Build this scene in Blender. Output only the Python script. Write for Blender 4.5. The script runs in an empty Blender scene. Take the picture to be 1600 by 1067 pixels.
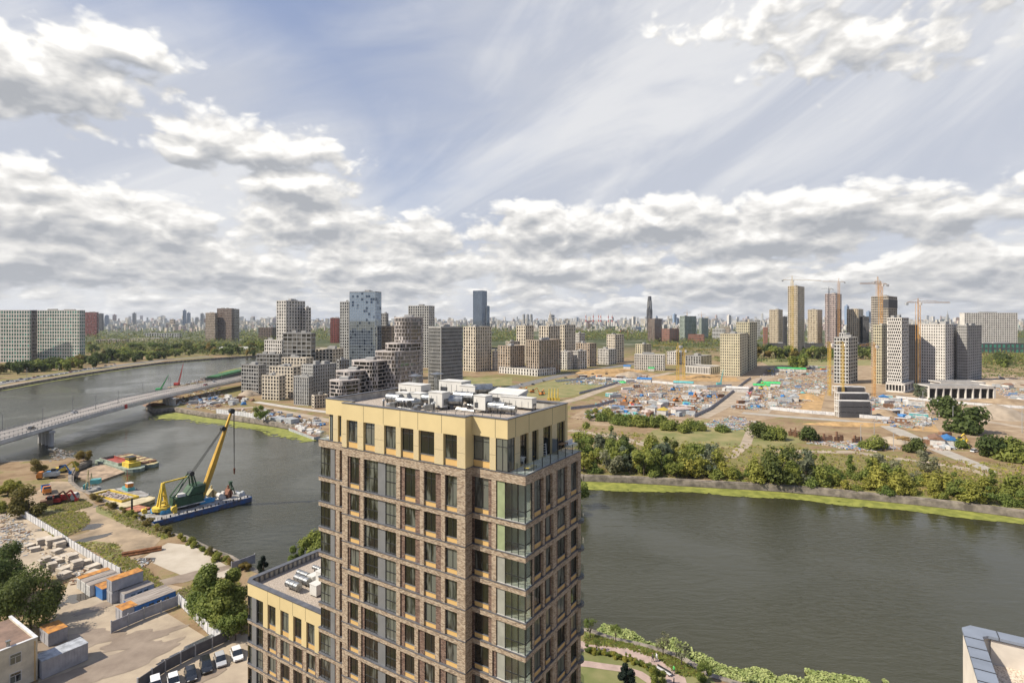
import bpy, math, random
from mathutils import Vector, Matrix
from math import radians, sin, cos, tan, atan2, pi, sqrt, hypot
SC = bpy.context.scene
COL = SC.collection
F = 870.0; HY = 500.0; HC = 63.0          # focal length in photo pixels, horizon row, eye height in metres
# ---------------------------------------------------------------- camera
cam = bpy.data.cameras.new('camera'); co = bpy.data.objects.new('camera', cam); COL.objects.link(co)
co.location = (0, 0, HC); co.rotation_euler = (radians(90), 0, 0)
cam.sensor_width = 36; cam.lens = 36 * F / 1600; cam.shift_y = -33.5 / 1600
cam.clip_start = 0.5; cam.clip_end = 60000
SC.camera = co
# ---------------------------------------------------------------- light
SUN_EL = radians(45); SUN_DIR = Vector((-0.964, -0.265, 0)).normalized()   # horizontal direction towards the sun
sun = bpy.data.lights.new('sun', 'SUN'); so = bpy.data.objects.new('sun', sun); COL.objects.link(so)
sun.energy = 5.0; sun.angle = radians(0.53); sun.color = (1.0, 0.905, 0.765)
tosun = Vector((SUN_DIR.x * cos(SUN_EL), SUN_DIR.y * cos(SUN_EL), sin(SUN_EL)))
so.rotation_euler = tosun.to_track_quat('Z', 'Y').to_euler(); so.location = (-200, -60, 300)
SC.view_settings.view_transform = 'Standard'; SC.view_settings.look = 'None'
SC.view_settings.exposure = 0.40; SC.view_settings.gamma = 1.0; SC.view_settings.use_curve_mapping = False
SC.cycles.use_denoising = True
SC.cycles.max_bounces = 6; SC.cycles.diffuse_bounces = 2; SC.cycles.glossy_bounces = 3
SC.cycles.transparent_max_bounces = 8; SC.cycles.volume_bounces = 0
# ---------------------------------------------------------------- sky: Nishita air with clouds laid out by azimuth and elevation
W = bpy.data.worlds.new("World"); SC.world = W; W.use_nodes = True
class NT:
    def __init__(s, tree): s.t = tree; s.n = tree.nodes; s.l = tree.links
    def put(s, sock, v):
        if isinstance(v, bpy.types.NodeSocket): s.l.new(v, sock)
        elif v is not None: sock.default_value = v
    def m(s, op, a, b=None, c=None, clamp=False):
        n = s.n.new('ShaderNodeMath'); n.operation = op; n.use_clamp = clamp
        for i, v in enumerate((a, b, c)): s.put(n.inputs[i], v)
        return n.outputs[0]
    def vm(s, op, a, b=None):
        n = s.n.new('ShaderNodeVectorMath'); n.operation = op
        s.put(n.inputs[0], a); s.put(n.inputs[1], b)
        return n.outputs['Value'] if op in ('LENGTH', 'DOT_PRODUCT', 'DISTANCE') else n.outputs[0]
    def noise(s, vec, scale, detail=4, rough=.55, dist=0, dim='3D'):
        n = s.n.new('ShaderNodeTexNoise'); n.noise_dimensions = dim
        if vec is not None: s.l.new(vec, n.inputs['Vector'])
        n.inputs['Scale'].default_value = scale; n.inputs['Detail'].default_value = detail
        n.inputs['Roughness'].default_value = rough; n.inputs['Distortion'].default_value = dist
        return n.outputs['Fac']
    def ramp(s, fac, stops, interp='LINEAR'):
        n = s.n.new('ShaderNodeValToRGB'); s.put(n.inputs[0], fac); e = n.color_ramp; e.interpolation = interp
        while len(e.elements) < len(stops): e.elements.new(1)
        for i, (p, c) in enumerate(stops):
            e.elements[i].position = p; e.elements[i].color = (c[0], c[1], c[2], 1) if hasattr(c, '__len__') else (c, c, c, 1)
        return n.outputs[0]
    def mix(s, f, a, b, bt='MIX'):
        n = s.n.new('ShaderNodeMix'); n.data_type = 'RGBA'; n.blend_type = bt
        s.put(n.inputs[0], f)
        for i, v in ((6, a), (7, b)):
            if not isinstance(v, bpy.types.NodeSocket): v = (v[0], v[1], v[2], 1) if hasattr(v, '__len__') else (v, v, v, 1)
            s.put(n.inputs[i], v)
        return n.outputs[2]
    def sstep(s, x, lo, hi):
        n = s.n.new('ShaderNodeMapRange'); n.interpolation_type = 'SMOOTHSTEP'
        s.put(n.inputs[0], x); n.inputs[1].default_value = lo; n.inputs[2].default_value = hi
        return n.outputs[0]
    def comb(s, x, y, z=0.0):
        n = s.n.new('ShaderNodeCombineXYZ')
        for i, v in enumerate((x, y, z)): s.put(n.inputs[i], v)
        return n.outputs[0]
    def sep(s, v):
        n = s.n.new('ShaderNodeSeparateXYZ'); s.l.new(v, n.inputs[0]); return n.outputs
def sky():
    t = NT(W.node_tree); t.n.clear()
    out = t.n.new('ShaderNodeOutputWorld'); bg = t.n.new('ShaderNodeBackground'); t.l.new(bg.outputs[0], out.inputs[0])
    sk = t.n.new('ShaderNodeTexSky'); sk.sky_type = 'NISHITA'; sk.sun_disc = False
    sk.sun_elevation = SUN_EL; sk.sun_rotation = atan2(SUN_DIR.x, SUN_DIR.y); sk.altitude = 150
    sk.air_density = 1.0; sk.dust_density = 1.2; sk.ozone_density = 1.5
    tc = t.n.new('ShaderNodeTexCoord').outputs['Generated']
    o = t.sep(tc)
    az = t.m('ARCTAN2', o[0], o[1])
    r = t.m('SQRT', t.m('ADD', t.m('MULTIPLY', o[0], o[0]), t.m('MULTIPLY', o[1], o[1])))
    v = t.m('DIVIDE', o[2], t.m('MAXIMUM', r, .02))
    v = t.m('MINIMUM', t.m('MAXIMUM', v, 0.0), 6)
    P = t.comb(az, v)
    def sky_at(px, py):
        a = math.atan((px - 800) / F); return a, (HY - py) / F * cos(a)
    # cumulus blobs: photo column, row, half width, half height, weight
    B = [(60, 110, 150, 62, 1.0), (205, 78, 75, 33, .9), (400, 232, 140, 40, 1.0), (295, 235, 45, 22, .8), (455, 290, 95, 40, .95), (500, 350, 135, 42, .9),
         (655, 372, 75, 38, .95), (600, 425, 210, 55, .9), (60, 335, 140, 62, 1.05), (235, 365, 125, 55, 1.0), (30, 400, 260, 55, 1.0), (360, 425, 190, 50, .9),
         (828, 330, 62, 27, .85), (900, 362, 170, 45, .95), (1060, 350, 150, 48, .9), (1290, 325, 140, 36, .95), (1190, 375, 230, 34, .9), (1490, 330, 170, 38, .75),
         (860, 425, 200, 50, .85), (1180, 440, 260, 42, .9), (1500, 425, 200, 45, .75), (1200, 20, 120, 45, .5), (1390, 50, 170, 60, .5)]
    g = bpy.data.node_groups.new('cloud_field', 'ShaderNodeTree')
    g.interface.new_socket('V', in_out='INPUT', socket_type='NodeSocketVector')
    g.interface.new_socket('D', in_out='OUTPUT', socket_type='NodeSocketFloat')
    q = NT(g); gi = q.n.new('NodeGroupInput'); go = q.n.new('NodeGroupOutput')
    p = gi.outputs[0]; s = q.sep(p)
    # cloud size shrinks towards the horizon
    lv = q.m('ADD', q.m('MULTIPLY', s[1], 2.7), q.m('MULTIPLY', q.m('LOGARITHM', q.m('ADD', s[1], .06), 2.718), .36))
    pv = q.comb(q.m('MULTIPLY', s[0], 2.5), lv)
    n1 = q.noise(pv, 2.6, 9, .58, .15)
    vo = q.n.new('ShaderNodeTexVoronoi'); vo.voronoi_dimensions = '2D'; vo.feature = 'SMOOTH_F1'; vo.inputs['Scale'].default_value = 6.5
    vo.inputs['Detail'].default_value = 2.5; vo.inputs['Roughness'].default_value = .55; vo.inputs['Smoothness'].default_value = .35; vo.normalize = True
    q.l.new(q.vm('ADD', pv, q.vm('MULTIPLY', q.comb(q.noise(pv, 5, 2), q.noise(q.vm('ADD', pv, (7, 3, 1)), 5, 2)), (.16, .16, 0))), vo.inputs['Vector'])
    n2 = q.m('SUBTRACT', .85, vo.outputs['Distance'])
    f = None
    for (x, y, w, h, k) in B:
        a, vv = sky_at(x, y)
        d = q.vm('LENGTH', q.vm('MULTIPLY', q.vm('SUBTRACT', p, (a, vv, 0)), (F / w * 1.0, F / h * 1.0, 0)))
        e = q.m('MULTIPLY', q.m('SUBTRACT', 1.0, d), k)
        f = e if f is None else q.m('SMOOTH_MAX', f, e, .25)
    base = q.m('MULTIPLY_ADD', q.sstep(s[1], .24, .03), 2.2, -1.9)           # a general low deck near the horizon
    f = q.m('MAXIMUM', f, q.m('SUBTRACT', base, .08))
    f = q.m('MAXIMUM', f, -1.9)
    f = q.m('ADD', f, q.m('MULTIPLY', q.m('SUBTRACT', n1, .5), 1.7))
    f = q.m('ADD', f, q.m('MULTIPLY', q.m('SUBTRACT', n2, .5), 1.35))
    q.l.new(f, go.inputs[0])
    def field(vec):
        n = t.n.new('ShaderNodeGroup'); n.node_tree = g; t.l.new(vec, n.inputs[0]); return n.outputs[0]
    D = field(P)
    off = t.comb(-.006, t.m('ADD', .007, t.m('MULTIPLY', v, .06)), 0)
    D2 = field(t.vm('ADD', P, off))
    dens = t.sstep(D, .02, .34)
    thick = t.sstep(D, .1, 1.1)
    em = t.m('ADD', .62, t.m('MULTIPLY', t.m('SUBTRACT', D, D2), 1.35))
    em = t.m('SUBTRACT', em, t.m('MULTIPLY', thick, .36))
    em = t.m('MINIMUM', t.m('MAXIMUM', em, 0), 1)
    ccol = t.ramp(em, [(0, (.44, .455, .485)), (.28, (.57, .575, .59)), (.55, (.72, .71, .695)), (.8, (.90, .88, .85)), (1, (1.06, 1.04, 1.0))])
    # veil of high thin cloud
    ca, cv = sky_at(1420, 210)
    rot = t.vm('MULTIPLY', P, (1.0, 1.9, 1)); 
    nv = t.noise(t.vm('ADD', t.vm('MULTIPLY', P, (1.4, 2.6, 1)), t.comb(t.m('MULTIPLY', v, -1.2), 0, 0)), 2.2, 6, .55, .6)
    l = t.vm('LENGTH', t.vm('MULTIPLY', t.vm('SUBTRACT', P, (ca, cv, 0)), (1.45, 2.0, 0)))
    a3, v3 = sky_at(150, 240)
    l2 = t.vm('LENGTH', t.vm('MULTIPLY', t.vm('SUBTRACT', P, (a3, v3, 0)), (2.2, 4.2, 0)))
    ve = t.m('MAXIMUM', t.m('SUBTRACT', 1.45, l), t.m('SUBTRACT', 1.2, l2))
    veil = t.sstep(t.m('ADD', ve, t.m('MULTIPLY', t.m('SUBTRACT', nv, .5), 1.3)), -.35, .75)
    veil = t.m('ADD', t.m('MULTIPLY', veil, 1.0), t.sstep(v, .22, 0) , clamp=True)
    lum = t.vm('MULTIPLY', sk.outputs[0], (.10, .10, .105))
    skyc = t.mix(.5, lum, (.44, .52, .76))                          # summer haze in the upper air
    skyc = t.mix(t.m('MULTIPLY', veil, .85), skyc, t.mix(t.sstep(t.noise(t.vm('ADD', t.vm('MULTIPLY', P, (1.2, 3.0, 1)), t.comb(0, t.m('MULTIPLY', az, -1.6), 3)), 1.5, 6, .6, .8), .36, .62), (.60, .625, .69), (.86, .855, .85)))
    fin = t.mix(dens, skyc, ccol)
    # below the horizon: plain haze
    t.l.new(fin, bg.inputs[0]); bg.inputs[1].default_value = 0.77
    W.cycles.sampling_method = 'MANUAL'; W.cycles.sample_map_resolution = 512
sky()
# ---------------------------------------------------------------- kit
RND = random.Random(7)
def at(px, py, z=0.0):
    "the point at height z that the photograph shows at this column and row"
    Y = (HC - z) / (py - HY) * F
    return Vector(((px - 800) / F * Y, Y, z))
def zat(Y, py): return HC - (py - HY) / F * Y
def tag(o, label=None, cat=None, group=None, kind=None):
    if label: o['label'] = label
    if cat: o['category'] = cat
    if group: o['group'] = group
    if kind: o['kind'] = kind
    return o
def empty(name, loc=(0, 0, 0), rz=0, label=None, cat=None, group=None):
    o = bpy.data.objects.new(name, None); COL.objects.link(o); o.empty_display_size = .5
    o.location = loc; o.rotation_euler = (0, 0, rz)
    return tag(o, label, cat, group)
class MB:
    def __init__(s): s.v = []; s.f = []; s.mi = []; s.T = None; s.ch = []
    def add(s, vs, fs, mi=0):
        b = len(s.v); s.ch.append((b, len(s.f)))
        s.v += [tuple(s.T @ Vector(p)) for p in vs] if s.T is not None else [tuple(p) for p in vs]
        s.f += [tuple(b + i for i in f) for f in fs]; s.mi += [mi] * len(fs); return s
    def box(s, x0, x1, y0, y1, z0, z1, mi=0):
        return s.add([(x0, y0, z0), (x1, y0, z0), (x1, y1, z0), (x0, y1, z0), (x0, y0, z1), (x1, y0, z1), (x1, y1, z1), (x0, y1, z1)],
                     [(0, 3, 2, 1), (4, 5, 6, 7), (0, 1, 5, 4), (1, 2, 6, 5), (2, 3, 7, 6), (3, 0, 4, 7)], mi)
    def cbox(s, c, d, rz=0, mi=0):
        a, b = cos(rz), sin(rz); hx, hy, hz = d[0] / 2, d[1] / 2, d[2] / 2
        vs = [(c[0] + x * a - y * b, c[1] + x * b + y * a, c[2] + z) for z in (-hz, hz) for x, y in ((-hx, -hy), (hx, -hy), (hx, hy), (-hx, hy))]
        return s.add(vs, [(0, 3, 2, 1), (4, 5, 6, 7), (0, 1, 5, 4), (1, 2, 6, 5), (2, 3, 7, 6), (3, 0, 4, 7)], mi)
    def prism(s, poly, z0, z1, mi=0, top=None):
        n = len(poly)
        if sum(poly[i][0] * poly[(i + 1) % n][1] - poly[(i + 1) % n][0] * poly[i][1] for i in range(n)) < 0: poly = poly[::-1]
        top = top if top is not None else mi
        s.add([(p[0], p[1], z0) for p in poly] + [(p[0], p[1], z1) for p in poly], [tuple(range(n - 1, -1, -1))] + [(i, (i + 1) % n, n + (i + 1) % n, n + i) for i in range(n)], mi)
        return s.add([(p[0], p[1], z1) for p in poly], [tuple(range(n))], top)
    def tube(s, a, b, r0, r1=None, n=8, mi=0, cap=True):
        r1 = r0 if r1 is None else r1
        a = Vector(a); b = Vector(b); d = (b - a).normalized()
        u = d.cross(Vector((0, 0, 1)) if abs(d.z) < .95 else Vector((1, 0, 0))).normalized(); w = d.cross(u)
        vs = [a + (u * cos(2 * pi * i / n) + w * sin(2 * pi * i / n)) * r0 for i in range(n)] + [b + (u * cos(2 * pi * i / n) + w * sin(2 * pi * i / n)) * r1 for i in range(n)]
        fs = [(i, (i + 1) % n, n + (i + 1) % n, n + i) for i in range(n)]
        if cap: fs += [tuple(range(n - 1, -1, -1)), tuple(range(n, 2 * n))]
        return s.add(vs, fs, mi)
    def beam(s, a, b, w, h=None, mi=0):
        h = w if h is None else h
        a = Vector(a); b = Vector(b); d = (b - a).normalized()
        u = d.cross(Vector((0, 0, 1)) if abs(d.z) < .98 else Vector((0, 1, 0))).normalized() * w / 2; k = d.cross(u).normalized() * h / 2
        vs = [p + x * u + y * k for p in (a, b) for x, y in ((-1, -1), (1, -1), (1, 1), (-1, 1))]
        return s.add(vs, [(0, 3, 2, 1), (4, 5, 6, 7), (0, 1, 5, 4), (1, 2, 6, 5), (2, 3, 7, 6), (3, 0, 4, 7)], mi)
    def ball(s, c, r, rz=None, n=8, m=5, mi=0, jit=0, rnd=RND):
        rz = r if rz is None else rz
        vs = [(c[0], c[1], c[2] - rz)]
        for j in range(1, m):
            for i in range(n):
                k = 1 + rnd.uniform(-jit, jit); ph = pi * j / m
                vs.append((c[0] + r * k * sin(ph) * cos(2 * pi * i / n), c[1] + r * k * sin(ph) * sin(2 * pi * i / n), c[2] - rz * k * cos(ph)))
        vs.append((c[0], c[1], c[2] + rz)); L = len(vs) - 1
        fs = [(0, 1 + (i + 1) % n, 1 + i) for i in range(n)]
        for j in range(m - 2):
            for i in range(n): fs.append((1 + j * n + i, 1 + j * n + (i + 1) % n, 1 + (j + 1) * n + (i + 1) % n, 1 + (j + 1) * n + i))
        fs += [(L, 1 + (m - 2) * n + i, 1 + (m - 2) * n + (i + 1) % n) for i in range(n)]
        return s.add(vs, fs, mi)
    def mesh(s, name, mats):
        me = bpy.data.meshes.new(name); me.from_pydata(s.v, [], s.f)
        for m in (mats if isinstance(mats, (list, tuple)) else [mats]): me.materials.append(m)
        me.polygons.foreach_set('material_index', s.mi); me.update(); return me
    def explode(s, name, mats, parent):
        "each shape added becomes a part of its own"
        n = len(s.ch)
        if n > 100: return tag(s.build(name, mats, parent), kind='stuff')
        for i, (v0, f0) in enumerate(s.ch):
            v1, f1 = s.ch[i + 1] if i + 1 < n else (len(s.v), len(s.f))
            q = MB(); q.v = s.v[v0:v1]; q.f = [tuple(k - v0 for k in f) for f in s.f[f0:f1]]; q.mi = s.mi[f0:f1]; q.build(name, mats, parent)
    def build(s, name, mats, parent=None, loc=None, rz=0, smooth=False):
        me = s.mesh(name, mats)
        if smooth: me.shade_smooth()
        return link(name, me, parent, loc, rz)
def link(name, me, parent=None, loc=None, rz=0):
    o = bpy.data.objects.new(name, me); COL.objects.link(o)
    if parent is not None: o.parent = parent
    if loc is not None: o.location = loc
    if rz: o.rotation_euler = (0, 0, rz)
    return o
KIDS = {}
def copy_tree(o, loc=None, rz=None, parent=None, label=None, scale=None):
    c = o.copy(); COL.objects.link(c)
    if parent is not None: c.parent = parent
    if loc is not None: c.location = loc
    if rz is not None: c.rotation_euler = (0, 0, rz)
    if scale is not None: c.scale = scale if hasattr(scale, '__len__') else (scale,) * 3
    if label: c['label'] = label
    if o not in KIDS: KIDS[o] = [k for k in COL.objects if k.parent == o]
    for k in KIDS[o]: copy_tree(k, parent=c)
    return c
# ---------------------------------------------------------------- materials
MATS = {}
def mat(name, col=(.5, .5, .5), rough=.7, var=.12, scale=1.0, metal=0, col2=None, detail=4, bump=0, spec=.5, bscale=None, inst=0, stretch=None, coord='Object', ramp=(.35, .65), emit=None):
    if name in MATS: return MATS[name]
    m = bpy.data.materials.new(name); m.use_nodes = True; MATS[name] = m
    t = NT(m.node_tree); b = t.n['Principled BSDF']
    tc = t.n.new('ShaderNodeTexCoord').outputs[coord]
    if stretch: tc = t.vm('MULTIPLY', tc, stretch)
    n = t.noise(tc, scale, detail, .6)
    c2 = col2 if col2 else tuple(c * (1 - 2.2 * var) for c in col); c1 = col if col2 else tuple(min(1, c * (1 + var)) for c in col)
    c = t.ramp(n, [(ramp[0], c2), (ramp[1], c1)])
    if inst:
        oi = t.n.new('ShaderNodeObjectInfo'); k = t.m('MULTIPLY_ADD', oi.outputs['Random'], 2 * inst, 1 - inst)
        c = t.mix(1.0, c, t.comb(k, k, k), 'MULTIPLY')
    t.l.new(c, b.inputs['Base Color'])
    b.inputs['Roughness'].default_value = rough; b.inputs['Metallic'].default_value = metal; b.inputs['Specular IOR Level'].default_value = spec
    if bump:
        bn = t.n.new('ShaderNodeBump'); bn.inputs['Strength'].default_value = bump; bn.inputs['Distance'].default_value = .05
        t.l.new(t.noise(tc, bscale or scale * 4, 5, .6), bn.inputs['Height']); t.l.new(bn.outputs[0], b.inputs['Normal'])
    return m
def brick_mat(name, c1, c2, c3, mortar):
    m = bpy.data.materials.new(name); m.use_nodes = True; t = NT(m.node_tree); b = t.n['Principled BSDF']
    o = t.sep(t.n.new('ShaderNodeTexCoord').outputs['Object'])
    v = t.comb(t.m('ADD', o[0], o[1]), o[2], 0)
    bt = t.n.new('ShaderNodeTexBrick'); t.l.new(v, bt.inputs['Vector'])
    bt.inputs['Color1'].default_value = (0, 0, 0, 1); bt.inputs['Color2'].default_value = (1, 1, 1, 1); bt.inputs['Mortar'].default_value = (.5, .5, .5, 1)
    bt.inputs['Scale'].default_value = 1; bt.inputs['Mortar Size'].default_value = .008; bt.inputs['Brick Width'].default_value = .28; bt.inputs['Row Height'].default_value = .085
    r = t.ramp(bt.outputs['Color'], [(0, c1), (.3, c2), (.62, c3), (1, c1)])
    r = t.mix(bt.outputs['Fac'], r, mortar)
    n = t.noise(v, .35, 3, .6)
    r = t.mix(t.m('MULTIPLY', n, .35), r, tuple(x * .75 for x in c2))
    t.l.new(r, b.inputs['Base Color']); b.inputs['Roughness'].default_value = .85
    bn = t.n.new('ShaderNodeBump'); bn.inputs['Strength'].default_value = .4; bn.inputs['Distance'].default_value = .02; bn.invert = True
    t.l.new(bt.outputs['Fac'], bn.inputs['Height']); t.l.new(bn.outputs[0], b.inputs['Normal'])
    return m
def glass_mat(name, tint=(.03, .045, .04), tint2=(.16, .2, .18), rough=.05, metal=0.0, scale=.5, spec=.9, blinds=.3):
    "window pane seen from outside: dark room, some curtains, and a clear reflection"
    m = bpy.data.materials.new(name); m.use_nodes = True; t = NT(m.node_tree); b = t.n['Principled BSDF']
    tc = t.n.new('ShaderNodeTexCoord').outputs['Object']; oi = t.n.new('ShaderNodeObjectInfo')
    s = t.sep(tc); off = t.m('MULTIPLY', oi.outputs['Random'], 97.0)
    v = t.comb(t.m('ADD', s[0], off), t.m('ADD', s[1], off), t.m('MULTIPLY', s[2], .22))
    n = t.noise(v, scale, 3, .6)
    k = t.sstep(t.m('ADD', n, t.m('MULTIPLY', t.m('SUBTRACT', oi.outputs['Random'], .5), blinds)), .47, .62)
    c = t.mix(k, tint, tint2)
    t.l.new(c, b.inputs['Base Color']); b.inputs['Roughness'].default_value = rough; b.inputs['Metallic'].default_value = metal
    b.inputs['Specular IOR Level'].default_value = spec; b.inputs['IOR'].default_value = 1.55
    return m
# ---------------------------------------------------------------- trees: trunk, limbs and leaf clumps spread through the crown
def leaf_mat(name, c1, c2, inst=.25):
    m = bpy.data.materials.new(name); m.use_nodes = True; t = NT(m.node_tree); b = t.n['Principled BSDF']
    oi = t.n.new('ShaderNodeObjectInfo'); g = t.n.new('ShaderNodeNewGeometry')
    n = t.noise(t.n.new('ShaderNodeTexCoord').outputs['Object'], .45, 3, .6)
    f = t.m('ADD', t.m('MULTIPLY', g.outputs['Random Per Island'], .55), t.m('MULTIPLY', n, .6))
    c = t.ramp(f, [(.25, c1), (.8, c2)])
    k = t.m('MULTIPLY_ADD', oi.outputs['Random'], 2 * inst, 1 - inst)
    c = t.mix(1, c, t.comb(k, t.m('MULTIPLY_ADD', k, .6, .4), t.m('MULTIPLY_ADD', k, .5, .5)), 'MULTIPLY')
    t.l.new(c, b.inputs['Base Color']); b.inputs['Roughness'].default_value = .6; b.inputs['Specular IOR Level'].default_value = .25
    tr = t.n.new('ShaderNodeBsdfTranslucent'); t.l.new(c, tr.inputs[0])
    mx = t.n.new('ShaderNodeMixShader'); mx.inputs[0].default_value = .5
    t.l.new(b.outputs[0], mx.inputs[1]); t.l.new(tr.outputs[0], mx.inputs[2]); t.l.new(mx.outputs[0], t.n['Material Output'].inputs[0])
    return m
def crown_mesh(name, h, r, n, leaf, m, seed, shape='round', z0=.22):
    rnd = random.Random(seed); mb = MB()
    # lumps on limbs, then leaf clumps scattered over each lump's shell
    lumps = []
    for i in range(9 if n > 400 else 6):
        a = rnd.uniform(0, 2 * pi); k = rnd.random()
        if shape == 'cone': zz = z0 + (1 - z0) * k; rr = r * (1 - k) * .75; R = r * (.45 - .3 * k)
        elif shape == 'poplar': zz = z0 + (.95 - z0) * k; rr = r * .35 * sin(pi * (.15 + .8 * k)); R = r * (.75 - .45 * k)
        elif shape == 'bush': zz = .15 + .6 * k; rr = r * .6 * (1.1 - k); R = r * rnd.uniform(.35, .6)
        else: zz = z0 + .12 + (.78 - z0) * k; rr = r * .62 * sqrt(max(0, 1 - (2 * (zz - .6)) ** 2 * .8)); R = r * rnd.uniform(.3, .52)
        lumps.append((rr * cos(a), rr * sin(a), zz * h, R))
    for i in range(n):
        c = lumps[rnd.randrange(len(lumps))]
        d = Vector((rnd.gauss(0, 1), rnd.gauss(0, 1), rnd.gauss(0, .8))).normalized() * c[3] * (rnd.random() ** .3) * rnd.uniform(.85, 1.12)
        p = Vector(c[:3]) + d
        if p.z < .03 * h: p.z = rnd.uniform(.03, .2) * h
        nn = (d.normalized() + Vector((rnd.uniform(-.7, .7), rnd.uniform(-.7, .7), rnd.uniform(-.2, .9)))).normalized()
        u = nn.orthogonal().normalized(); u.rotate(Matrix.Rotation(rnd.uniform(0, 6.28), 3, nn)); w = nn.cross(u)
        s = leaf * rnd.uniform(.6, 1.4); q = rnd.uniform(.5, 1)
        mb.add([p - u * s, p - w * s * q + nn * s * .25, p + u * s, p + w * s * q + nn * s * .2], [(0, 1, 2), (0, 2, 3)])
    me = mb.mesh(name, m); return me, lumps
def trunk_mesh(name, h, r, lumps, m):
    mb = MB(); tr = max(.1, h * .022)
    mb.tube((0, 0, -.2), (0, 0, h * .45), tr, tr * .6, 6)
    for l in lumps[:6]: mb.tube((0, 0, h * .22), (l[0], l[1], l[2]), tr * .5, tr * .15, 4)
    return mb.mesh(name, m)
TREES = {}
def tree_kind(key, h, r, n, leaf, lm, shape='round', variants=3, z0=.22, seed=1):
    L = []
    for i in range(variants):
        cm, lumps = crown_mesh('crown', h, r, n, leaf, lm, seed * 31 + i, shape, z0)
        L.append((cm, trunk_mesh('trunk', h, r, lumps, MATS['bark'])))
    TREES[key] = (L, h, r)
def tree(key, x, y, h, label, cat='tree', name='tree', group=None, z=0, wide=None, rnd=RND):
    L, h0, r0 = TREES[key]; cm, tm = L[rnd.randrange(len(L))]
    s = h / h0; w = s * (wide if wide else rnd.uniform(.85, 1.15))
    e = empty(name, (x, y, z), rnd.uniform(0, 6.28), label, cat, group); e.scale = (w, w, s)
    link('trunk', tm, e); link('crown', cm, e)
    return e
mat('bark', (.09, .07, .05), .9, .3, 3)
LM = dict(dark=leaf_mat('leaf_dark', (.055, .08, .022), (.155, .19, .055)), green=leaf_mat('leaf_green', (.10, .14, .032), (.29, .33, .08)),
          yellow=leaf_mat('leaf_yellow', (.17, .18, .035), (.40, .40, .09)), grey=leaf_mat('leaf_grey', (.11, .125, .075), (.27, .29, .18)),
          autumn=leaf_mat('leaf_autumn', (.13, .11, .03), (.28, .22, .06)), straw=leaf_mat('leaf_straw', (.22, .19, .10), (.40, .35, .19)), spruce=leaf_mat('leaf_spruce', (.015, .028, .02), (.04, .06, .045)))
# ---------------------------------------------------------------- land and water
from mathutils import geometry as mgeo
def P2(px, py, z=0): v = at(px, py, z); return (v.x, v.y)
far_left = [(-600, -400), (-520, -100), (-490, 200), (-482, 420)] + [P2(*p) for p in ((0, 606), (60, 595), (126, 584), (192, 574), (253, 566), (329, 560), (400, 555.5), (470, 551))] + [(-330, 1240), (-120, 1330)]
tip = [(60, 1230)] + [(-150, 1150)] + [P2(*p) for p in ((470, 560), (420, 569), (374, 577), (329, 591), (278, 603), (235, 620), (229, 633), (240, 640), (273, 637), (324, 646), (350, 649), (423, 659), (461, 666), (492, 678))] + \
      [P2(*p) for p in ((912, 743), (1000, 746), (1100, 752), (1200, 757), (1276, 763), (1377, 773), (1503, 786), (1600, 799))] + [(260, 128), (420, 40), (700, -150), (900, -400)]
near = [(360, -400), (240, -60), (120, 50), (75, 82), (56, 93.5)] + [P2(*p) for p in ((1160, 1067), (1110, 1052), (1085, 1036), (1060, 1022), (1030, 1012), (1000, 1004), (960, 996), (920, 982))] + \
       [(-30, 122)] + [P2(*p) for p in ((400, 890), (380, 880), (359, 867), (326, 855), (288, 836), (265, 832), (248, 822), (215, 809), (197, 799), (152, 774), (126, 764), (112, 752), (112, 742), (119, 728), (142, 718), (106, 714), (81, 718), (30, 720), (0, 722))] + [(-260, 225), (-275, 100), (-300, -400)]
river = far_left + tip + near
S = 30000
outer = [(-S, -S), (S, -S), (S, S), (-S, S)]
def ground_mesh():
    pts = [Vector(p) for p in outer + river]; n = len(river)
    edges = [(i, (i + 1) % 4) for i in range(4)] + [(4 + i, 4 + (i + 1) % n) for i in range(n)]
    r = mgeo.delaunay_2d_cdt(pts, edges, [], 0, 1e-4)
    def inside(x, y):
        c = False
        for i in range(n):
            (x1, y1), (x2, y2) = river[i], river[(i + 1) % n]
            if (y1 > y) != (y2 > y) and x < (x2 - x1) * (y - y1) / (y2 - y1) + x1: c = not c
        return c
    mb = MB(); V = r[0]; vs = [(v.x, v.y, 0) for v in V]; fs = []
    for f in r[2]:
        cx = sum(V[i].x for i in f) / 3; cy = sum(V[i].y for i in f) / 3
        if not inside(cx, cy): fs.append(f)
    mb.add(vs, fs)
    return mb
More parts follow.
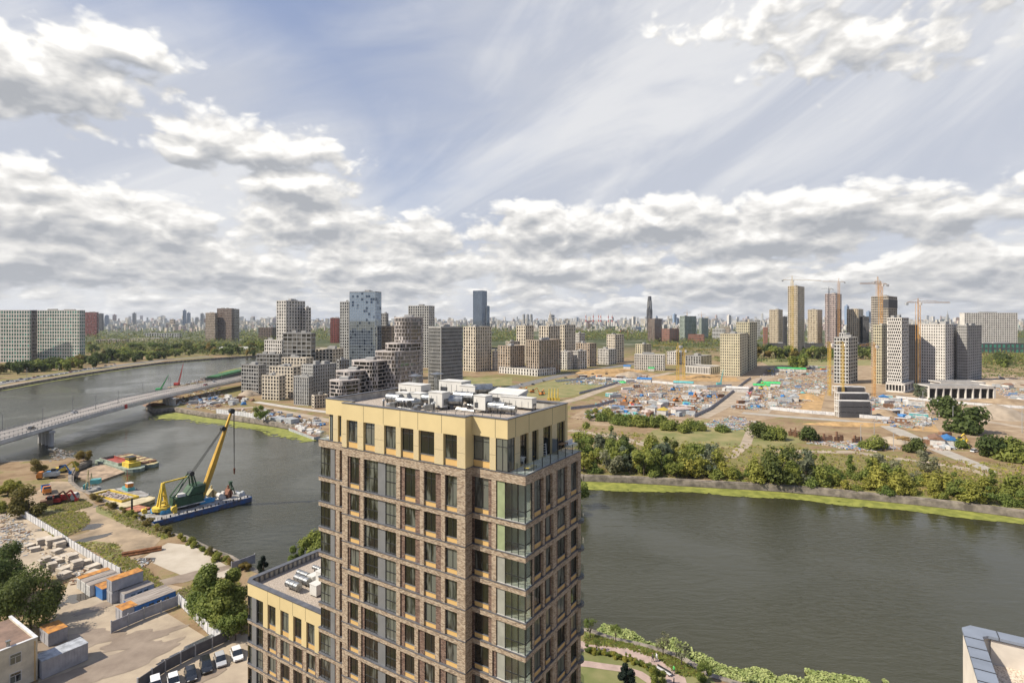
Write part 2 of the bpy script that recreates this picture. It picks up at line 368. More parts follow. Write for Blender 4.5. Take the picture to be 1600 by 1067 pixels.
def mat_ground():
    m = bpy.data.materials.new('earth_and_dry_grass'); m.use_nodes = True; t = NT(m.node_tree); b = t.n['Principled BSDF']
    g = t.n.new('ShaderNodeNewGeometry').outputs['Position']
    n1 = t.noise(g, .012, 6, .6, .6); n2 = t.noise(g, .09, 6, .65); n3 = t.noise(g, .9, 5, .7)
    soil = t.ramp(n2, [(.3, (.16, .105, .06)), (.5, (.26, .185, .11)), (.7, (.36, .275, .175))])
    grass = t.ramp(n3, [(.3, (.11, .11, .035)), (.55, (.20, .175, .07)), (.75, (.30, .25, .12))])
    k = t.sstep(t.m('ADD', n1, t.m('MULTIPLY', t.m('SUBTRACT', n2, .5), .8)), .44, .56)
    c = t.mix(k, soil, grass)
    # beyond the districts the land is parkland and town seen at a flat angle
    s = t.sep(g); far = t.sstep(s[1], 900, 1500)
    town = t.ramp(t.noise(g, .006, 5, .7), [(.42, (.05, .065, .028)), (.55, (.09, .10, .05)), (.66, (.26, .25, .22))])
    c = t.mix(far, c, town)
    t.l.new(c, b.inputs['Base Color']); b.inputs['Roughness'].default_value = .95; b.inputs['Specular IOR Level'].default_value = .15
    bn = t.n.new('ShaderNodeBump'); bn.inputs['Strength'].default_value = .6; bn.inputs['Distance'].default_value = .3
    t.l.new(n3, bn.inputs['Height']); t.l.new(bn.outputs[0], b.inputs['Normal'])
    return m
M_EARTH = mat_ground()
tag(ground_mesh().build('ground', M_EARTH), kind='structure')
# embankment walls: concrete faces from the ground edge down into the water
M_QUAY = mat('quay_concrete', (.25, .215, .175), .9, .25, .35, bump=.4, bscale=3, coord='Object')
def wall_line(pts, th, z0, z1, mb, mi=0, out=1):
    for a, b in zip(pts[:-1], pts[1:]):
        d = Vector((b[0] - a[0], b[1] - a[1])).normalized(); n = Vector((-d.y, d.x)) * th * out
        vs = [(a[0], a[1], z0), (b[0], b[1], z0), (b[0] + n.x, b[1] + n.y, z0), (a[0] + n.x, a[1] + n.y, z0)]
        vs += [(x, y, z1) for x, y, _ in vs]
        mb.add(vs, [(0, 3, 2, 1), (4, 5, 6, 7), (0, 1, 5, 4), (1, 2, 6, 5), (2, 3, 7, 6), (3, 0, 4, 7)], mi)
for nm, pts, z1 in (('embankment', far_left, .5), ('embankment', tip[7:], .3), ('embankment', tip[:9], .1), ('embankment', near, .12)):
    q = MB(); wall_line(pts, 1.1, -6, z1, q, 0, 1); wall_line(pts, .6, -6, z1 - .3, q, 0, -1)
    tag(q.build(nm, M_QUAY), kind='structure')
def mat_water():
    m = bpy.data.materials.new('river_water'); m.use_nodes = True; t = NT(m.node_tree); b = t.n['Principled BSDF']
    g = t.n.new('ShaderNodeNewGeometry').outputs['Position']
    c = t.ramp(t.noise(g, .01, 3, .5), [(.3, (.028, .029, .014)), (.7, (.043, .042, .022))])
    t.l.new(c, b.inputs['Base Color']); b.inputs['Roughness'].default_value = .09; b.inputs['IOR'].default_value = 1.33; b.inputs['Specular IOR Level'].default_value = .65
    rot = t.n.new('ShaderNodeMapping'); t.l.new(g, rot.inputs[0]); rot.inputs['Rotation'].default_value = (0, 0, radians(-28)); rot.inputs['Scale'].default_value = (1, 2.6, 1)
    w1 = t.noise(rot.outputs[0], .42, 5, .62, .8); w2 = t.noise(rot.outputs[0], .09, 3, .5, 1.2); gust = t.sstep(t.noise(g, .018, 3, .5, .6), .36, .62)
    h = t.m('ADD', t.m('MULTIPLY', w1, t.m('MULTIPLY_ADD', gust, 1.0, .22)), t.m('MULTIPLY', w2, .9))
    bn = t.n.new('ShaderNodeBump'); bn.inputs['Strength'].default_value = 1.0; bn.inputs['Distance'].default_value = .17
    t.l.new(h, bn.inputs['Height']); t.l.new(bn.outputs[0], b.inputs['Normal'])
    return m
q = MB(); q.add([(-1400, -500, 0), (1400, -500, 0), (1400, 1800, 0), (-1400, 1800, 0)], [(0, 1, 2, 3)])
tag(q.build('water', mat_water(), loc=(0, 0, -2.1)), kind='structure')
def sheet(name, pts, m, z=.02, kind='structure'):
    q = MB(); n = len(pts); q.add([(p[0], p[1], z) for p in pts], [tuple(range(n))])
    if (sum(pts[i][0] * pts[(i + 1) % n][1] - pts[(i + 1) % n][0] * pts[i][1] for i in range(n))) < 0: q.f[-1] = q.f[-1][::-1]
    return tag(q.build(name, m), kind=kind)
def ribbon(name, pts, w, m, z=.03, kind='structure'):
    q = MB(); L = []
    for i, p in enumerate(pts):
        a = Vector(pts[max(0, i - 1)]); b = Vector(pts[min(len(pts) - 1, i + 1)]); d = (b - a).normalized(); nn = Vector((-d.y, d.x)) * (w[i] if hasattr(w, '__len__') else w) / 2
        L += [(p[0] - nn.x, p[1] - nn.y, z), (p[0] + nn.x, p[1] + nn.y, z)]
    q.add(L, [(2 * i, 2 * i + 2, 2 * i + 3, 2 * i + 1) for i in range(len(pts) - 1)])
    for k, f in enumerate(q.f):
        a, b, c = (Vector(q.v[i]) for i in f[:3])
        if (b - a).cross(c - a).z < 0: q.f[k] = f[::-1]
    return tag(q.build(name, m), kind=kind)
# ---------------------------------------------------------------- the brick tower in front
C0 = Vector((1.34, 55.5)); AX = Vector((.842, -.54)).normalized(); AY = Vector((.54, .842)).normalized(); RZ = atan2(AX.y, AX.x)
def lx(px, y):      # local x where photo column px meets the plane local-y = y
    k = (px - 800) / F; o = C0 + AY * y
    return (k * o.y - o.x) / (AX.x - k * AX.y)
def ly(px, x):
    k = (px - 800) / F; o = C0 + AX * x
    return (k * o.y - o.x) / (AY.x - k * AY.y)
def lw(x, y): p = C0 + AX * x + AY * y; return (p.x, p.y)
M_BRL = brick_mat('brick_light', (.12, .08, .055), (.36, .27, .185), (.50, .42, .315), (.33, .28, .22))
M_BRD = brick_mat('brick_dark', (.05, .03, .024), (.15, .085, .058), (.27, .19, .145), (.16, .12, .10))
M_GOLD = mat('gold_cladding', (.60, .49, .265), .42, .035, .25, spec=.4)
M_HATCH = mat('hatched_gold_panel', (.55, .46, .28), .5, .10, 6, stretch=(1, 1, 6), detail=6)
M_OCH = mat('ochre_panel', (.60, .39, .15), .5, .04, .5)
M_FRAME = mat('window_frame_dark', (.022, .024, .026), .45, .1, 1)
M_CAP = mat('cap_metal', (.10, .105, .12), .45, .12, 1.2)
M_GREY = mat('grey_panel', (.17, .175, .18), .5, .05, .6)
M_GLASS = glass_mat('tower_glass', (.006, .008, .008), (.12, .13, .115), .03, blinds=.45, scale=.9)
M_SLAB = mat('slab_concrete', (.5, .48, .44), .85, .1, .6)
M_GRAVEL = mat('roof_gravel', (.42, .36, .30), .95, .25, 7, detail=6, bump=.5)
M_WHITE = mat('white_metal', (.60, .59, .55), .5, .05, .6)
M_GALV = mat('galvanised', (.34, .35, .35), .38, .18, 2.5, metal=.8)
M_CREAM = mat('cream_render', (.60, .56, .46), .85, .06, .4)
def clear_glass(name, tint=(.75, .85, .8), k=.2):
    m = bpy.data.materials.new(name); m.use_nodes = True; t = NT(m.node_tree); t.n.remove(t.n['Principled BSDF'])
    tr = t.n.new('ShaderNodeBsdfTransparent'); tr.inputs[0].default_value = (*tint, 1); gl = t.n.new('ShaderNodeBsdfGlossy'); gl.inputs['Roughness'].default_value = .02
    lw_ = t.n.new('ShaderNodeLayerWeight'); lw_.inputs[0].default_value = .35
    mx = t.n.new('ShaderNodeMixShader'); t.l.new(t.m('MULTIPLY_ADD', lw_.outputs['Fresnel'], .35, k, clamp=True), mx.inputs[0]); t.l.new(tr.outputs[0], mx.inputs[1]); t.l.new(gl.outputs[0], mx.inputs[2])
    t.l.new(mx.outputs[0], t.n['Material Output'].inputs[0]); return m
M_CLEAR = clear_glass('clear_glass', (.92, .96, .94), .015)
WMESH = {}
def win_meshes(w, h, mull, face, och):
    """frame, pane and spandrel meshes; width w along the wall, outward is -y (L) or +x (R)"""
    key = (round(w, 2), round(h, 2), mull, face, och)
    if key in WMESH: return WMESH[key]
    def bx(mb, a0, a1, o0, o1, z0, z1, mi=0):
        if face == 'L': mb.box(a0, a1, -o1, -o0, z0, z1, mi)
        else: mb.box(o0, o1, a0, a1, z0, z1, mi)
    f = MB(); g = MB(); t = .06; zb = och
    bx(f, 0, t, 0, .07, zb, h); bx(f, w - t, w, 0, .07, zb, h); bx(f, t, w - t, 0, .07, h - t, h); bx(f, t, w - t, 0, .07, zb, zb + t)
    if 'v' in mull: bx(f, w * .52, w * .52 + t, 0, .065, zb + t, h - t)
    if 'V' in mull:
        for k in (.33, .66): bx(f, w * k, w * k + .05, 0, .065, zb + t, h - t)
    if 't' in mull: bx(f, t, w - t, .002, .06, zb + (h - zb) * .74, zb + (h - zb) * .74 + .06)
    if 'm' in mull: bx(f, t, w - t, .002, .075, zb + (h - zb) * .42, zb + (h - zb) * .42 + .09)
    bx(g, t * .5, w - t * .5, .0, .03, zb + .02, h - .02)
    sp = sl = None
    if och:
        sp = MB(); bx(sp, 0, w, 0, .10, .0, zb - .05); sp = sp.mesh('spandrel', M_OCH)
        sl = MB(); bx(sl, -.02, w + .02, 0, .16, zb - .05, zb - .002); sl = sl.mesh('sill', M_GREY)
    WMESH[key] = (f.mesh('window', M_FRAME), g.mesh('pane', M_GLASS), sp, sl)
    return WMESH[key]
class Facade:
    def __init__(s, root): s.root = root; s.n = 0; s.rest = MB(); s.light = MB(); s.dark = MB(); s.gold = MB(); s.cap = MB(); s.grey = MB(); s.groove = MB()
    def fb(s, mb, face, pl, a0, a1, o0, o1, z0, z1, mi=0):
        a0, a1 = min(a0, a1), max(a0, a1)
        if face == 'L': mb.box(a0, a1, pl - o1, pl - o0, z0, z1, mi)
        else: mb.box(pl + o0, pl + o1, a0, a1, z0, z1, mi)
    def win(s, face, pl, a0, a1, z0, z1, mull='v', och=.55, dep=-.3, label=None):
        a0, a1 = min(a0, a1), max(a0, a1); w = a1 - a0; h = z1 - z0
        fr, pn, sp, sl = win_meshes(w, h, mull, face, och)
        loc = (a0, pl - dep, z0) if face == 'L' else (pl + dep, a0, z0)
        if s.n >= 100:
            for me, k in ((fr, 0), (pn, 1), (sp, 2), (sl, 3)):
                if me: s.rest.add([(v.co.x + loc[0], v.co.y + loc[1], v.co.z + loc[2]) for v in me.vertices], [tuple(p.vertices) for p in me.polygons], k)
            return
        s.n += 1
        o = link('window', fr, s.root, loc); link('pane', pn, o)
        if sp: link('spandrel', sp, o); link('sill', sl, o)
    def finish(s, brick=True):
        r = s.root
        s.light.build('brick_pier_grid', M_BRL, r)
        if s.dark.v: s.dark.explode('dark_brick_panel', M_BRD, r)
        if s.gold.v: s.gold.build('gold_cladding', M_GOLD, r)
        if s.groove.v: s.groove.explode('cladding_joint', M_FRAME, r)
        if s.cap.v: s.cap.build('belt_course_flashing', M_CAP, r)
        if s.grey.v: s.grey.explode('grey_panel', M_GREY, r)
        if s.rest.v: tag(s.rest.build('window', [M_FRAME, M_GLASS, M_OCH, M_GREY], r), kind='stuff')
PM = -1.2; PR = 0.0; PL = .3; XG = -2.13
xE = lx(498, PL); xJ = lx(534.5, PM); xN = lx(727, PM); yE = ly(907.5, 0); yG = ly(886.8, XG); xGL = lx(509, PL)
BEL = [46.5, 42.07] + [42.07 - 3.3 * i for i in range(1, 13)]
T = empty('residential_tower', (C0.x, C0.y, 0), RZ, 'tall brown brick apartment tower with a pale gold top storey, nearest building in the middle', 'tower block')
def build_tower():
    fa = Facade(T)
    # inner body of dark brick behind piers and windows
    yB = yE; xb = lx(775, PR); nd = 1.35
    body = MB()
    ins = .3
    poly = [(xb - .05, PR + ins), (xb - .05, PR + ins + nd), (-ins, PR + ins + nd), (-ins, yB - .3), (xE + ins, yB - .3), (xE + ins, PL + ins), (xJ + .3, PL + ins), (xJ + .3, PM + ins), (xN - .3, PM + ins), (xN - .3, PR + ins)]
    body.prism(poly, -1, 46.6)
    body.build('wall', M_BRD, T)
    fz = [(BEL[i + 1] + .6, BEL[i], i) for i in range(len(BEL) - 1)]
    # belts all round, on the stepped plan
    for i, z in enumerate(BEL):
        h = 1.0 if i == 0 else .6
        b = fa.light
        e = -.32
        fa.fb(b, 'L', PM, xJ, xN, e, .02, z, z + h - .06)
        fa.fb(b, 'R', xN, PM - 0 + .32, PR - .02, e, .02, z, z + h - .06)
        fa.fb(b, 'L', PR, xN - .3, .02, e, .022, z, z + h - .06)
        fa.fb(b, 'R', 0, PR + .32, yE, e, .02, z, z + h - .06)
        fa.fb(b, 'L', PL, xE, xJ + .01, e, .02, z, z + h - .06)
        c = fa.cap
        fa.fb(c, 'L', PM, xJ - .05, xN + .05, -.34, .09, z + h - .06, z + h)
        fa.fb(c, 'R', xN, PM + .34, PR - .09, -.34, .088, z + h - .06, z + h)
        fa.fb(c, 'L', PR, xN - .34, .09, -.34, .09, z + h - .059, z + h + .001)
        fa.fb(c, 'R', 0, PR + .34, yE + .05, -.34, .09, z + h - .061, z + h - .001)
        fa.fb(c, 'L', PL, xE - .09, xJ - .06, -.34, .09, z + h - .061, z + h - .001)
    X = lambda p: lx(p, PM); Q = lambda p: lx(p, PR); R = lambda p: ly(p, 0); E = lambda p: lx(p, PL)
    for (z0, z1, i) in fz:
        alt = i >= 5
        # piers
        main = [(534.5, 543), (559.5 if alt else 563, 564 if alt else 568), (619, 625)]
        main += [(647.5, 653), (679.5, 686), (714, 727)] if alt else [(656, 662), (689, 695), (714, 727)]
        darks = [(543, 545.5), (564 if alt else 559.5, 568 if alt else 563), (625, 631)]
        darks += [(653, 662), (686, 695)] if alt else [(647.5, 656), (679.5, 689)]
        for a, b in main: fa.fb(fa.light, 'L', PM, X(a), X(b), -.3, 0, z0, z1)
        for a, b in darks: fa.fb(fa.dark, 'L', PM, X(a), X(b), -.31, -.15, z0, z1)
        fa.fb(fa.light, 'R', xN, PM + .3, PR - .01, -.3, -.001, z0, z1)
        tall = (i == 0)
        mu = 'vt' if tall else 'v'
        for a, b in ((545.5, 559.5), (631, 647.5), (662, 679.5), (695, 714)): fa.win('L', PM, X(a), X(b), z0, z1, mu)
        # glazed balcony bay with the grey panel
        fa.win('L', PM, X(568), X(589), z0, z1, 'Vmt' if tall else 'Vm', 0)
        fa.fb(fa.grey, 'L', PM, X(589), X(600.5), -.31, -.16, z0, z1)
        fa.win('L', PM, X(600.5), X(619), z0, z1, 'Vmt' if tall else 'Vm', 0)
        # recessed right part of the left face
        fa.win('L', PR, Q(740), Q(762), z0, z1, mu)
        if alt:
            fa.fb(fa.light, 'L', PR, Q(764), Q(769), -.3, 0, z0, z1); fa.fb(fa.dark, 'L', PR, Q(769), Q(775), -.31, -.15, z0, z1)
            fa.fb(fa.dark, 'L', PR, Q(762), Q(764), -.31, -.15, z0, z1)
        else:
            fa.fb(fa.dark, 'L', PR, Q(762), Q(768), -.31, -.15, z0, z1); fa.fb(fa.light, 'L', PR, Q(768), Q(775), -.3, 0, z0, z1)
        # right face
        yb = R(829.5)
        fa.fb(fa.light, 'R', 0, PR + nd + .05, R(834.5), -.3, 0, z0, z1)
        for a, b in (((849.5, 853), (863.5, 869.5), (886.5, 892)) if i % 2 == 0 else ((848.5, 851.5), (865, 870.5), (885.5, 890))): fa.fb(fa.light, 'R', 0, R(a), R(b), -.3, 0, z0, z1)
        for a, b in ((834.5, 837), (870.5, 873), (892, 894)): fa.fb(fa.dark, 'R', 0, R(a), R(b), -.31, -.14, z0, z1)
        fa.fb(fa.light, 'R', 0, R(903.5), yE, -.3, 0, z0, z1)
        for a, b in ((837, 847.5), (856, 862.5), (873.5, 885), (894, 903)): fa.win('R', 0, R(a), R(b), z0, z1, mu if b - a > 8 else '')
        # left end section: glass corner, grey panel, pier
        fa.fb(fa.grey, 'L', PL, E(515.5), E(522), -.31, -.1, z0, z1)
        fa.fb(fa.dark, 'L', PL, E(522), E(525), -.31, -.15, z0, z1); fa.fb(fa.light, 'L', PL, E(525), E(530.5), -.3, 0, z0, z1)
        fa.win('L', PL, E(499), E(515.5), z0, z1, 'Vmt' if tall else 'Vm', 0)
    fa.finish()
    # corner loggias: real recesses with floor slab, pale back wall and frameless glazing
    lo = MB(); gl = MB(); fr = MB(); pn = MB(); pg = MB()
    for (z0, z1, i) in fz:
        gx0 = Q(788); gy1 = PR + nd + .05
        lo.box(xb, -.05, PR + .05, PR + nd + .3, z0 - .12, z0 + .03)
        (pg if i in (0, 1) else pn).box(xb + .02, gx0, PR + .12, PR + .2, z0 + .03, z1)
        for a in (xb - .02, gx0, gx0 + (-.12 - gx0) * .33, gx0 + (-.12 - gx0) * .66):
            fr.box(a, a + .06, PR + .08, PR + .16, z0 + .03, z1)
        fr.box(-.14, -.05, PR + .05, PR + .14, z0 + .03, z1); fr.box(-.14, -.06, gy1 - .1, gy1 - .02, z0 + .03, z1)
        fr.box(gx0 + .06, -.14, PR + .09, PR + .15, z0 + 1.05, z0 + 1.13); fr.box(-.13, -.07, PR + .14, gy1 - .1, z0 + 1.05, z0 + 1.13)
        gl.box(gx0 + .06, -.14, PR + .11, PR + .13, z0 + .03, z1); gl.box(-.11, -.09, PR + .14, gy1 - .1, z0 + .03, z1)
        fr.box(xb + 1.6, xb + 1.68, PR + nd + .2, PR + nd + .29, z0 + .03, z1 - .3); fr.box(xb + 2.6, xb + 2.68, PR + nd + .2, PR + nd + .29, z0 + .03, z1 - .3)
    lo.explode('loggia_floor', M_SLAB, T); fr.build('loggia_frame', M_FRAME, T); gl.explode('loggia_glazing', M_CLEAR, T)
    pn.explode('loggia_panel', mat('loggia_panel_mat', (.30, .305, .265), .5, .08, .8), T); pg.explode('loggia_panel', mat('loggia_panel_green', (.28, .33, .19), .4, .08, .8), T)
    bw = MB(); 
    for (z0, z1, i) in fz: bw.box(xb - .04, -.31, PR + ins + nd - .03, PR + ins + nd - .003, z0 + .03, z1)
    bw.explode('loggia_back_wall', mat('loggia_wall', (.46, .46, .43), .8, .08, .8), T)
    # gold top storey set back behind a terrace on the right
    g = MB(); gz0, gz1 = 47.5, 52.9; zp = 50.85
    gp = [(XG - .3, PR + .3), (XG - .3, yG - .3), (xGL + .3, yG - .3), (xGL + .3, PL + .3), (xJ + .3, PL + .3), (xJ + .3, PM + .3), (xN - .3, PM + .3), (xN - .3, PR + .3)]
    g.prism(gp, 46.7, 51.7); g.build('penthouse_wall', M_GOLD, T)
    G = Facade(T); fb = G.fb; gd = G.gold; hatch = MB()
    G.n = fa.n if fa.n < 100 else 0
    e = -.3
    fb(gd, 'L', PM, xJ, xN, e, 0, zp, gz1 - .08); fb(gd, 'R', xN, PM + .3, PR - .001, e, -.001, zp, gz1 - .08); fb(gd, 'L', PR, xN - .3, XG, e, 0, zp, gz1 - .08)
    fb(gd, 'R', XG, PR + .3, yG, e, -.001, zp, gz1 - .08); fb(gd, 'L', PL, xGL, xJ + .3, e, 0, zp, gz1 - .08)
    fb(gd, 'R', xGL, PL + .3, yG - .3, .001, .3, zp, gz1 - .08); fb(gd, 'L', yG, xGL, XG - .3, -.001, .299, zp, gz1 - .08)
    fb(gd, 'R', xJ, PM + .3, PL - .001, 0.001, .3, 47.5, gz1 - .08)
    def row(face, pl, conv, piers, wins, base=.75):
        for a, b in piers:
            fb(gd, face, pl, conv(a), conv(b), e, 0, gz0, zp); a_, b_ = sorted((conv(a), conv(b)))
            if b_ - a_ > .7: fb(hatch, face, pl, a_ + .04, b_ - .04, -.01, .004, gz0 + .1, zp - .03); fb(G.groove, face, pl, a_ + .02, b_ - .02, -.01, .006, gz0 + 1.55, gz0 + 1.575)
        for a, b in wins: G.win(face, pl, conv(a), conv(b), gz0 + .02, zp, 'vt', base)
    row('L', PM, X, [(534.5, 541.5), (558.5, 567.5), (585.5, 600), (618.5, 626), (646, 654), (678.5, 692.5), (714, 727)], [(543, 558), (569, 585), (601, 618), (627, 645.5), (655.5, 678), (694, 713.5)])
    fb(gd, 'R', xN, PM + .3, PR - .001, e, -.001, gz0, zp)
    row('L', PR, Q, [(735, 738), (765, 774.5)], [(738.5, 764.5)])
    G.win('L', PR, Q(775), Q(793.2), gz0 + .02, zp, 'vt', 0, dep=-.1)
    Rg = lambda p: ly(p, XG)
    G.win('R', XG, PR + .1, Rg(804), gz0 + .02, zp, 'vt', 0, dep=-.1)
    row('R', XG, Rg, [(804.5, 813), (826, 831.5), (841.5, 849), (862.5, 870.5), (883.5, 886.8)], [(813.5, 825.5), (832, 841), (849.5, 862), (871, 883)], 0)
    row('L', PL, E, [(520.5, 528), (533.3, 534.4)], [(528.5, 533)])
    G.win('L', PL, E(513), E(520), gz0 + .02, zp, 'v', 0)
    for p in (567.5, 598.5, 624.7, 652.5, 689.6): fb(G.groove, 'L', PM, X(p), X(p) + .05, -.01, .004, zp, gz1 - .08)
    for p in (773.5,): fb(G.groove, 'L', PR, Q(p), Q(p) + .05, -.01, .004, zp, gz1 - .08)
    for p in (805.5, 826.5, 863, 883.5): fb(G.groove, 'R', XG, Rg(p), Rg(p) + .06, -.01, .003, zp, gz1 - .08)
    hatch.explode('hatched_panel', M_HATCH, T)
    c = G.cap; z0, z1 = gz1 - .08, gz1 + .02
    fb(c, 'L', PM, xJ - .05, xN + .05, -.45, .06, z0, z1); fb(c, 'R', xN, PM + .45, PR - .06, -.45, .06, z0, z1); fb(c, 'L', PR, xN - .45, XG + .06, -.45, .06, z0, z1 - .002)
    fb(c, 'R', XG, PR + .45, yG + .05, -.45, .06, z0, z1 - .003); fb(c, 'L', PL, xGL - .05, xJ + .4, -.45, .06, z0, z1 - .004)
    fb(c, 'R', xGL, PL + .45, yG - .5, -.06, .45, z0, z1 - .002); fb(c, 'L', yG, xGL - .06, XG - .45, -.06, .5, z0, z1 - .001)
    G.finish()
    d = MB(); d.prism([(XG - .31, PR + .31), (XG - .31, yG - .31), (xGL + .31, yG - .31), (xGL + .31, PL + .31), (xJ + .31, PL + .31), (xJ + .31, PM + .31), (xN - .31, PM + .31), (xN - .31, PR + .31)], 51.7, 51.95)
    d.build('roof_deck', M_GRAVEL, T)
    up = MB()
    fb(up, 'L', yG - .31, xGL + .31, XG - .31, .0, .02, 51.95, gz1 - .1); fb(up, 'R', xGL + .3, PL + .4, yG - .4, .0, .02, 51.95, gz1 - .1)
    up.build('parapet_inner_face', mat('parapet_lining', (.42, .40, .36), .8, .15, 1.2), T)
    # terrace: floor, glass balustrade on posts
    t = MB(); t.box(XG + .001, -.1, PR + .02, yE - .05, 47.36, 47.5); t.box(xE + .05, xGL - .001, PL + .05, yG, 47.36, 47.5); t.explode('terrace_floor', mat('terrace_tile', (.42, .43, .42), .6, .12, 1.5), T)
    p = MB(); q = MB()
    for k in range(8):
        yy = PR + .15 + (yE - .3 - PR) * k / 7; p.box(-.2, -.14, yy, yy + .06, 47.5, 48.55)
    p.box(XG + .05, XG + .11, PR + .1, PR + .16, 47.5, 48.55); p.box(-1.1, -1.04, PR + .1, PR + .16, 47.5, 48.55)
    q.box(-.18, -.165, PR + .15, yE - .15, 47.55, 48.6); q.box(XG + .1, -.2, PR + .12, PR + .135, 47.55, 48.6)
    q.box(xE + .1, xGL, PL + .1, PL + .115, 47.55, 48.6)
    p.explode('balustrade_post', M_FRAME, T); q.explode('balustrade_glass', M_CLEAR, T)
    # rounded balconies at the far right corner
    rb = MB(); rg = MB()
    for z in BEL[2:]:
        pts = [(-.55 + .95 * cos(a), yE - .1 + .9 * sin(a)) for a in [radians(-70 + 20 * k) for k in range(10)]] + [(-.5, yE + .5), (-.5, yE - .5)]
        rb.prism(pts, z + .28, z + .55)
        for k in range(8):
            a = [radians(-60 + 20 * j) for j in (k, k + 1)]; pa = [(-.55 + .92 * cos(b), yE - .1 + .87 * sin(b)) for b in a]
            rg.add([(pa[0][0], pa[0][1], z + .55), (pa[1][0], pa[1][1], z + .55), (pa[1][0], pa[1][1], z + 1.6), (pa[0][0], pa[0][1], z + 1.6)], [(0, 1, 2, 3)])
    rb.build('round_balcony', M_CAP, T); rg.build('round_balcony_glass', M_CLEAR, T)
build_tower()
# ---------------------------------------------------------------- roof plant on the tower
def roofthing(name, label, cat, px, py, zd=51.95, group='ventilation equipment on the tower roof', rz=RZ):
    p = at(px, py, zd); return empty(name, p, rz, label, cat, group)
def ahu(px, py, w, d, h, label, sloped=False, legs=True):
    r = roofthing('ventilation_unit', label, 'ventilation unit', px, py)
    m = MB(); z = .35 if legs else 0; m.box(-w / 2, w / 2, 0, d, z, h - (.3 if sloped else 0)); m.build('casing', M_WHITE, r)
    l = MB(); l.box(-w / 2 - .06, w / 2 + .06, -.06, d + .06, h - (.3 if sloped else 0), h + .06 - (.3 if sloped else 0))
    if sloped: l.add([(-w / 2 - .1, -.1, h - .24), (w / 2 + .1, -.1, h - .24), (w / 2 + .1, d + .1, h + .25), (-w / 2 - .1, d + .1, h + .25), (-w / 2 - .1, d + .1, h - .24), (w / 2 + .1, d + .1, h - .24)], [(0, 1, 2, 3), (2, 5, 4, 3), (0, 3, 4), (1, 5, 2), (0, 4, 5, 1)])
    l.build('lid', M_WHITE, r)
    g = MB()
    for k in range(int(w / .9)): g.box(-w / 2 + .45 + k * .9, -w / 2 + .49 + k * .9, -.02, -.003, z + .05, h - .4)
    g.build('panel_seam', M_GREY, r)
    v = MB(); [v.box(w / 2 + .003, w / 2 + .05, d * .2, d * .8, z + .25 + k * .16, z + .33 + k * .16) for k in range(int((h - z - .8) / .16))]; [v.box(-w * .42, -w * .12, -.06, -.003, z + .3 + k * .16, z + .38 + k * .16) for k in range(int((h - z - .9) / .16))]
    if v.v: v.build('louvre', M_FRAME, r)
    if legs:
        for sx in (-1, 1):
            for yy in (.1, d - .1): q = MB(); q.box(sx * (w / 2 - .1) - .05, sx * (w / 2 - .1) + .05, yy - .05, yy + .05, 0, z); q.build('leg', M_FRAME, r)
ahu(640, 625, 4.2, 2.0, 2.1, 'long white ventilation box at the back left of the tower roof')
ahu(648, 633, 2.0, 1.4, 1.5, 'squat white box on the tower roof in front of the long back left box')
ahu(703, 624, 4.0, 2.2, 2.5, 'largest white ventilation box in the middle back of the tower roof')
ahu(730, 629, 2.6, 1.8, 2.2, 'white ventilation box right of the largest one on the tower roof')
ahu(680, 640, 2.2, 1.5, 2.1, 'white box with overhanging lid among round ducts mid roof')
ahu(627, 632, 2.0, 1.4, 1.5, 'small white box nearest the left side of the tower roof')
ahu(749, 645, 1.7, 1.5, 2.0, 'tall white box beside a dark round duct mouth near the roof front')
ahu(786, 636, 4.4, 2.2, 1.9, 'long white hut with a ribbed sloping roof on the tower roof', True, False)
ahu(806, 640, 4.6, 1.1, 1.5, 'grey white duct run along the right side of the tower roof', False, True)
def duct(px, py, L, r, ang, h, label, mouth=True):
    e = roofthing('air_duct', label, 'air duct', px, py, rz=RZ + ang); m = MB(); r *= 1.35; m.tube((0, 0, h), (L, 0, h), r, r, 14); n = max(2, int(L / .8))
    m.build('pipe', M_GALV, e, smooth=False)
    b = MB()
    for k in range(n + 1): b.tube((L * k / n - .03, 0, h), (L * k / n + .03, 0, h), r * 1.07, r * 1.07, 14)
    b.build('flange', M_GALV, e)
    if mouth: q = MB(); q.tube((-.04, 0, h), (-.01, 0, h), r * .93, r * .93, 14); q.build('mouth', M_FRAME, e)
    for k in (.15, .85): q = MB(); q.box(L * k - .04, L * k + .04, -r, -r + .08, 0, h); q.box(L * k - .04, L * k + .04, r - .08, r, 0, h); q.build('bracket', M_FRAME, e)
duct(607, 633, 2.2, .42, 0, 1.0, 'leftmost silver round duct on the tower roof'); duct(622, 636, 2.6, .38, .15, .8, 'silver round duct bending past the small left box')
duct(640, 640, 1.6, .34, 1.57, .7, 'short silver duct pointing away near the roof front'); duct(698, 638, 2.0, .5, .5, 1.0, 'silver duct with a wide open mouth mid roof')
duct(712, 634, 2.8, .45, .1, 1.3, 'silver duct lying between the middle white boxes'); duct(741, 629, 2.4, .5, .9, 1.8, 'high silver duct at the back right of the middle boxes', True)
duct(765, 645, 2.0, .42, .2, .8, 'silver duct with a dark mouth beside the tall white box'); duct(662, 634, 2.2, .4, .0, 1.0, 'silver round duct in front of the long back left box')
duct(775, 646, 2.6, .3, .1, .7, 'thin silver duct close to the front right parapet')
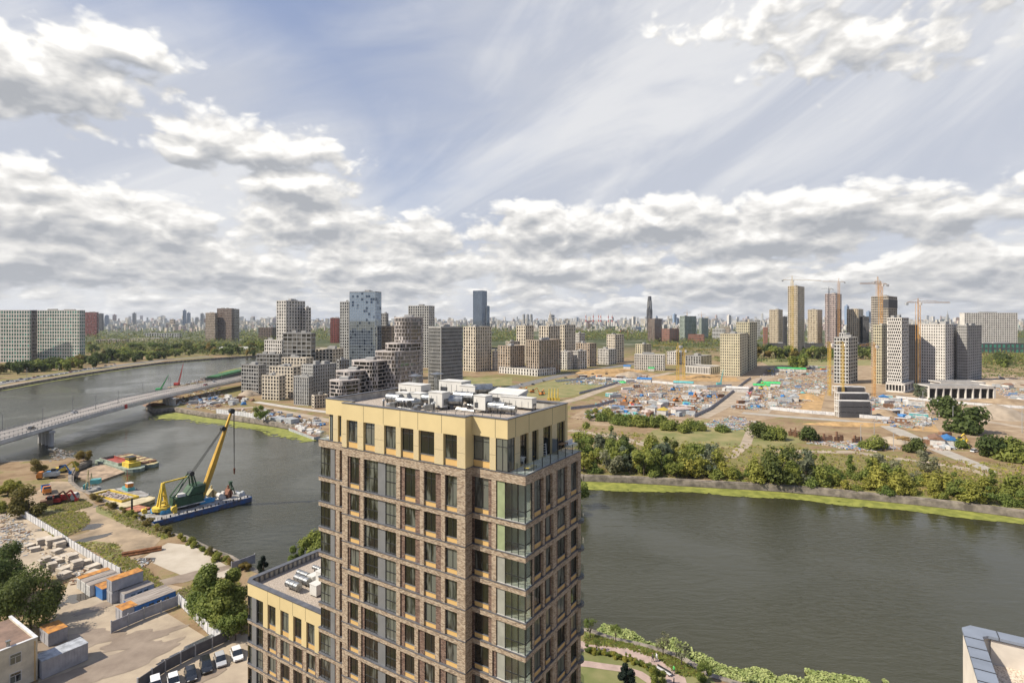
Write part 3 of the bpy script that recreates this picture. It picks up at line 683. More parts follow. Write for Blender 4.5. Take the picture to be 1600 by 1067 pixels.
for px, py, h, lb in ((649, 618, 3.2, 'left umbrella cowl above the white boxes'), (683, 614, 3.2, 'right umbrella cowl above the white boxes'), (802, 630, 2.4, 'square chimney cowl behind the ribbed hut')):
    e = roofthing('vent_cowl', lb, 'vent cowl', px, py); m = MB(); m.box(-.35, .35, -.35, .35, 0, h - .5); m.build('shaft', M_GALV, e)
    m = MB(); m.add([(-.8, -.8, h - .3), (.8, -.8, h - .3), (.8, .8, h - .3), (-.8, .8, h - .3), (0, 0, h)], [(0, 1, 4), (1, 2, 4), (2, 3, 4), (3, 0, 4), (3, 2, 1, 0)]); m.build('cap', M_GALV, e)
rp = random.Random(9)
for i in range(34):
    px = rp.uniform(598, 800); py = rp.uniform(634, 647) - abs(px - 720) * .03; P = at(px, py, 51.95); k = i % 3; m = MB()
    if k == 0: m.tube((0, 0, .3), (rp.uniform(1.2, 3), 0, .3), .09, .09, 6); m.box(.1, .16, -.05, .05, 0, .3); m.box(.9, .96, -.05, .05, 0, .3)
    elif k == 1: m.tube((0, 0, 0), (0, 0, .9), .12, .12, 8); m.tube((0, 0, .9), (0, 0, 1.1), .24, .08, 8)
    else: m.box(-.35, .35, -.3, .3, .15, .75); m.tube((-.35, 0, .45), (-.9, 0, .45), .2, .2, 10); m.box(-.3, -.22, -.2, .2, 0, .15); m.box(.22, .3, -.2, .2, 0, .15)
    tag(m.build(('service_pipe', 'vent_stack', 'roof_fan')[k], M_GALV, loc=P, rz=RZ + rp.choice((0, 1.57, .3))), ('thin pipe run on low feet among the roof plant', 'small capped vent stack among the roof plant', 'small box fan with a stub duct among the roof plant')[k], ('pipe', 'vent', 'fan')[k], ('thin pipes on the tower roof', 'vent stacks on the tower roof', 'small fans on the tower roof')[k])
rail = MB()
for k in range(14):
    p = at(600 + k * 14, 645 + k * 1.0, 51.95); rail.box(p.x - .03, p.x + .03, p.y - .03, p.y + .03, 51.95, 52.75)
    if k: rail.beam((q.x, q.y, 52.7), (p.x, p.y, 52.7), .05); rail.beam((q.x, q.y, 52.35), (p.x, p.y, 52.35), .04)
    q = p
tag(rail.build('pipe_rail', M_GALV), 'low run of thin pipes and rails along the front of the tower roof', 'pipe rail')
# small things on the terrace
def terr(px, py, z=47.5): return at(px, py, z)
def chair(px, py, label, m, rz, g):
    e = empty('garden_chair', terr(px, py), rz, label, 'chair', g); s = MB(); s.box(-.24, .24, -.24, .24, .42, .46); s.build('seat', m, e)
    s = MB(); s.box(-.24, .24, .2, .25, .46, .85); s.build('backrest', m, e)
    for x in (-.2, .2):
        for y in (-.2, .2): l = MB(); l.box(x - .02, x + .02, y - .02, y + .02, 0, .42); l.build('leg', M_FRAME, e)
M_YEL = mat('yellow_plastic', (.75, .50, .06), .5, .05, 1)
chair(824, 719, 'left yellow shell chair on the tower terrace', M_YEL, .5, 'yellow terrace chairs'); chair(831, 718.5, 'right yellow shell chair on the tower terrace', M_YEL, .3, 'yellow terrace chairs')
e = empty('terrace_table', terr(878, 702), RZ, 'wooden dining table on the far part of the terrace', 'table'); s = MB(); s.box(-.4, .4, -.9, .9, .7, .76); s.build('tabletop', mat('wood', (.36, .21, .10), .6, .2, 3), e)
for x in (-.33, .33):
    for y in (-.8, .8): l = MB(); l.box(x - .04, x + .04, y - .04, y + .04, 0, .7); l.build('leg', M_FRAME, e)
e = empty('terrace_divider', terr(866, 709), RZ, 'dark grey screen wall dividing the terrace in two', 'screen'); s = MB(); s.box(-1.6, .45, -.05, .05, 0, 1.75); s.build('panel', mat('screen_grey', (.22, .24, .24), .4, .05, 1), e)
for x in (-1.6, .45): s = MB(); s.box(x - .05, x + .05, -.08, .08, 0, 1.9); s.build('post', M_FRAME, e)
e = empty('stepladder', terr(850, 713), RZ + .5, 'pale metal stepladder standing on the terrace', 'ladder')
for sx in (-1, 1): s = MB(); s.beam((sx * .28, -.3, 0), (sx * .2, 0, 1.5), .06); s.beam((sx * .28, .3, 0), (sx * .2, 0, 1.5), .06); s.build('rail', M_WHITE, e)
s = MB()
for k in range(5): z = .25 + .28 * k; s.box(-.26 + k * .015, .26 - k * .015, -.3 + .2 * z, -.24 + .2 * z, z, z + .04)
s.build('step', M_WHITE, e)
for px, py, lb, c in ((812, 728, 'pale clothes drying rack beside the glass corner of the terrace', (.6, .66, .62)),):
    e = empty('drying_rack', terr(px, py), RZ, lb, 'drying rack'); s = MB()
    for k in range(7): s.box(-.7 + k * .2, -.68 + k * .2, -.3, .3, .95, .98)
    s.box(-.75, .6, -.32, -.3, .93, .98); s.box(-.75, .6, .3, .32, .93, .98); s.build('frame', M_WHITE, e)
    for x in (-.6, .5): l = MB(); l.beam((x, -.3, 0), (x, .25, .93), .03); l.beam((x, .3, 0), (x, -.25, .93), .03); l.build('leg', M_WHITE, e)
    s = MB(); s.box(-.6, -.1, -.28, -.26, .4, .96); s.box(.0, .45, .1, .12, .5, .96); s.build('laundry', mat('laundry_cloth', (.66, .68, .64), .9, .1, 2), e)
e = empty('sun_lounger', terr(829, 733), RZ, 'yellow and white striped sun lounger by the terrace railing', 'sun lounger'); s = MB()
for k in range(8): s.box(-.3, .3, -.9 + k * .22, -.72 + k * .22, .3, .35, k % 2)
s.build('mattress', [M_YEL, M_WHITE], e)
for x in (-.25, .25):
    for y in (-.8, .8): l = MB(); l.box(x - .02, x + .02, y - .02, y + .02, 0, .3); l.build('leg', M_FRAME, e)
tag(MB().ball((0, 0, .3), .35, .3, 9, 6, jit=.15).build('potted_bush', LM['dark'], loc=terr(901, 696)), 'dark leafy plant at the far end of the terrace', 'plant')
e = empty('garden_sofa', terr(893, 699), RZ, 'white cushioned sofa at the far end of the terrace', 'sofa'); s = MB(); s.box(-.4, .4, -.9, .9, .15, .45); s.build('seat', M_WHITE, e); s = MB(); s.box(-.5, -.3, -.9, .9, .15, .85); s.build('backrest', M_WHITE, e)
# ---------------------------------------------------------------- the lower wing on the left
def build_wing():
    w0 = at(381, 906, 23.5) ; rel = Vector((w0.x, w0.y)) - C0; x0 = rel.dot(AX); y0 = rel.dot(AY)
    Wg = empty('apartment_wing', (C0.x, C0.y, 0), RZ, 'lower brick wing with a gold top floor and gravel roof, left of the tall tower', 'apartment building')
    fa = Facade(Wg); x1 = xE - .02; y1 = 33.0
    E = lambda p: lx(p, y0); top = 23.5; zp = 21.5; ch = 1.0
    b = MB(); b.prism([(x0 + .3, y0 + ch), (x0 + ch, y0 + .3), (x1, y0 + .3), (x1, y1), (x0 + .3, y1)], -1, 22.2); b.build('wall', M_BRD, Wg)
    d = MB(); d.prism([(x0 + .35, y0 + ch + .05), (x0 + ch + .05, y0 + .35), (x1, y0 + .35), (x1, y1), (x0 + .35, y1)], 22.2, 22.45); d.build('roof_deck', M_GRAVEL, Wg)
    fb = fa.fb
    fb(fa.gold, 'L', y0, x0 + ch, x1, -.3, 0, zp, top - .1)
    fa.gold.prism([(x0, y0 + ch), (x0 + ch, y0), (x0 + ch, y0 + .3), (x0 + .3, y0 + ch)], zp, top - .1)
    fb(fa.gold, 'R', x0, y0 + ch, y1, .0, .3, 22.3, top - .1)
    cp = fa.cap
    fb(cp, 'L', y0, x0 + ch, x1, -.75, .08, top - .1, top + .04); cp.prism([(x0 - .08, y0 + ch), (x0 + ch, y0 - .08), (x0 + ch, y0 + .75), (x0 + .75, y0 + ch)], top - .1, top + .038)
    fb(cp, 'R', x0, y0 + ch, y1, -.08, .75, top - .1, top + .036)
    # ribs on the inner side of the side parapet
    ib = MB()
    for k in range(34): yy = y0 + ch + .4 + k * .85; ib.box(x0 + .3, x0 + .55, yy, yy + .22, 22.45, top - .1)
    ib.build('parapet_rib', M_GREY, Wg)
    il = MB(); il.box(x0 + .301, x0 + .32, y0 + ch + .3, y1, 22.45, top - .1); il.build('parapet_lining', M_CREAM, Wg)
    gj = fa.groove
    for p in (418, 437, 457, 477): fb(gj, 'L', y0, E(p), E(p) + .05, -.01, .004, zp, top - .1)
    lv = [17.35 - 3.3 * k for k in range(6)]
    for z in lv:
        fb(fa.light, 'L', y0, x0 + ch, x1, -.32, .02, z, z + .5); fb(cp, 'L', y0, x0 + ch, x1, -.34, .1, z + .5, z + .56)
        fa.light.prism([(x0, y0 + ch), (x0 + ch, y0 - .02), (x0 + ch, y0 + .3), (x0 + .3, y0 + ch)], z, z + .5); cp.prism([(x0 - .1, y0 + ch), (x0 + ch, y0 - .1), (x0 + ch, y0 + .3), (x0 + .3, y0 + ch)], z + .5, z + .558)
        fb(fa.light, 'R', x0, y0 + ch, y1, .0, .3, z, z + .5)
    for k, z in enumerate(lv):
        z0 = z + .56; z1 = zp if k == 0 else lv[k - 1]; gold = k == 0; pm = fa.gold if gold else fa.light
        fa.win('L', y0, x0 + ch, E(393), z0, z1, 'Vm', 0); fb(fa.grey, 'L', y0, E(393), E(400), -.31, -.05, z0, z1); fa.win('L', y0, E(400), E(411), z0, z1, 'Vm', 0)
        for a, b in ((411, 418), (430.5 if gold else 433, 438), (451 if gold else 453, 458), (471 if gold else 473.5, 478.5), (491.5 if gold else 494, 498)): fb(pm, 'L', y0, E(a), E(b), -.3, 0, z0, z1)
        for a, b in ((419.5, 430), (440, 450.5), (460, 470.5), (480, 491)): fa.win('L', y0, E(a), E(b), z0, z1, 'vt' if gold else 'v', .75 if gold else .55)
        if not gold:
            for a, b in ((429.5, 433), (450.5, 453), (470.5, 473.5), (491, 494)): fb(fa.dark, 'L', y0, E(a), E(b), -.31, -.14, z0, z1)
        # glazed chamfered corner
        g = MB(); g.add([(x0 + .02, y0 + ch, z0), (x0 + ch, y0 + .02, z0), (x0 + ch, y0 + .02, z1), (x0 + .02, y0 + ch, z1)], [(0, 1, 2, 3)]); g.build('corner_glazing', M_GLASS, Wg)
    fa.finish()
    return x0, y0
WX, WY = build_wing()
def rooft(name, label, cat, px, py): return empty(name, at(px, py, 22.45), RZ, label, cat, 'ventilation equipment on the wing roof')
for px, py, w, d, h, lb in ((489, 932, 1.5, 2.6, 1.7, 'white ventilation box at the front of the wing roof'), (484, 914, 1.2, 3.6, 1.3, 'long low white box at the back of the wing equipment'), (500, 922, 2.0, 1.5, 2.6, 'tall white box tight against the tower on the wing roof')):
    e = rooft('ventilation_unit', lb, 'ventilation unit', px, py); m = MB(); m.box(-w / 2, w / 2, 0, d, .2, h); m.build('casing', M_WHITE, e); m = MB(); m.box(-w / 2 - .06, w / 2 + .06, -.06, d + .06, h, h + .1); m.build('lid', M_WHITE, e)
    for sx in (-1, 1): q = MB(); q.box(sx * w / 2 - sx * .2 - .08, sx * w / 2 - sx * .2 + .08, .1, d - .1, 0, .2); q.build('skid', M_FRAME, e)
for px, py, L, r, h, lb in ((450, 919, 2.6, .55, .9, 'big silver duct lying at the left of the wing equipment'), (463, 910, 3.0, .5, .9, 'second silver duct behind the big left duct'), (466, 903, 2.4, .4, 1.0, 'rear silver duct next to the long low box'), (490, 893, 1.6, .32, .8, 'short silver duct poking out near the tower wall')):
    e = rooft('air_duct', lb, 'air duct', px, py); m = MB(); m.tube((0, 0, h), (L, 0, h), r, r, 14); m.build('pipe', M_GALV, e)
    m = MB(); [m.tube((L * k / 3 - .04, 0, h), (L * k / 3 + .04, 0, h), r * 1.08, r * 1.08, 14) for k in range(4)]; m.build('flange', M_GALV, e)
    for k in (.2, .8): q = MB(); q.box(L * k - .05, L * k + .05, -.1, .1, 0, h - r * .9); q.build('bracket', M_FRAME, e)
# ---------------------------------------------------------------- pale building at the bottom right corner
def build_white():
    ZT = 49.0; p = at(1503, 974, ZT); r = empty('pale_stone_building', (p.x, p.y, 0), RZ, 'pale stone building corner with blue grey parapet caps and pebble roof, bottom right', 'building')
    stone = mat('pale_stone', (.70, .64, .55), .8, .05, .8, bump=.15); cap = mat('blue_grey_metal', (.19, .22, .27), .4, .08, .8)
    c = .35
    w = MB(); w.prism([(c, 0), (20, 0), (20, -14), (0, -14), (0, -c)], 0, 47.6); w.prism([(c, 0), (20, 0), (20, -.4), (.5, -.4), (.5, -14), (0, -14), (0, -c)], 47.6, ZT - .12); w.build('wall', stone, r)
    k = MB(); k.prism([(c - .05, .05), (20, .05), (20, -.62), (.85, -.62), (.62, -.85), (.62, -14), (-.05, -14), (-.05, -c - .05)], ZT - .12, ZT); k.build('parapet_cap', cap, r)
    s = MB()
    for i in range(1, 12): s.box(-.055, .625, -c - .9 * i, -c - .9 * i + .03, ZT - .11, ZT + .02)
    for i in range(1, 12): s.box(.2 + 1.0 * i, .23 + 1.0 * i, -.625, .055, ZT - .11, ZT + .02)
    s.explode('cap_seam', M_FRAME, r)
    g = MB(); g.prism([(.5, -.4), (19, -.4), (19, -14), (.5, -14)], 47.6, 47.75); g.build('pebble_roof', mat('pebbles', (.72, .62, .50), .9, .22, 14, col2=(.33, .24, .17), detail=3, bump=.6, ramp=(.36, .55)), r)
    e = MB(); e.box(.55, .95, -14, -.75, 47.75, 47.84); e.build('gravel_strip', mat('dark_gravel', (.16, .13, .10), .95, .3, 20), r)
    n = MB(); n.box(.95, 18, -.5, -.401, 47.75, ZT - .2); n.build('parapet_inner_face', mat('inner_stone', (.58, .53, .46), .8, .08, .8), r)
    f = MB()
    for z in range(0, 13):
        for i in range(4): f.box(-.02, .0, -1.6 - i * 3.4, -.9 - i * 3.4, 1.2 + z * 3.5, 3.4 + z * 3.5)
    tag(f.build('window', M_GLASS, r), kind='stuff')
build_white()
# ---------------------------------------------------------------- buildings across the river
G_DARK = glass_mat('city_glass_dark', (.008, .010, .011), (.13, .125, .115), .12, scale=.3, blinds=.5)
G_BLUE = glass_mat('city_glass_blue', (.07, .10, .15), (.27, .33, .40), .03, metal=.8, scale=.12, blinds=.8)
G_MIR = glass_mat('city_glass_mirror', (.022, .022, .022), (.16, .15, .145), .05, metal=.5, scale=.15, blinds=.8)
G_GREEN = glass_mat('city_glass_green', (.02, .11, .085), (.05, .26, .20), .08, scale=.3)
VOID = mat('unglazed_opening', (.035, .033, .03), .9, .3, .5)
def wm(n, c, v=.08): return mat('wall_' + n, c, .85, v, .12, inst=.04)
WC = dict(white=wm('white', (.62, .59, .54)), cream=wm('cream', (.62, .55, .44)), beige=wm('beige', (.50, .42, .30)), brown=wm('brown', (.20, .145, .115)), dark=wm('dark', (.075, .075, .08)), grey=wm('grey', (.34, .335, .32)),
          lgrey=wm('lgrey', (.46, .455, .43)), red=wm('red', (.22, .045, .035)), brick=wm('brick', (.30, .12, .075)), yellowish=wm('yellowish', (.56, .51, .36)), raw=wm('raw', (.40, .36, .30), .15), greenish=wm('greenish', (.36, .42, .36)), tan=wm('tan', (.42, .34, .26)), blue=wm('blue', (.22, .30, .42)), pink=wm('pink', (.45, .36, .33)), band=wm('band', (.44, .40, .37)), steel=wm('steel', (.30, .34, .38)))
ROOFM = mat('flat_roof', (.24, .23, .215), .9, .2, .3)
def solve(P, e, px):
    k = (px - 800) / F; d = e[0] - k * e[1]
    return (k * P.y - P.x) / d
def block(label, xL, xC, xR, yb, yt, wall='white', rows=12, cl=6, cr=4, glass=None, ang=32, pier=.35, belt=.28, rel=.35, parts=True, name='apartment_building', cat='building', group=None, depth=None, podium=None, roofbox=2, stagger=0, base=0, zb=0, mull=False, vfin=False, crane=None):
    glass = glass or G_DARK; th = radians(ang); w = WC[wall] if isinstance(wall, str) else wall
    P = at(xC, yb); eL = (-cos(th), sin(th)); eR = (sin(th), cos(th))
    a = solve(P, eL, xL) if xL < xC else (depth or 15); b = solve(P, eR, xR) if xR > xC else (depth or 15)
    if b <= 0 or b > 110: b = depth or 16
    a = max(3, min(a, 200)); b = max(3, min(b, 120)); H = zat(P.y, yt); 
    root = empty(name, (P.x, P.y, 0), -th, label, cat, group)
    m = MB(); rl = rel
    m.box(-a + rl, -rl, rl, b - rl, -.5, H - .6); m.box(-a, 0, 0, b, H - .6, H - .25) if False else None
    fh = (H - base) / rows; rnd = random.Random(int(xL * 7 + yt))
    bz = fh * belt
    cells = []
    def face(L, n, kind):
        cw = L / n; pw = cw * pier
        def bx(a0, a1, z0, z1, out=0.0):
            if kind == 'L': m.box(-a + a0, -a + a1, -out, rl + .01, z0, z1)
            else: m.box(-rl - .01, out, a0, a1, z0, z1)
        if not vfin:
            for r in range(rows + 1):
                z = base + r * fh; bx(0, L, z - bz / 2 if r else -.4, min(H, z + bz / 2))
        else:
            bx(0, L, H - bz, H); bx(0, L, -.4, .6)
            for r in range(1, rows): bx(0.02, L - .02, base + r * fh - bz * .1, base + r * fh + bz * .1, -rl * .85)
        for r in range(rows if stagger else 1):
            z0 = base + r * fh if stagger else -.4; z1 = base + (r + 1) * fh if stagger else H
            sh = cw * stagger * (r % 2)
            for i in range(n + 1):
                x0 = i * cw - pw / 2 + sh; x1 = x0 + pw
                x0 = max(0.003, x0); x1 = min(L - .003, x1)
                if i == 0: x0 = .003; x1 = max(x1, .35)
                if i == n: x0 = min(x0, L - .35); x1 = L - .003
                if x1 > x0: bx(x0, x1, z0, z1, -.004 if not vfin else .0)
        for r in range(rows):
            z0 = base + r * fh + bz / 2
            for i in range(n):
                cells.append((kind, (-a + (i + .5) * cw - (cw - pw) / 2 + (cw * stagger * (r % 2))) if kind == 'L' else ((i + .5) * cw - (cw - pw) / 2 + cw * stagger * (r % 2)), z0, cw - pw, fh - bz, r, i, n))
    face(a, cl, 'L'); face(b, cr, 'R')
    if parts:
        m.build('wall', w, root)
        q = {}; rest = MB(); c = 0
        tot = len(cells); order = list(range(tot)); rnd.shuffle(order) if tot > 100 else None
        for j, k in enumerate(order):
            kind, p, z0, ww, hh, r, i, n = cells[k]
            if kind == 'L': d = (.02, ww - .02, rl - .05, rl + .02); loc = (p, 0, z0)
            else: d = (-rl - .02, -rl + .05, .02, ww - .02); loc = (0, p, z0)
            if j < 100:
                if kind not in q: t = MB(); t.box(d[0], d[1], d[2], d[3], 0, hh); q[kind] = t.mesh('window', glass)
                link('window', q[kind], root, loc)
            else: rest.box(loc[0] + d[0], loc[0] + d[1], loc[1] + d[2], loc[1] + d[3], z0, z0 + hh)
        if rest.v: tag(rest.build('window', glass, root), kind='stuff')
    else:
        g = len(m.mi)
        for kind, p, z0, ww, hh, r, i, n in cells:
            if kind == 'L': m.box(p, p + ww, rl - .15, rl + .02, z0, z0 + hh, 1)
            else: m.box(-rl - .02, -rl + .15, p, p + ww, z0, z0 + hh, 1)
        m.build('wall', [w, glass], root)
    rf = MB(); rf.box(-a + .02, -.02, .02, b - .02, H - .6, H - .1); rf.build('roof', ROOFM if not parts else ROOFM, root)
    pr = MB(); pr.box(-a, 0, 0, .4, H - .3, H + .5); pr.box(-.4, 0, .4, b, H - .3, H + .5); pr.box(-a, -a + .4, .4, b, H - .3, H + .5); pr.box(-a + .4, -.4, b - .4, b, H - .3, H + .5)
    pr.build('parapet', w, root)
    for k in range(roofbox):
        rb = MB(); sx = a * rnd.uniform(.12, .28); sy = b * rnd.uniform(.15, .3); cx = -a * rnd.uniform(.25, .75); cy = b * rnd.uniform(.3, .7)
        rb.box(cx - sx / 2, cx + sx / 2, cy - sy / 2, cy + sy / 2, H - .1, H + rnd.uniform(1.5, 3)); rb.build('roof_plant', WC['grey'], root)
    return root, a, b, H
gZ = 'riverside apartment blocks of dark glass and pale grids'
M_FIN = 'dark'
# left tip cluster
block('tall white gridded tower with square windows behind the low riverside blocks', 432, 447, 477, 583, 470, 'white', 23, 4, 7, group=gZ, name='apartment_tower', cat='tower block', ang=25)
block('narrow white gridded annex on the right of the tall gridded tower', 472, 478, 486, 581, 481, 'white', 21, 1, 2, group=gZ, name='apartment_tower', cat='tower block', ang=25)
block('low white grid building at the foot of the gridded tower, left side', 413, 440, 443, 598, 532, 'white', 12, 8, 1, group=gZ, ang=25)
block('dark glass block with pale right end wall in front of the gridded tower', 442, 486, 493, 604, 521, 'grey', 13, 6, 1, group=gZ, ang=14, pier=.12, belt=.22)
block('dark glass block with thin bands, second from the left riverside end', 401, 436, 441, 607, 554, 'grey', 9, 7, 2, group=gZ, ang=14, pier=.14)
block('leftmost riverside block with rounded dark grid facade beside the bridge end', 377, 404, 416, 617, 571, 'grey', 8, 7, 4, group=gZ, ang=25, pier=.2)
block('cream gridded riverside block, front lowest step', 409, 436, 446, 626, 588, 'cream', 7, 6, 2, group=gZ, ang=20)
block('cream gridded riverside block rising one step behind the lowest one', 421, 458, 470, 622, 574, 'cream', 9, 8, 2, group=gZ, ang=20)
block('cream gridded block on the next step back, middle of the cluster', 440, 478, 490, 612, 560, 'cream', 10, 8, 2, group=gZ, ang=20)
block('cream gridded block on the top step with rooftop railings', 482, 520, 537, 602, 546, 'cream', 11, 7, 4, group=gZ, ang=20)
block('grey finned riverside block with tall narrow ribs, lower part', 459, 482, 490, 634, 589, 'lgrey', 8, 8, 3, group=gZ, ang=20, vfin=True, pier=.35)
block('grey finned block, taller part behind the lower ribbed one', 471, 489, 526, 630, 571, 'lgrey', 11, 6, 10, group=gZ, ang=30, pier=.4)
block('small cream corner block with square windows, lowest of the riverside group', 487, 491, 512, 638, 619, 'cream', 4, 1, 5, group=gZ, ang=50)
block('grey gridded block peeping between the finned block and the banded terraces', 526, 530, 546, 618, 563, 'grey', 10, 1, 4, group=gZ, ang=40)
# banded terraces: rounded steps of glass bands
def banded(label, pts, H, n, wall='band', gl=G_MIR, step=None, nsm=0):
    """pts plan outline (world, counter clockwise as seen), n floors; bands and glazing follow the outline"""
    cx = sum(p[0] for p in pts) / len(pts); cy = sum(p[1] for p in pts) / len(pts)
    root = empty('terraced_apartment_block', (cx, cy, 0), 0, label, 'building', gZ)
    loc = [(p[0] - cx, p[1] - cy) for p in pts]
    fh = H / n
    ins = [(x * (1 - .5 / max(1, hypot(x, y))), y * (1 - .5 / max(1, hypot(x, y)))) for x, y in loc]
    g = MB(); g.prism(ins, -.5, H - .3); g.build('glazing', gl, root)
    w = MB()
    for i in range(n + 1): z = i * fh; w.prism(loc, z - fh * .1 if i else -.5, z + fh * .1 if i < n else H + .8)
    w.build('floor_band', WC[wall], root)
    v = MB(); N = len(loc); rnd = random.Random(int(H * 10))
    for i in range(n):
        for k in range(N):
            A = Vector(loc[k]); Bv = Vector(loc[(k + 1) % N]); L = (Bv - A).length; m_ = max(1, int(L / 5.5))
            for j in range(m_):
                t = (j + .5 + (.3 if i % 2 else 0)) / m_
                if t > 1: continue
                p = A.lerp(Bv, t); d = (Bv - A).normalized(); v.cbox((p.x - p.x / max(1, hypot(p.x, p.y)) * .25, p.y - p.y / max(1, hypot(p.x, p.y)) * .25, (i + .5) * fh), (rnd.choice((.35, .35, .35, 1.5)), .5, fh * .8), atan2(d.y, d.x))
    v.explode('pier', WC[wall], root)
    r = MB(); r.prism([(x * .9, y * .9) for x, y in loc], H - .2, H + .1); r.build('roof', ROOFM, root)
    q = MB(); q.box(-3, 3, -3, 3, H, H + 2.6); q.build('roof_plant', WC['lgrey'], root)
    return root
def rrect(xL, xC, xR, yb, ang, cr=6, n=4):
    th = radians(ang); P = at(xC, yb); eL = Vector((-cos(th), sin(th))); eR = Vector((sin(th), cos(th)))
    a = solve(P, eL, xL); b = solve(P, eR, xR); o = Vector((P.x, P.y)); pts = []
    cs = [(o, eL, eR), (o + eR * b, eR * -1, eL), (o + eL * a + eR * b, eL * -1, eR * -1), (o + eL * a, eR, eL * -1)]
    for c, d1, d2 in cs:
        for k in range(n + 1):
            t = k / n * pi / 2; pts.append(tuple(c + d1 * cr * (1 - sin(t)) + d2 * cr * (1 - cos(t))))
    return pts
for lb, xL, xC, xR, yb, yt, ang, n, cr in (('rounded glass block with light bands, lowest step of the banded terraces', 511, 534, 566, 645, 597, 34, 8, 4), ('banded glass block one step up behind the lowest banded one', 521, 546, 583, 641, 582, 34, 10, 4),
        ('banded glass block two steps up, white plant on its roof', 545, 583, 612, 638, 566, 30, 12, 5), ('broad banded glass block three steps up beside the tall rounded one', 581, 618, 662, 636, 551, 30, 14, 6), ('banded glass block on the top step at the foot of the tall rounded one', 597, 626, 664, 634, 538, 30, 16, 6), ('tall rounded banded block with stacked floors over the terraces', 611, 634, 666, 631, 497, 34, 23, 6)):
    P = at(xC, yb); banded(lb, rrect(xL, xC, xR, yb, ang, cr), zat(P.y, yt), n, 'band', G_MIR)
block('dark ribbed tower with a mirror glass right side, beside the cream towers', 669, 689, 723, 612, 511, 'lgrey', 18, 11, 20, G_MIR, group=gZ, name='apartment_tower', cat='tower block', ang=38, vfin=True, pier=.16, rel=.5)
block('blue mirror glass high rise, tallest of the riverside cluster', 546, 586, 596, 595, 456, 'steel', 30, 11, 3, G_BLUE, group=gZ, name='glass_tower', cat='tower block', ang=14, pier=.07, belt=.1, rel=.15)
block('pale gridded tower attached to the left of the blue glass high rise', 531, 545, 547, 590, 472, 'lgrey', 26, 4, 1, group=gZ, name='apartment_tower', cat='tower block', ang=14)
block('grey tower half hidden right behind the blue glass high rise', 595, 603, 607, 580, 490, 'grey', 20, 3, 2, G_MIR, group=gZ, ang=20)
block('ribbed brown block between the blue high rise and the banded block', 596, 612, 618, 592, 510, 'tan', 16, 8, 1, group=gZ, ang=14, vfin=True)
block('greenish white residential tower rising behind the banded block', 638, 670, 679, 575, 478, 'lgrey', 24, 9, 3, G_DARK, group=gZ, name='apartment_tower', cat='tower block', ang=14)
block('slim dark red slab tower left of the pale gridded tower', 516, 529, 531, 536, 497, 'red', 13, 5, 1, parts=False, ang=14)
# twin brown towers over the trees
gT = 'ribbed brown tower group over the trees on the left'
block('ribbed brown tower, lower left one of the group over the trees', 321, 336, 340, 534, 489, 'tan', 17, 9, 2, group=gT, ang=20, vfin=True, name='apartment_tower', cat='tower block')
block('ribbed brown tower with rounded dark middle, highest of the group over the trees', 339, 362, 366, 534, 482, 'brown', 20, 12, 2, group=gT, ang=20, belt=.5, pier=.2, name='apartment_tower', cat='tower block')
block('pale right hand tower of the brown group over the trees', 364, 366, 374, 533, 483, 'cream', 20, 1, 4, group=gT, ang=50, vfin=True, name='apartment_tower', cat='tower block')
# office building on the left bank
gO = 'white and green office building on the left bank'
block('left wing of the white gridded office building on the left bank', -60, 46, 48, 566, 485, 'white', 14, 26, 1, G_GREEN, group=gO, ang=2, name='office_building', cat='office building', roofbox=1, pier=.3, belt=.26)
block('dark connecting strip between the two white office wings', 47, 58, 59, 564, 485, 'dark', 14, 5, 1, group=gO, ang=2, name='office_building', cat='office building', roofbox=0, pier=.2, belt=.4)
block('right wing of the white gridded office building on the left bank', 58, 124, 133, 565, 485, 'white', 15, 17, 3, G_GREEN, group=gO, ang=8, name='office_building', cat='office building', pier=.32, belt=.28)
block('dark red slab building right of the white office building', 131, 151, 154, 526, 488, 'red', 16, 9, 1, ang=10, name='red_slab_building')
block('dark grey slab tower right behind the dark red slab', 153, 159, 162, 517, 490, 'dark', 14, 3, 1, ang=10, parts=False)
# cream cluster
gC = 'cream stone apartment towers at the edge of the building site'
def cr(label, xL, xC, xR, yb, yt, wall='cream', rows=14, cl=5, crn=6, **k):
    k.setdefault('ang', 42); return block(label, xL, xC, xR, yb, yt, wall, rows, cl, crn, group=gC, belt=k.pop('belt', .2), pier=k.pop('pier', .42), name='stone_apartment_tower', cat='tower block', **k)
cr('leftmost cream stone tower with tall paired windows', 724, 743, 768, 581, 511, rows=14, cl=5, crn=7)
cr('cream stone tower back left in the cluster, above the brown one', 807, 821, 834, 568, 509, rows=12, cl=4, crn=4)
cr('small cream block behind the left grey brown block', 790, 797, 812, 574, 534, rows=9, cl=3, crn=5)
cr('white low block between the leftmost tower and the grey brown block', 769, 772, 779, 579, 549, 'white', rows=7, cl=1, crn=3)
cr('grey brown block with deep windows in front left of the cluster', 778, 797, 820, 584, 541, 'tan', rows=10, cl=5, crn=7)
cr('cream stone tower right behind the brown striped one', 842, 857, 875, 572, 510, rows=13, cl=4, crn=5)
cr('brown striped block with dark upper windows and white lower left windows', 822, 842, 876, 586, 532, 'tan', rows=12, cl=6, crn=9, belt=.12, pier=.4)
cr('pale base storey in front of the brown striped block', 780, 840, 868, 588, 578, 'white', rows=2, cl=14, crn=8, roofbox=0, pier=.5)
cr('cream stone tower with broad bays, right of the middle of the cluster', 875, 882, 899, 568, 508, rows=12, cl=2, crn=5)
cr('white block with dark bay windows in front right of the cluster', 875, 886, 895, 578, 550, 'white', rows=7, cl=3, crn=3)
cr('white corner block right of the one with dark bay windows', 894, 903, 917, 577, 549, 'white', rows=7, cl=3, crn=4)
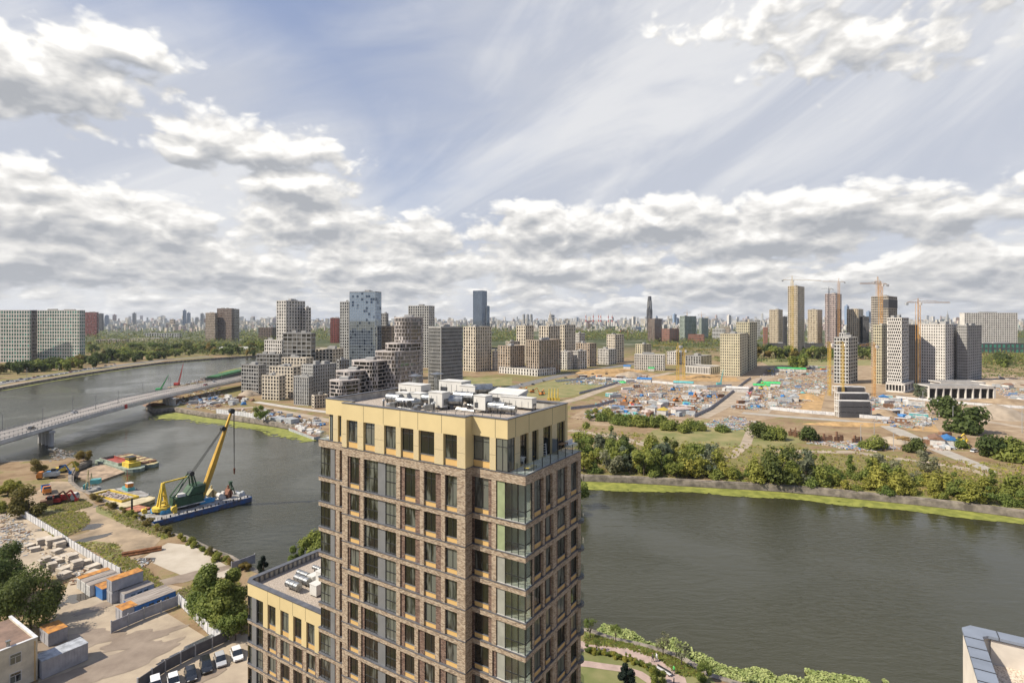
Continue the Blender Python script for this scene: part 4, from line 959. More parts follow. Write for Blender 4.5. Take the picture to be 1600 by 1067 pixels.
cr('dark brown block behind the white corner block', 900, 921, 932, 573, 537, 'tan', rows=9, cl=6, crn=3)
cr('small white block far behind the dark brown block', 899, 905, 914, 560, 521, 'white', rows=10, cl=3, crn=3, parts=False)
cr('low curved white block before the tall cream slab', 934, 951, 963, 570, 546, 'white', rows=6, cl=7, crn=4)
cr('tall cream slab with shaded right side, right end of the cluster', 948, 961, 975, 567, 523, 'cream', rows=11, cl=4, crn=4, belt=.3)
cr('small cream block with yellow panels left of the long white block', 993, 1005, 1018, 556, 538, 'yellowish', rows=5, cl=4, crn=5, parts=False)
cr('long white low block with rows of square windows', 991, 1038, 1057, 579, 555, 'white', rows=6, cl=16, crn=5, ang=20)
cr('short white block right behind the long white low block', 1042, 1057, 1068, 570, 550, 'white', rows=5, cl=5, crn=3)
cr('half built grey block with yellow bays behind the orange cranes', 1071, 1095, 1112, 580, 557, 'grey', rows=6, cl=6, crn=4)
cr('long pale podium with tall openings under the half built grey block', 1070, 1110, 1126, 585, 574, 'white', rows=1, cl=16, crn=5, roofbox=0)
# unfinished towers
gK = 'unfinished towers on the building site'
def kb(label, xL, xC, xR, yb, yt, wall='white', rows=16, cl=7, crn=5, **k):
    k.setdefault('glass', VOID); k.setdefault('ang', 30); k.setdefault('group', gK)
    return block(label, xL, xC, xR, yb, yt, wall, rows, cl, crn, name=k.pop('name', 'unfinished_tower'), cat='tower block', **k)
kb('beige unfinished tower with punched windows, front one of the pair by the pit', 1125, 1156, 1169, 588, 522, 'yellowish', 15, 9, 4, pier=.5, belt=.42)
kb('taller beige unfinished tower behind the front one of the pair', 1150, 1171, 1183, 580, 504, 'yellowish', 18, 7, 4, pier=.45, belt=.35)
gB = 'slim beige ribbed towers on dark podiums'
for lb, a, b, c, yb, yt, w in (('left slim beige ribbed tower on a dark podium', 1202, 1216, 1223, 545, 484, 'beige'), ('second slim beige ribbed tower, right of the tall craned one', 1262, 1277, 1285, 545, 484, 'beige'), ('third slim beige ribbed tower, right of the white banded one', 1323, 1341, 1349, 545, 483, 'beige')):
    kb(lb, a, b, c, yb, yt, w, 22, 6, 3, group=gB, ang=44, name='ribbed_tower', glass=G_DARK, pier=.5, belt=.3)
for lb, a, b, c in (('dark podium under the left slim beige tower', 1200, 1228, 1232), ('dark podium under the second slim beige tower', 1258, 1287, 1290), ('dark podium under the third slim beige tower', 1320, 1356, 1360)):
    kb(lb, a, b, c, 549, 537, 'dark', 3, 8, 1, ang=12, glass=G_DARK, name='podium', parts=False, group='dark podiums')
kb('tallest beige ribbed tower with an orange crane climbing it', 1231, 1246, 1257, 557, 447, 'beige', 32, 6, 5, group=gB, ang=42, name='ribbed_tower', glass=G_DARK, pier=.45)
kb('white and rust banded tower under the second crane', 1289, 1306, 1315, 546, 459, 'pink', 26, 7, 3, ang=46, glass=G_DARK, name='ribbed_tower')
kb('dark slab tower just right of the third slim beige tower', 1348, 1358, 1361, 545, 495, 'dark', 16, 4, 1, parts=False, ang=15, glass=G_DARK)
kb('dark slab tower in the gap left of the tallest beige tower', 1224, 1230, 1233, 542, 495, 'dark', 16, 3, 1, parts=False, ang=15, glass=G_DARK)
rr, ra, rb_, rH = kb('raw concrete tower wrapped at the top with black sheeting', 1361, 1388, 1402, 575, 463, 'raw', 30, 10, 5, ang=48, belt=.45, pier=.2)
q = MB(); q.box(-ra * .32, .35, -.35, -.12, rH * .84, rH - 4); q.box(.12, .35, -.12, rb_ + .1, rH * .84, rH - 4); q.build('black_sheeting', WC['dark'], rr)
kb('grey white unfinished tower with stepped top and yellow hoists', 1303, 1326, 1340, 600, 528, 'lgrey', 13, 5, 4, ang=46, pier=.3, belt=.35)
kb('upper step of the grey white unfinished tower', 1311, 1322, 1328, 597, 521, 'lgrey', 16, 3, 2, ang=46)
kb('narrow pale tower with hoist, left of the honeycomb tower', 1364, 1378, 1387, 600, 508, 'yellowish', 20, 5, 3, ang=48)
kb('white honeycomb tower with staggered openings', 1386, 1409, 1420, 612, 497, 'white', 23, 7, 4, ang=47, stagger=.45, pier=.3, belt=.3, rel=.6)
kb('dark grey block in the gap right of the honeycomb tower', 1417, 1434, 1437, 600, 508, 'dark', 18, 5, 1, ang=12, parts=False)
kb('broad white tower with black square openings beside the orange crane', 1436, 1477, 1497, 600, 507, 'white', 20, 11, 6, ang=50, pier=.5, belt=.45)
kb('dark grey unfinished tower right of the broad white one', 1495, 1511, 1534, 598, 509, 'grey', 20, 5, 8, ang=54, pier=.5, belt=.45)
kb('long white podium with wide dark openings at the foot of the white tower', 1452, 1556, 1582, 626, 604, 'white', 1, 9, 1, ang=2, pier=.12, belt=.3, base=0, rel=1.5, roofbox=0, name='unfinished_podium')
kb('white deck above the long podium, set back', 1470, 1540, 1556, 616, 598, 'white', 1, 8, 2, ang=4, pier=.2, belt=.4, rel=1, roofbox=0, name='unfinished_podium')
kb('white entrance base of the honeycomb tower', 1384, 1414, 1428, 614, 600, 'white', 1, 6, 3, ang=46, pier=.25, belt=.35, rel=1, roofbox=0, name='unfinished_podium')
kb('long white residential wall on a dark podium at the right edge', 1507, 1590, 1620, 545, 489, 'white', 16, 24, 4, ang=5, glass=G_DARK, name='long_residential_block', pier=.5, belt=.4, roofbox=3)
kb('dark glazed podium under the long residential wall', 1503, 1600, 1630, 552, 537, 'dark', 2, 14, 1, ang=4, glass=G_GREEN, name='podium', parts=False)
# raw concrete frame in the foreground of the site: slabs on columns
def frame_building(label, xL, xC, xR, yb, lv, ang):
    th = radians(ang); P = at(xC, yb); a = solve(P, (-cos(th), sin(th)), xL); b = solve(P, (sin(th), cos(th)), xR)
    r = empty('concrete_frame', (P.x, P.y, 0), -th, label, 'building frame', gK)
    for i in range(lv):
        s = MB(); s.box(-a, 0, 0, b, 3.6 * (i + 1) - .4, 3.6 * (i + 1)); s.build('floor_slab', WC['white'], r)
    n = max(3, int(a / 5)); k = max(2, int(b / 6)); c = MB(); cm = None
    for i in range(n + 1):
        for j in range(k + 1):
            if cm is None: c.box(-.3, .3, -.3, .3, 0, 3.6 * lv - .4); cm = c.mesh('column', WC['white'])
            link('column', cm, r, (-a + .5 + (a - 1) * i / n, .5 + (b - 1) * j / k, 0))
    bb = MB()
    for i in range(lv): bb.box(-a + 1.5, -1.5, b * .8, b - 1.5, 3.6 * i, 3.6 * (i + 1) - .4)
    bb.build('shade_dark_wall', WC['dark'], r)  # block wall coloured dark to stand for the shade inside the open floors
frame_building('raw concrete frame with two open floors at the front of the site', 1304, 1357, 1362, 651, 3, 8)
frame_building('long open concrete slab behind the two storey frame', 1304, 1352, 1358, 636, 3, 3)
frame_building('jagged unfinished lower floors under the grey white tower', 1300, 1344, 1352, 616, 2, 6)
# ---------------------------------------------------------------- distant landmarks
far_kw = dict(parts=False, roofbox=1)
block('tall blue glass skyscraper alone on the skyline, left of centre', 739, 753, 761, 520, 454, 'steel', 40, 8, 4, G_BLUE, ang=25, name='skyscraper', cat='skyscraper', pier=.1, belt=.1, **far_kw)
block('lower blue step attached to the lone glass skyscraper', 758, 761, 765, 520, 478, 'steel', 26, 2, 3, G_BLUE, ang=45, name='skyscraper', cat='skyscraper', pier=.1, belt=.1, **far_kw)
block('dark brown tower with ribbed sides beside the needle tower', 1012, 1023, 1034, 534, 498, 'brown', 18, 5, 5, ang=40, **far_kw)
block('brown low block right of the dark ribbed tower', 1034, 1046, 1061, 535, 514, 'brick', 6, 6, 6, ang=40, **far_kw)
block('pale green glass office tower, left of the far pair', 1062, 1070, 1088, 531, 494, 'greenish', 18, 4, 9, G_MIR, ang=50, **far_kw)
block('pale green glass office tower, right of the far pair', 1092, 1096, 1107, 531, 497, 'greenish', 18, 2, 6, G_MIR, ang=50, **far_kw)
block('long brick low building before the green glass pair', 1075, 1100, 1115, 535, 523, 'brick', 3, 12, 6, ang=25, **far_kw)
block('light grey hall right of the green glass pair', 1113, 1132, 1146, 532, 514, 'lgrey', 3, 8, 5, ang=30, **far_kw)
block('brown apartment slab behind the light grey hall', 1131, 1140, 1150, 529, 511, 'tan', 7, 5, 4, ang=30, **far_kw)
block('red brick block left of the slim beige towers', 1193, 1200, 1203, 541, 512, 'brick', 8, 3, 1, ang=20, **far_kw)
block('light residential slab behind the beige unfinished pair', 1180, 1188, 1193, 532, 500, 'lgrey', 12, 4, 2, ang=20, **far_kw)
block('pale yellow workshop building with long window rows near the left riverbank', 200, 255, 262, 536, 529, 'yellowish', 3, 22, 2, ang=5, **far_kw)
block('low pink brown workshop left of the yellow workshop building', 150, 195, 202, 537, 531, 'pink', 2, 16, 2, ang=5, **far_kw)
block('white industrial hall above the yellow workshop building', 225, 280, 284, 528, 521, 'lgrey', 2, 14, 1, ang=4, **far_kw)
block('beige apartment slab behind the gridded tower, left side', 404, 425, 432, 531, 512, 'brown', 7, 8, 2, ang=10, **far_kw)
# needle tower
def needle():
    P = at(1015, 520); r = empty('needle_skyscraper', (P.x, P.y, 0), 0, 'slender tapered skyscraper with dark crown, alone on the skyline right of centre', 'skyscraper'); H = zat(P.y, 470); Ht = zat(P.y, 463); w = 4.2 * P.y / F
    m = MB(); m.tube((0, 0, 0), (0, 0, H * .72), w * 1.15, w * 1.1, 8); m.tube((0, 0, H * .72), (0, 0, H), w * 1.0, w * .75, 8); m.build('shaft', G_MIR, r)
    k = MB()
    for i in range(8):
        a = 2 * pi * i / 8; k.beam((w * 1.2 * cos(a), w * 1.2 * sin(a), 0), (w * .8 * cos(a), w * .8 * sin(a), H), w * .12)
    k.build('rib', WC['white'], r); c = MB(); c.tube((0, 0, H), (0, 0, Ht), w * .75, w * .6, 8); c.build('crown', WC['dark'], r)
needle()
def chimney(px, yb, yt, w):
    P = at(px, yb); H = zat(P.y, yt); r = w * P.y / F / 2; m = MB(); n = 7
    for i in range(n): z0 = H * i / n; z1 = H * (i + 1) / n; m.tube((0, 0, z0), (0, 0, z1), r * (1 - .35 * i / n), r * (1 - .35 * (i + 1) / n), 8, 1 if (i >= 3 and i % 2) else 0)
    tag(m.build('chimney', [WC['white'], mat('chimney_red', (.5, .06, .04), .7, .05, 1)], loc=(P.x, P.y, 0)), 'red and white banded power station chimney on the horizon', 'chimney', 'banded chimneys on the horizon')
for px, yt in ((915.5, 490.5), (927, 490), (935.3, 490), (938.8, 490.5), (950.5, 491), (956.5, 491.5)): chimney(px, 512, yt, 2.0)
def spire(px, yb, yt, w, lb, c='cream'):
    P = at(px, yb); H = zat(P.y, yt); s = w * P.y / F; m = MB()
    m.box(-s, s, -s, s, 0, H * .35); m.box(-s * .6, s * .6, -s * .6, s * .6, H * .35, H * .55); m.box(-s * .35, s * .35, -s * .35, s * .35, H * .55, H * .72); m.tube((0, 0, H * .72), (0, 0, H), s * .22, .3, 6)
    tag(m.build('spired_tower', WC[c], loc=(P.x, P.y, 0)), lb, 'skyscraper')
spire(859.5, 512, 485, 5, 'stepped cream tower with a spire on the horizon'); spire(1480.5, 512, 484, 3, 'dark spired tower on the horizon above the white unfinished tower', 'grey')
for i, px in enumerate((818.5, 824.3, 830)):
    P = at(px, 512); m = MB(); H = zat(P.y, 491.5); r = 2.3 * P.y / F; m.tube((0, 0, 0), (0, 0, H), r, r, 10); m.tube((0, 0, H), (0, 0, H + 4), r * .6, r * .6, 8)
    tag(m.build('round_tower', WC['grey'], loc=(P.x, P.y, 0)), ('left', 'middle', 'right')[i] + ' one of three round grey towers side by side on the horizon', 'tower block', 'three round towers on the horizon')
# ---------------------------------------------------------------- the far city
def far_city():
    rnd = random.Random(21); cols = ['white', 'cream', 'lgrey', 'pink', 'tan', 'grey', 'beige', 'greenish', 'blue', 'brown', 'brick', 'yellowish']
    wts = [9, 6, 8, 5, 3, 4, 3, 2, 2, 2, 2, 2]; meshes = {}
    words = dict(white='white', cream='cream', lgrey='light grey', pink='pinkish', tan='tan', grey='grey', beige='beige', greenish='pale green', blue='bluish', brown='brown', brick='brick red', yellowish='pale yellow')
    def shape(c, k):
        if (c, k) in meshes: return meshes[(c, k)]
        m = MB(); n = (10, 4, 16, 6)[k]; wx = (1, 1.6, .6, 3.2)[k]
        m.box(-wx / 2, wx / 2, -.35, .35, 0, 1)
        for i in range(n):
            z = (i + .3) / n; m.box(-wx / 2 * .94, wx / 2 * .94, -.352, -.34, z, z + .45 / n, 1); m.box(wx / 2 - .002, wx / 2 + .002, -.3, .3, z, z + .45 / n, 1)
        m.box(-wx * .15, wx * .15, -.15, .15, 1, 1.07)
        meshes[(c, k)] = m.mesh('far_building', [WC[c], G_DARK]); return meshes[(c, k)]
    N = 0
    bands = [(300, 504, 511, 5, 12), ]
    for i in range(262):
        px = rnd.uniform(130, 1600) if i > 40 else rnd.uniform(150, 420); k = rnd.choice((0, 0, 1, 2, 2, 3)); yb = rnd.choice((506.5, 508, 509.5, 512, 515)) + rnd.uniform(-.6, .8)
        P = at(px, yb); D = P.y; hpx = rnd.uniform(4, 9) if rnd.random() < .7 else rnd.uniform(8, 15)
        if k == 3: hpx *= .5
        if yb > 511: hpx *= .8
        tall = abs(px - 290) < 25 or abs(px - 1250) < 150 or abs(px - 880) < 40
        if tall: hpx *= 1.15
        h = hpx * D / F; w = rnd.uniform(4, 9) * D / F * (.5 if k == 2 else .7)
        c = rnd.choices(cols, wts)[0]
        o = link('far_building', shape(c, k), None, (P.x, P.y, 0), rnd.uniform(-.9, .9)); o.scale = (w, w, h)
        tag(o, f"{words[c]} {('block', 'broad block', 'slim tower', 'long slab')[k]} among the distant city on the horizon", 'building', f"{words[c]} buildings of the distant city")
    # the named tall group at the left
    for px, yt, c in ((288.5, 485, 'blue'), (295, 489, 'blue'), (210, 489.5, 'grey'), (167, 493, 'blue'), (316, 490, 'lgrey'), (308, 496, 'white'), (1323, 478, 'blue'), (1340, 487, 'brick'), (1357, 487, 'blue'), (1139, 480.5 + 12, 'white'), (990, 495, 'white'), (1054, 491, 'blue'), (1058, 497, 'blue')):
        P = at(px, 510); D = P.y; o = link('far_building', shape(c, 2), None, (P.x, P.y, 0), .3); o.scale = (7 * D / F,) * 2 + ((510 - yt) * D / F,)
        tag(o, f"{words[c]} high rise standing above the distant skyline", 'skyscraper', f"{words[c]} high rises above the distant skyline")
    # mid distance low town between the trees
    for i in range(70):
        px = rnd.choice((rnd.uniform(160, 420), rnd.uniform(380, 540), rnd.uniform(900, 1130), rnd.uniform(760, 1000), rnd.uniform(1110, 1240))); yb = rnd.uniform(512, 530); P = at(px, yb); D = P.y; k = rnd.choice((1, 3, 3, 0)); hpx = rnd.uniform(3, 7) * (1.6 if k == 0 else 1)
        c = rnd.choices(cols, wts)[0]; o = link('town_building', shape(c, k), None, (P.x, P.y, 0), rnd.uniform(-.5, .5)); o.scale = (rnd.uniform(5, 11) * D / F * .7,) * 2 + (hpx * D / F,)
        tag(o, f"{words[c]} low {('house block', 'broad building', 'tower', 'long hall')[k]} among trees before the distant city", 'building', f"{words[c]} low buildings among the far trees")
far_city()
# ---------------------------------------------------------------- far riverbank: roads, building site, thickets
def pl(*pts): return [P2(*p) for p in pts]
M_ROAD = mat('asphalt', (.17, .165, .155), .9, .12, .3); M_DUST = mat('dusty_track', (.36, .295, .22), .95, .12, .15); M_CONC = mat('yard_concrete', (.40, .33, .24), .9, .16, .12, detail=7, bump=.2, col2=(.25, .20, .15), ramp=(.30, .56))
M_SAND = mat('orange_sand', (.42, .27, .12), .95, .15, .2, bump=.4); M_MUD = mat('site_mud', (.21, .145, .085), .95, .25, .10, detail=9, bump=.4, col2=(.37, .28, .18))
M_GRASS = mat('meadow', (.14, .155, .045), .9, .2, .09, col2=(.27, .225, .10), detail=8, bump=.4, bscale=1); M_LAWN = mat('lawn', (.13, .15, .045), .9, .1, .2, col2=(.21, .20, .085), detail=8, bump=.3, bscale=3)
sheet('site_ground', pl((890, 652), (1010, 588), (1130, 582), (1210, 562), (1420, 572), (1640, 590), (1660, 690), (1560, 690), (1430, 668), (1390, 662), (1230, 650), (1090, 672), (930, 664)), M_MUD, .012)
sheet('meadow', pl((724, 590), (800, 590), (800, 604), (724, 606)), M_GRASS, .02); sheet('meadow', pl((800, 612), (880, 590), (960, 592), (965, 600), (880, 622), (812, 622)), M_GRASS, .02)
sheet('meadow', pl((1100, 655), (1215, 668), (1260, 690), (1190, 700), (1060, 700), (1000, 690), (1020, 672)), M_GRASS, .024)
sheet('meadow', pl((1180, 560), (1290, 563), (1380, 562), (1380, 571), (1200, 571)), M_GRASS, .03); sheet('meadow', pl((1360, 745), (1640, 770), (1640, 800), (1480, 783), (1340, 768), (1130, 752), (1130, 742)), M_GRASS, .03)
ribbon('road', pl((724, 615), (790, 608), (870, 588), (930, 577), (1010, 566)), 14, M_ROAD, .05); ribbon('road', pl((870, 632), (905, 622), (965, 600), (1010, 590), (1050, 582)), 9, M_DUST, .06)
ribbon('road', pl((1090, 652), (1135, 630), (1172, 605), (1190, 592), (1230, 580)), 13, M_DUST, .055); ribbon('road', pl((1192, 645), (1222, 620), (1240, 605)), 7, M_DUST, .058)
ribbon('road', pl((1160, 645), (1230, 651), (1300, 656), (1375, 662), (1400, 672), (1430, 686), (1470, 704), (1520, 724), (1552, 738)), [9, 8, 8, 8, 9, 9, 8, 7, 4], mat('pale_asphalt', (.36, .33, .28), .9, .08, .2), .065)
ribbon('dirt_track', pl((890, 672), (960, 682), (1050, 705), (1120, 714)), 7, M_DUST, .04); ribbon('dirt_track', pl((1175, 668), (1165, 695), (1140, 715)), 5, M_DUST, .042)
ribbon('dirt_track', pl((1380, 640), (1480, 648), (1600, 668), (1680, 680)), 7, M_DUST, .043); ribbon('dirt_track', pl((1200, 705), (1330, 706), (1500, 730), (1640, 770)), 6, M_DUST, .044)
sheet('excavation_sand', pl((1012, 584), (1090, 589), (1150, 590), (1158, 596), (1060, 596), (1020, 590)), M_SAND, .03); sheet('excavation_sand', pl((1252, 612), (1290, 612), (1283, 642), (1250, 640)), M_SAND, .07)
sheet('excavation_sand', pl((905, 577), (985, 575), (1010, 580), (960, 588), (915, 588)), M_SAND, .03); sheet('excavation_sand', pl((1400, 664), (1460, 664), (1470, 676), (1420, 672)), M_SAND, .07)
def heap(label, px, py, rx, ry, h, m, name='earth_heap', cat='earth heap', group=None, seed=0):
    rnd = random.Random(seed + int(px)); P = at(px, py); q = MB(); n, k = 22, 6; vs = []
    for j in range(k + 1):
        t = j / k
        for i in range(n):
            a = 2 * pi * i / n; w = (1 - t) ** .8 * (1 + .22 * sin(3 * a + seed) + rnd.uniform(-.1, .1)); vs.append((rx * w * cos(a), ry * w * sin(a), -.2 + h * t ** .75 * rnd.uniform(.92, 1.05)))
    q.add(vs, [(j * n + i, j * n + (i + 1) % n, (j + 1) * n + (i + 1) % n, (j + 1) * n + i) for j in range(k) for i in range(n)]); q.add([vs[k * n + i] for i in range(n)], [tuple(range(n))])
    return tag(q.build(name, m, loc=P, rz=rnd.uniform(-.4, .4), smooth=True), label, cat, group)
heap('large sandy earth heap behind the round bushes at the right edge', 1552, 650, 28, 16, 8, M_DUST)
heap('long sandy bank of earth in the pit beside the cream buildings', 945, 582, 42, 10, 5, M_SAND); heap('pointed sand heap in the pit behind the blue roofed sheds', 985, 588, 16, 9, 6, M_DUST)
heap('orange sand mound under the orange cranes', 1095, 590, 30, 9, 4, M_SAND); heap('orange sand mound left of the open concrete frame', 1262, 622, 12, 14, 4, M_SAND)
heap('orange dumped sand along the road by the white fence', 1330, 664, 26, 5, 2.2, M_SAND); heap('brown earth heap right of the concrete frame', 1378, 648, 14, 9, 4, M_MUD)
heap('grey rubble mound beside the curved road', 1395, 690, 9, 6, 3, M_CONC); heap('low brown spoil heap on the right of the site', 1570, 628, 22, 10, 3, M_MUD)
heap('greyish spoil heap far right behind the long white podium', 1585, 602, 55, 18, 6, M_DUST)
# fences as strings of panels
def fence(label, pts, h, m, name='fence', post=6, cat='fence', group=None, th=.12):
    e = empty(name, (pts[0][0], pts[0][1], 0), 0, label, cat, group); o = Vector(pts[0]); q = MB(); r = MB()
    for a, b in zip(pts[:-1], pts[1:]):
        A = Vector(a) - o; B = Vector(b) - o; L = (B - A).length; n = max(1, int(L / post))
        q.beam((A.x, A.y, h * .52), (B.x, B.y, h * .52), th, h * .92)
        for i in range(n + 1): p = A.lerp(B, i / n); r.cbox((p.x, p.y, h * .54), (.22, .22, h * 1.08), atan2(B.y - A.y, B.x - A.x))
    q.explode('panel', m, e); r.explode('post', MATS['fence_post'], e); return e
mat('fence_post', (.35, .35, .36), .7, .1, 1); M_FW = mat('fence_white', (.58, .58, .58), .7, .1, .5); M_FG = mat('fence_grey', (.30, .30, .33), .7, .12, .4)
fence('long white fence along the front of the building site', pl((1203, 640), (1250, 645), (1310, 650), (1390, 657)), 2.4, M_FW)
fence('dark fence line running back along the dusty road', pl((1085, 652), (1110, 640), (1135, 621), (1165, 597), (1173, 592)), 2.2, M_FG)
fence('dark fence on the right side of the dusty road', pl((1170, 612), (1182, 602), (1190, 594)), 2.5, M_FG)
fence('white fence row left of the orange cranes', pl((870, 597), (930, 592), (1000, 596), (1100, 606), (1143, 604)), 2.4, M_FW); fence('low pink white barrier beside the meadow', pl((724, 611), (775, 611), (800, 609)), 1.6, M_FW)
fence('grey fence beside the light track left of the site', pl((892, 640), (930, 636), (960, 628)), 2.2, M_FG); fence('grey fence along the light track edge', pl((905, 616), (935, 608), (965, 599)), 2, M_FG)
fence('white fence at the right side of the site under the long podium', pl((1400, 622), (1470, 629), (1560, 636), (1620, 640)), 2, M_FW); fence('grey fence far right beside the curving road', pl((1560, 590), (1585, 600), (1630, 612)), 2.2, M_FG)
# containers and site cabins
CC = dict(blue=(.03, .17, .42), white=(.60, .58, .54), green=(.05, .42, .12), orange=(.62, .22, .04), red=(.45, .05, .04), grey=(.38, .40, .41), teal=(.12, .40, .40), yellow=(.65, .47, .06), brown=(.22, .12, .07), pink=(.52, .42, .37), dust=(.38, .28, .17))
CM = {k: mat('site_' + k, v, .6, .12, .6, inst=.12) for k, v in CC.items()}
def cab_mesh(kind, c, L):
    m = MB()
    if kind == 'container':
        m.box(-L / 2, L / 2, -1.2, 1.2, .1, 2.6)
        for i in range(int(L / .8)): m.box(-L / 2 + .4 + i * .8, -L / 2 + .6 + i * .8, -1.25, 1.25, .2, 2.5)
    elif kind == 'cabin': m.box(-L / 2, L / 2, -1.3, 1.3, .2, 2.9); m.box(-L / 2 - .1, L / 2 + .1, -1.4, 1.4, 2.9, 3.1, 1); m.box(-L * .3, -L * .1, -1.33, -1.3, 1.1, 2.1, 2); m.box(L * .1, L * .3, -1.33, -1.3, 1.1, 2.1, 2)
    elif kind == 'shed': m.box(-L / 2, L / 2, -3, 3, 0, 3.4, 1); m.add([(-L / 2 - .3, -3.4, 3.3), (L / 2 + .3, -3.4, 3.3), (L / 2 + .3, 0, 4.8), (-L / 2 - .3, 0, 4.8), (-L / 2 - .3, 3.4, 3.3), (L / 2 + .3, 3.4, 3.3)], [(0, 1, 2, 3), (3, 2, 5, 4), (0, 3, 4), (1, 5, 2)])
    elif kind == 'stack':
        for i in range(5): m.box(-L / 2 + .2 * (i % 2), L / 2 - .3 * (i % 3), -1 + .1 * i, 1, .35 * i, .35 * i + .3, i % 2)
    elif kind == 'tarp': m.ball((0, 0, .4), L * .35, 1.6, 9, 5, jit=.25)
    elif kind == 'machine': m.box(-2, 1.4, -1.2, 1.2, .7, 2.1); m.box(-.2, 1.2, -1, .2, 2.1, 3.2, 2); m.box(-2.2, 1.8, -1.5, -.9, 0, .8, 2); m.box(-2.2, 1.8, .9, 1.5, 0, .8, 2); m.beam((1.2, .5, 2), (4, .5, 4.2), .5); m.beam((4, .5, 4.2), (5.6, .5, 1.2), .4); m.box(5.2, 6.1, .0, 1, .3, 1.3)
    elif kind == 'pallets':
        for i in range(6): a = (i % 3) * 2.3 - 2.3; b = (i // 3) * 2.2 - 1.1; m.box(a - .9, a + .9, b - .8, b + .8, 0, 1.2 + .25 * (i % 3), i % 2)
    return m.mesh({'container': 'shipping_container', 'cabin': 'site_cabin', 'shed': 'site_shed', 'stack': 'panel_stack', 'tarp': 'tarp_covered_pile', 'machine': 'excavator', 'pallets': 'pallet_load'}[kind], [CM[c], CM['white'] if kind not in ('pallets', 'stack') else CM['grey'], CM['grey'] if kind != 'machine' else M_FRAME])
CMESH = {}; WORDS = {'container': ('steel shipping container', 'container'), 'cabin': ('site cabin with flat roof', 'site cabin'), 'shed': ('site shed with pitched roof', 'shed'), 'stack': ('stack of building panels', 'panel stack'), 'tarp': ('tarp covered pile', 'material pile'), 'machine': ('crawler excavator', 'excavator'), 'pallets': ('group of palletised goods', 'pallets')}
def siteitem(kind, c, px, py, L=6, rz=None, where='on the building site', rnd=RND, group=None, label=None):
    k = (kind, c, L)
    if k not in CMESH: CMESH[k] = cab_mesh(kind, c, L)
    P = at(px, py); o = link(CMESH[k].name.split('.')[0], CMESH[k], None, P, rnd.choice((-.55, 1.02, .2, -.55)) + rnd.uniform(-.1, .1) if rz is None else rz)
    return tag(o, label or f"{c} {WORDS[kind][0]} {where}", WORDS[kind][1], group or f"{c} {WORDS[kind][1]} items on the building site")
rs = random.Random(5)
zones = [('left of the dusty road', [(905, 655), (965, 610), (1020, 600), (1130, 608), (1140, 618), (1090, 650), (1000, 652)], 105, None),
         ('behind the orange sand patch', [(1145, 640), (1175, 605), (1220, 592), (1295, 590), (1295, 610), (1240, 640)], 55, None),
         ('far back on the site', [(1190, 588), (1200, 575), (1300, 572), (1300, 590)], 32, None),
         ('below the honeycomb tower', [(1362, 655), (1350, 620), (1390, 618), (1440, 632), (1470, 650), (1440, 668), (1400, 668)], 34, None),
         ('behind the long white podium', [(1540, 592), (1600, 590), (1640, 620), (1590, 630), (1540, 600)], 26, None),
         ('near the parked white minibus', [(1445, 690), (1475, 680), (1500, 690), (1495, 700), (1460, 702)], 16, None),
         ('before the cream buildings', [(880, 600), (910, 588), (1010, 590), (1010, 598), (960, 602)], 22, None)]
def inpoly(x, y, poly):
    c = False; n = len(poly)
    for i in range(n):
        (x1, y1), (x2, y2) = poly[i], poly[(i + 1) % n]
        if (y1 > y) != (y2 > y) and x < (x2 - x1) * (y - y1) / (y2 - y1) + x1: c = not c
    return c
for where, poly, n, _ in zones:
    k = 0; xs = [p[0] for p in poly]; ys = [p[1] for p in poly]
    while k < n:
        px, py = rs.uniform(min(xs), max(xs)), rs.uniform(min(ys), max(ys))
        if not inpoly(px, py, poly): continue
        kind = rs.choices(('container', 'cabin', 'shed', 'stack', 'tarp', 'machine', 'pallets'), (4, 3, .8, 6, 7, 1, 6))[0]
        c = rs.choices(('blue', 'white', 'green', 'orange', 'red', 'grey', 'teal', 'brown', 'pink', 'yellow'), (3, 8, .4, .4, .4, 9, .8, 8, 5, .2))[0]
        if kind == 'machine': c = rs.choice(('yellow', 'orange', 'blue'))
        siteitem(kind, c, px, py, rs.choice((6, 6, 10)), where=where, rnd=rs); k += 1
for c, px, py, L, lb in (('blue', 1007, 597, 14, 'bright blue pitched roof shed left of the orange cranes'), ('teal', 1068, 603, 18, 'long pale green roofed shed under the orange cranes'), ('green', 1204, 604, 16, 'vivid green roofed shed right of the dusty road'), ('green', 1190, 607.5, 14, 'lower vivid green shed beside the bigger green one'),
                         ('green', 1235, 580, 34, 'long pale green roofed hall far across the site'), ('green', 1018, 579.5, 7, 'small bright green shed by the long white block'), ('blue', 980, 576, 9, 'blue shed in the pit by the cream buildings'), ('white', 1152, 612, 18, 'white roofed shed between the road fences')):
    siteitem('shed', c, px, py, L, -.4, label=lb, rnd=rs, group='coloured roof sheds')
# rubble: uncountable small debris
def rubble(name, polys, n, seed, size, cols, label):
    rnd = random.Random(seed); m = MB(); out = 0
    while out < n:
        poly, wt = rnd.choice(polys), 0
        xs = [p[0] for p in poly]; ys = [p[1] for p in poly]; px, py = rnd.uniform(min(xs), max(xs)), rnd.uniform(min(ys), max(ys))
        if not inpoly(px, py, poly): continue
        P = at(px, py); cl = rnd.choice((1, 3, 6)); mi = rnd.randrange(len(cols))
        for _ in range(cl):
            s = rnd.uniform(.3, 1) * size; m.cbox((P.x + rnd.gauss(0, size * 1.5), P.y + rnd.gauss(0, size * 1.5), s * .25), (s * rnd.uniform(.5, 2.6), s * rnd.uniform(.4, 1), s * rnd.uniform(.3, .8)), rnd.uniform(0, 3), mi)
        out += 1
    tag(m.build(name, [CM[c] for c in cols], smooth=False), label, 'debris', kind='stuff')
Z = [z[1] for z in zones]
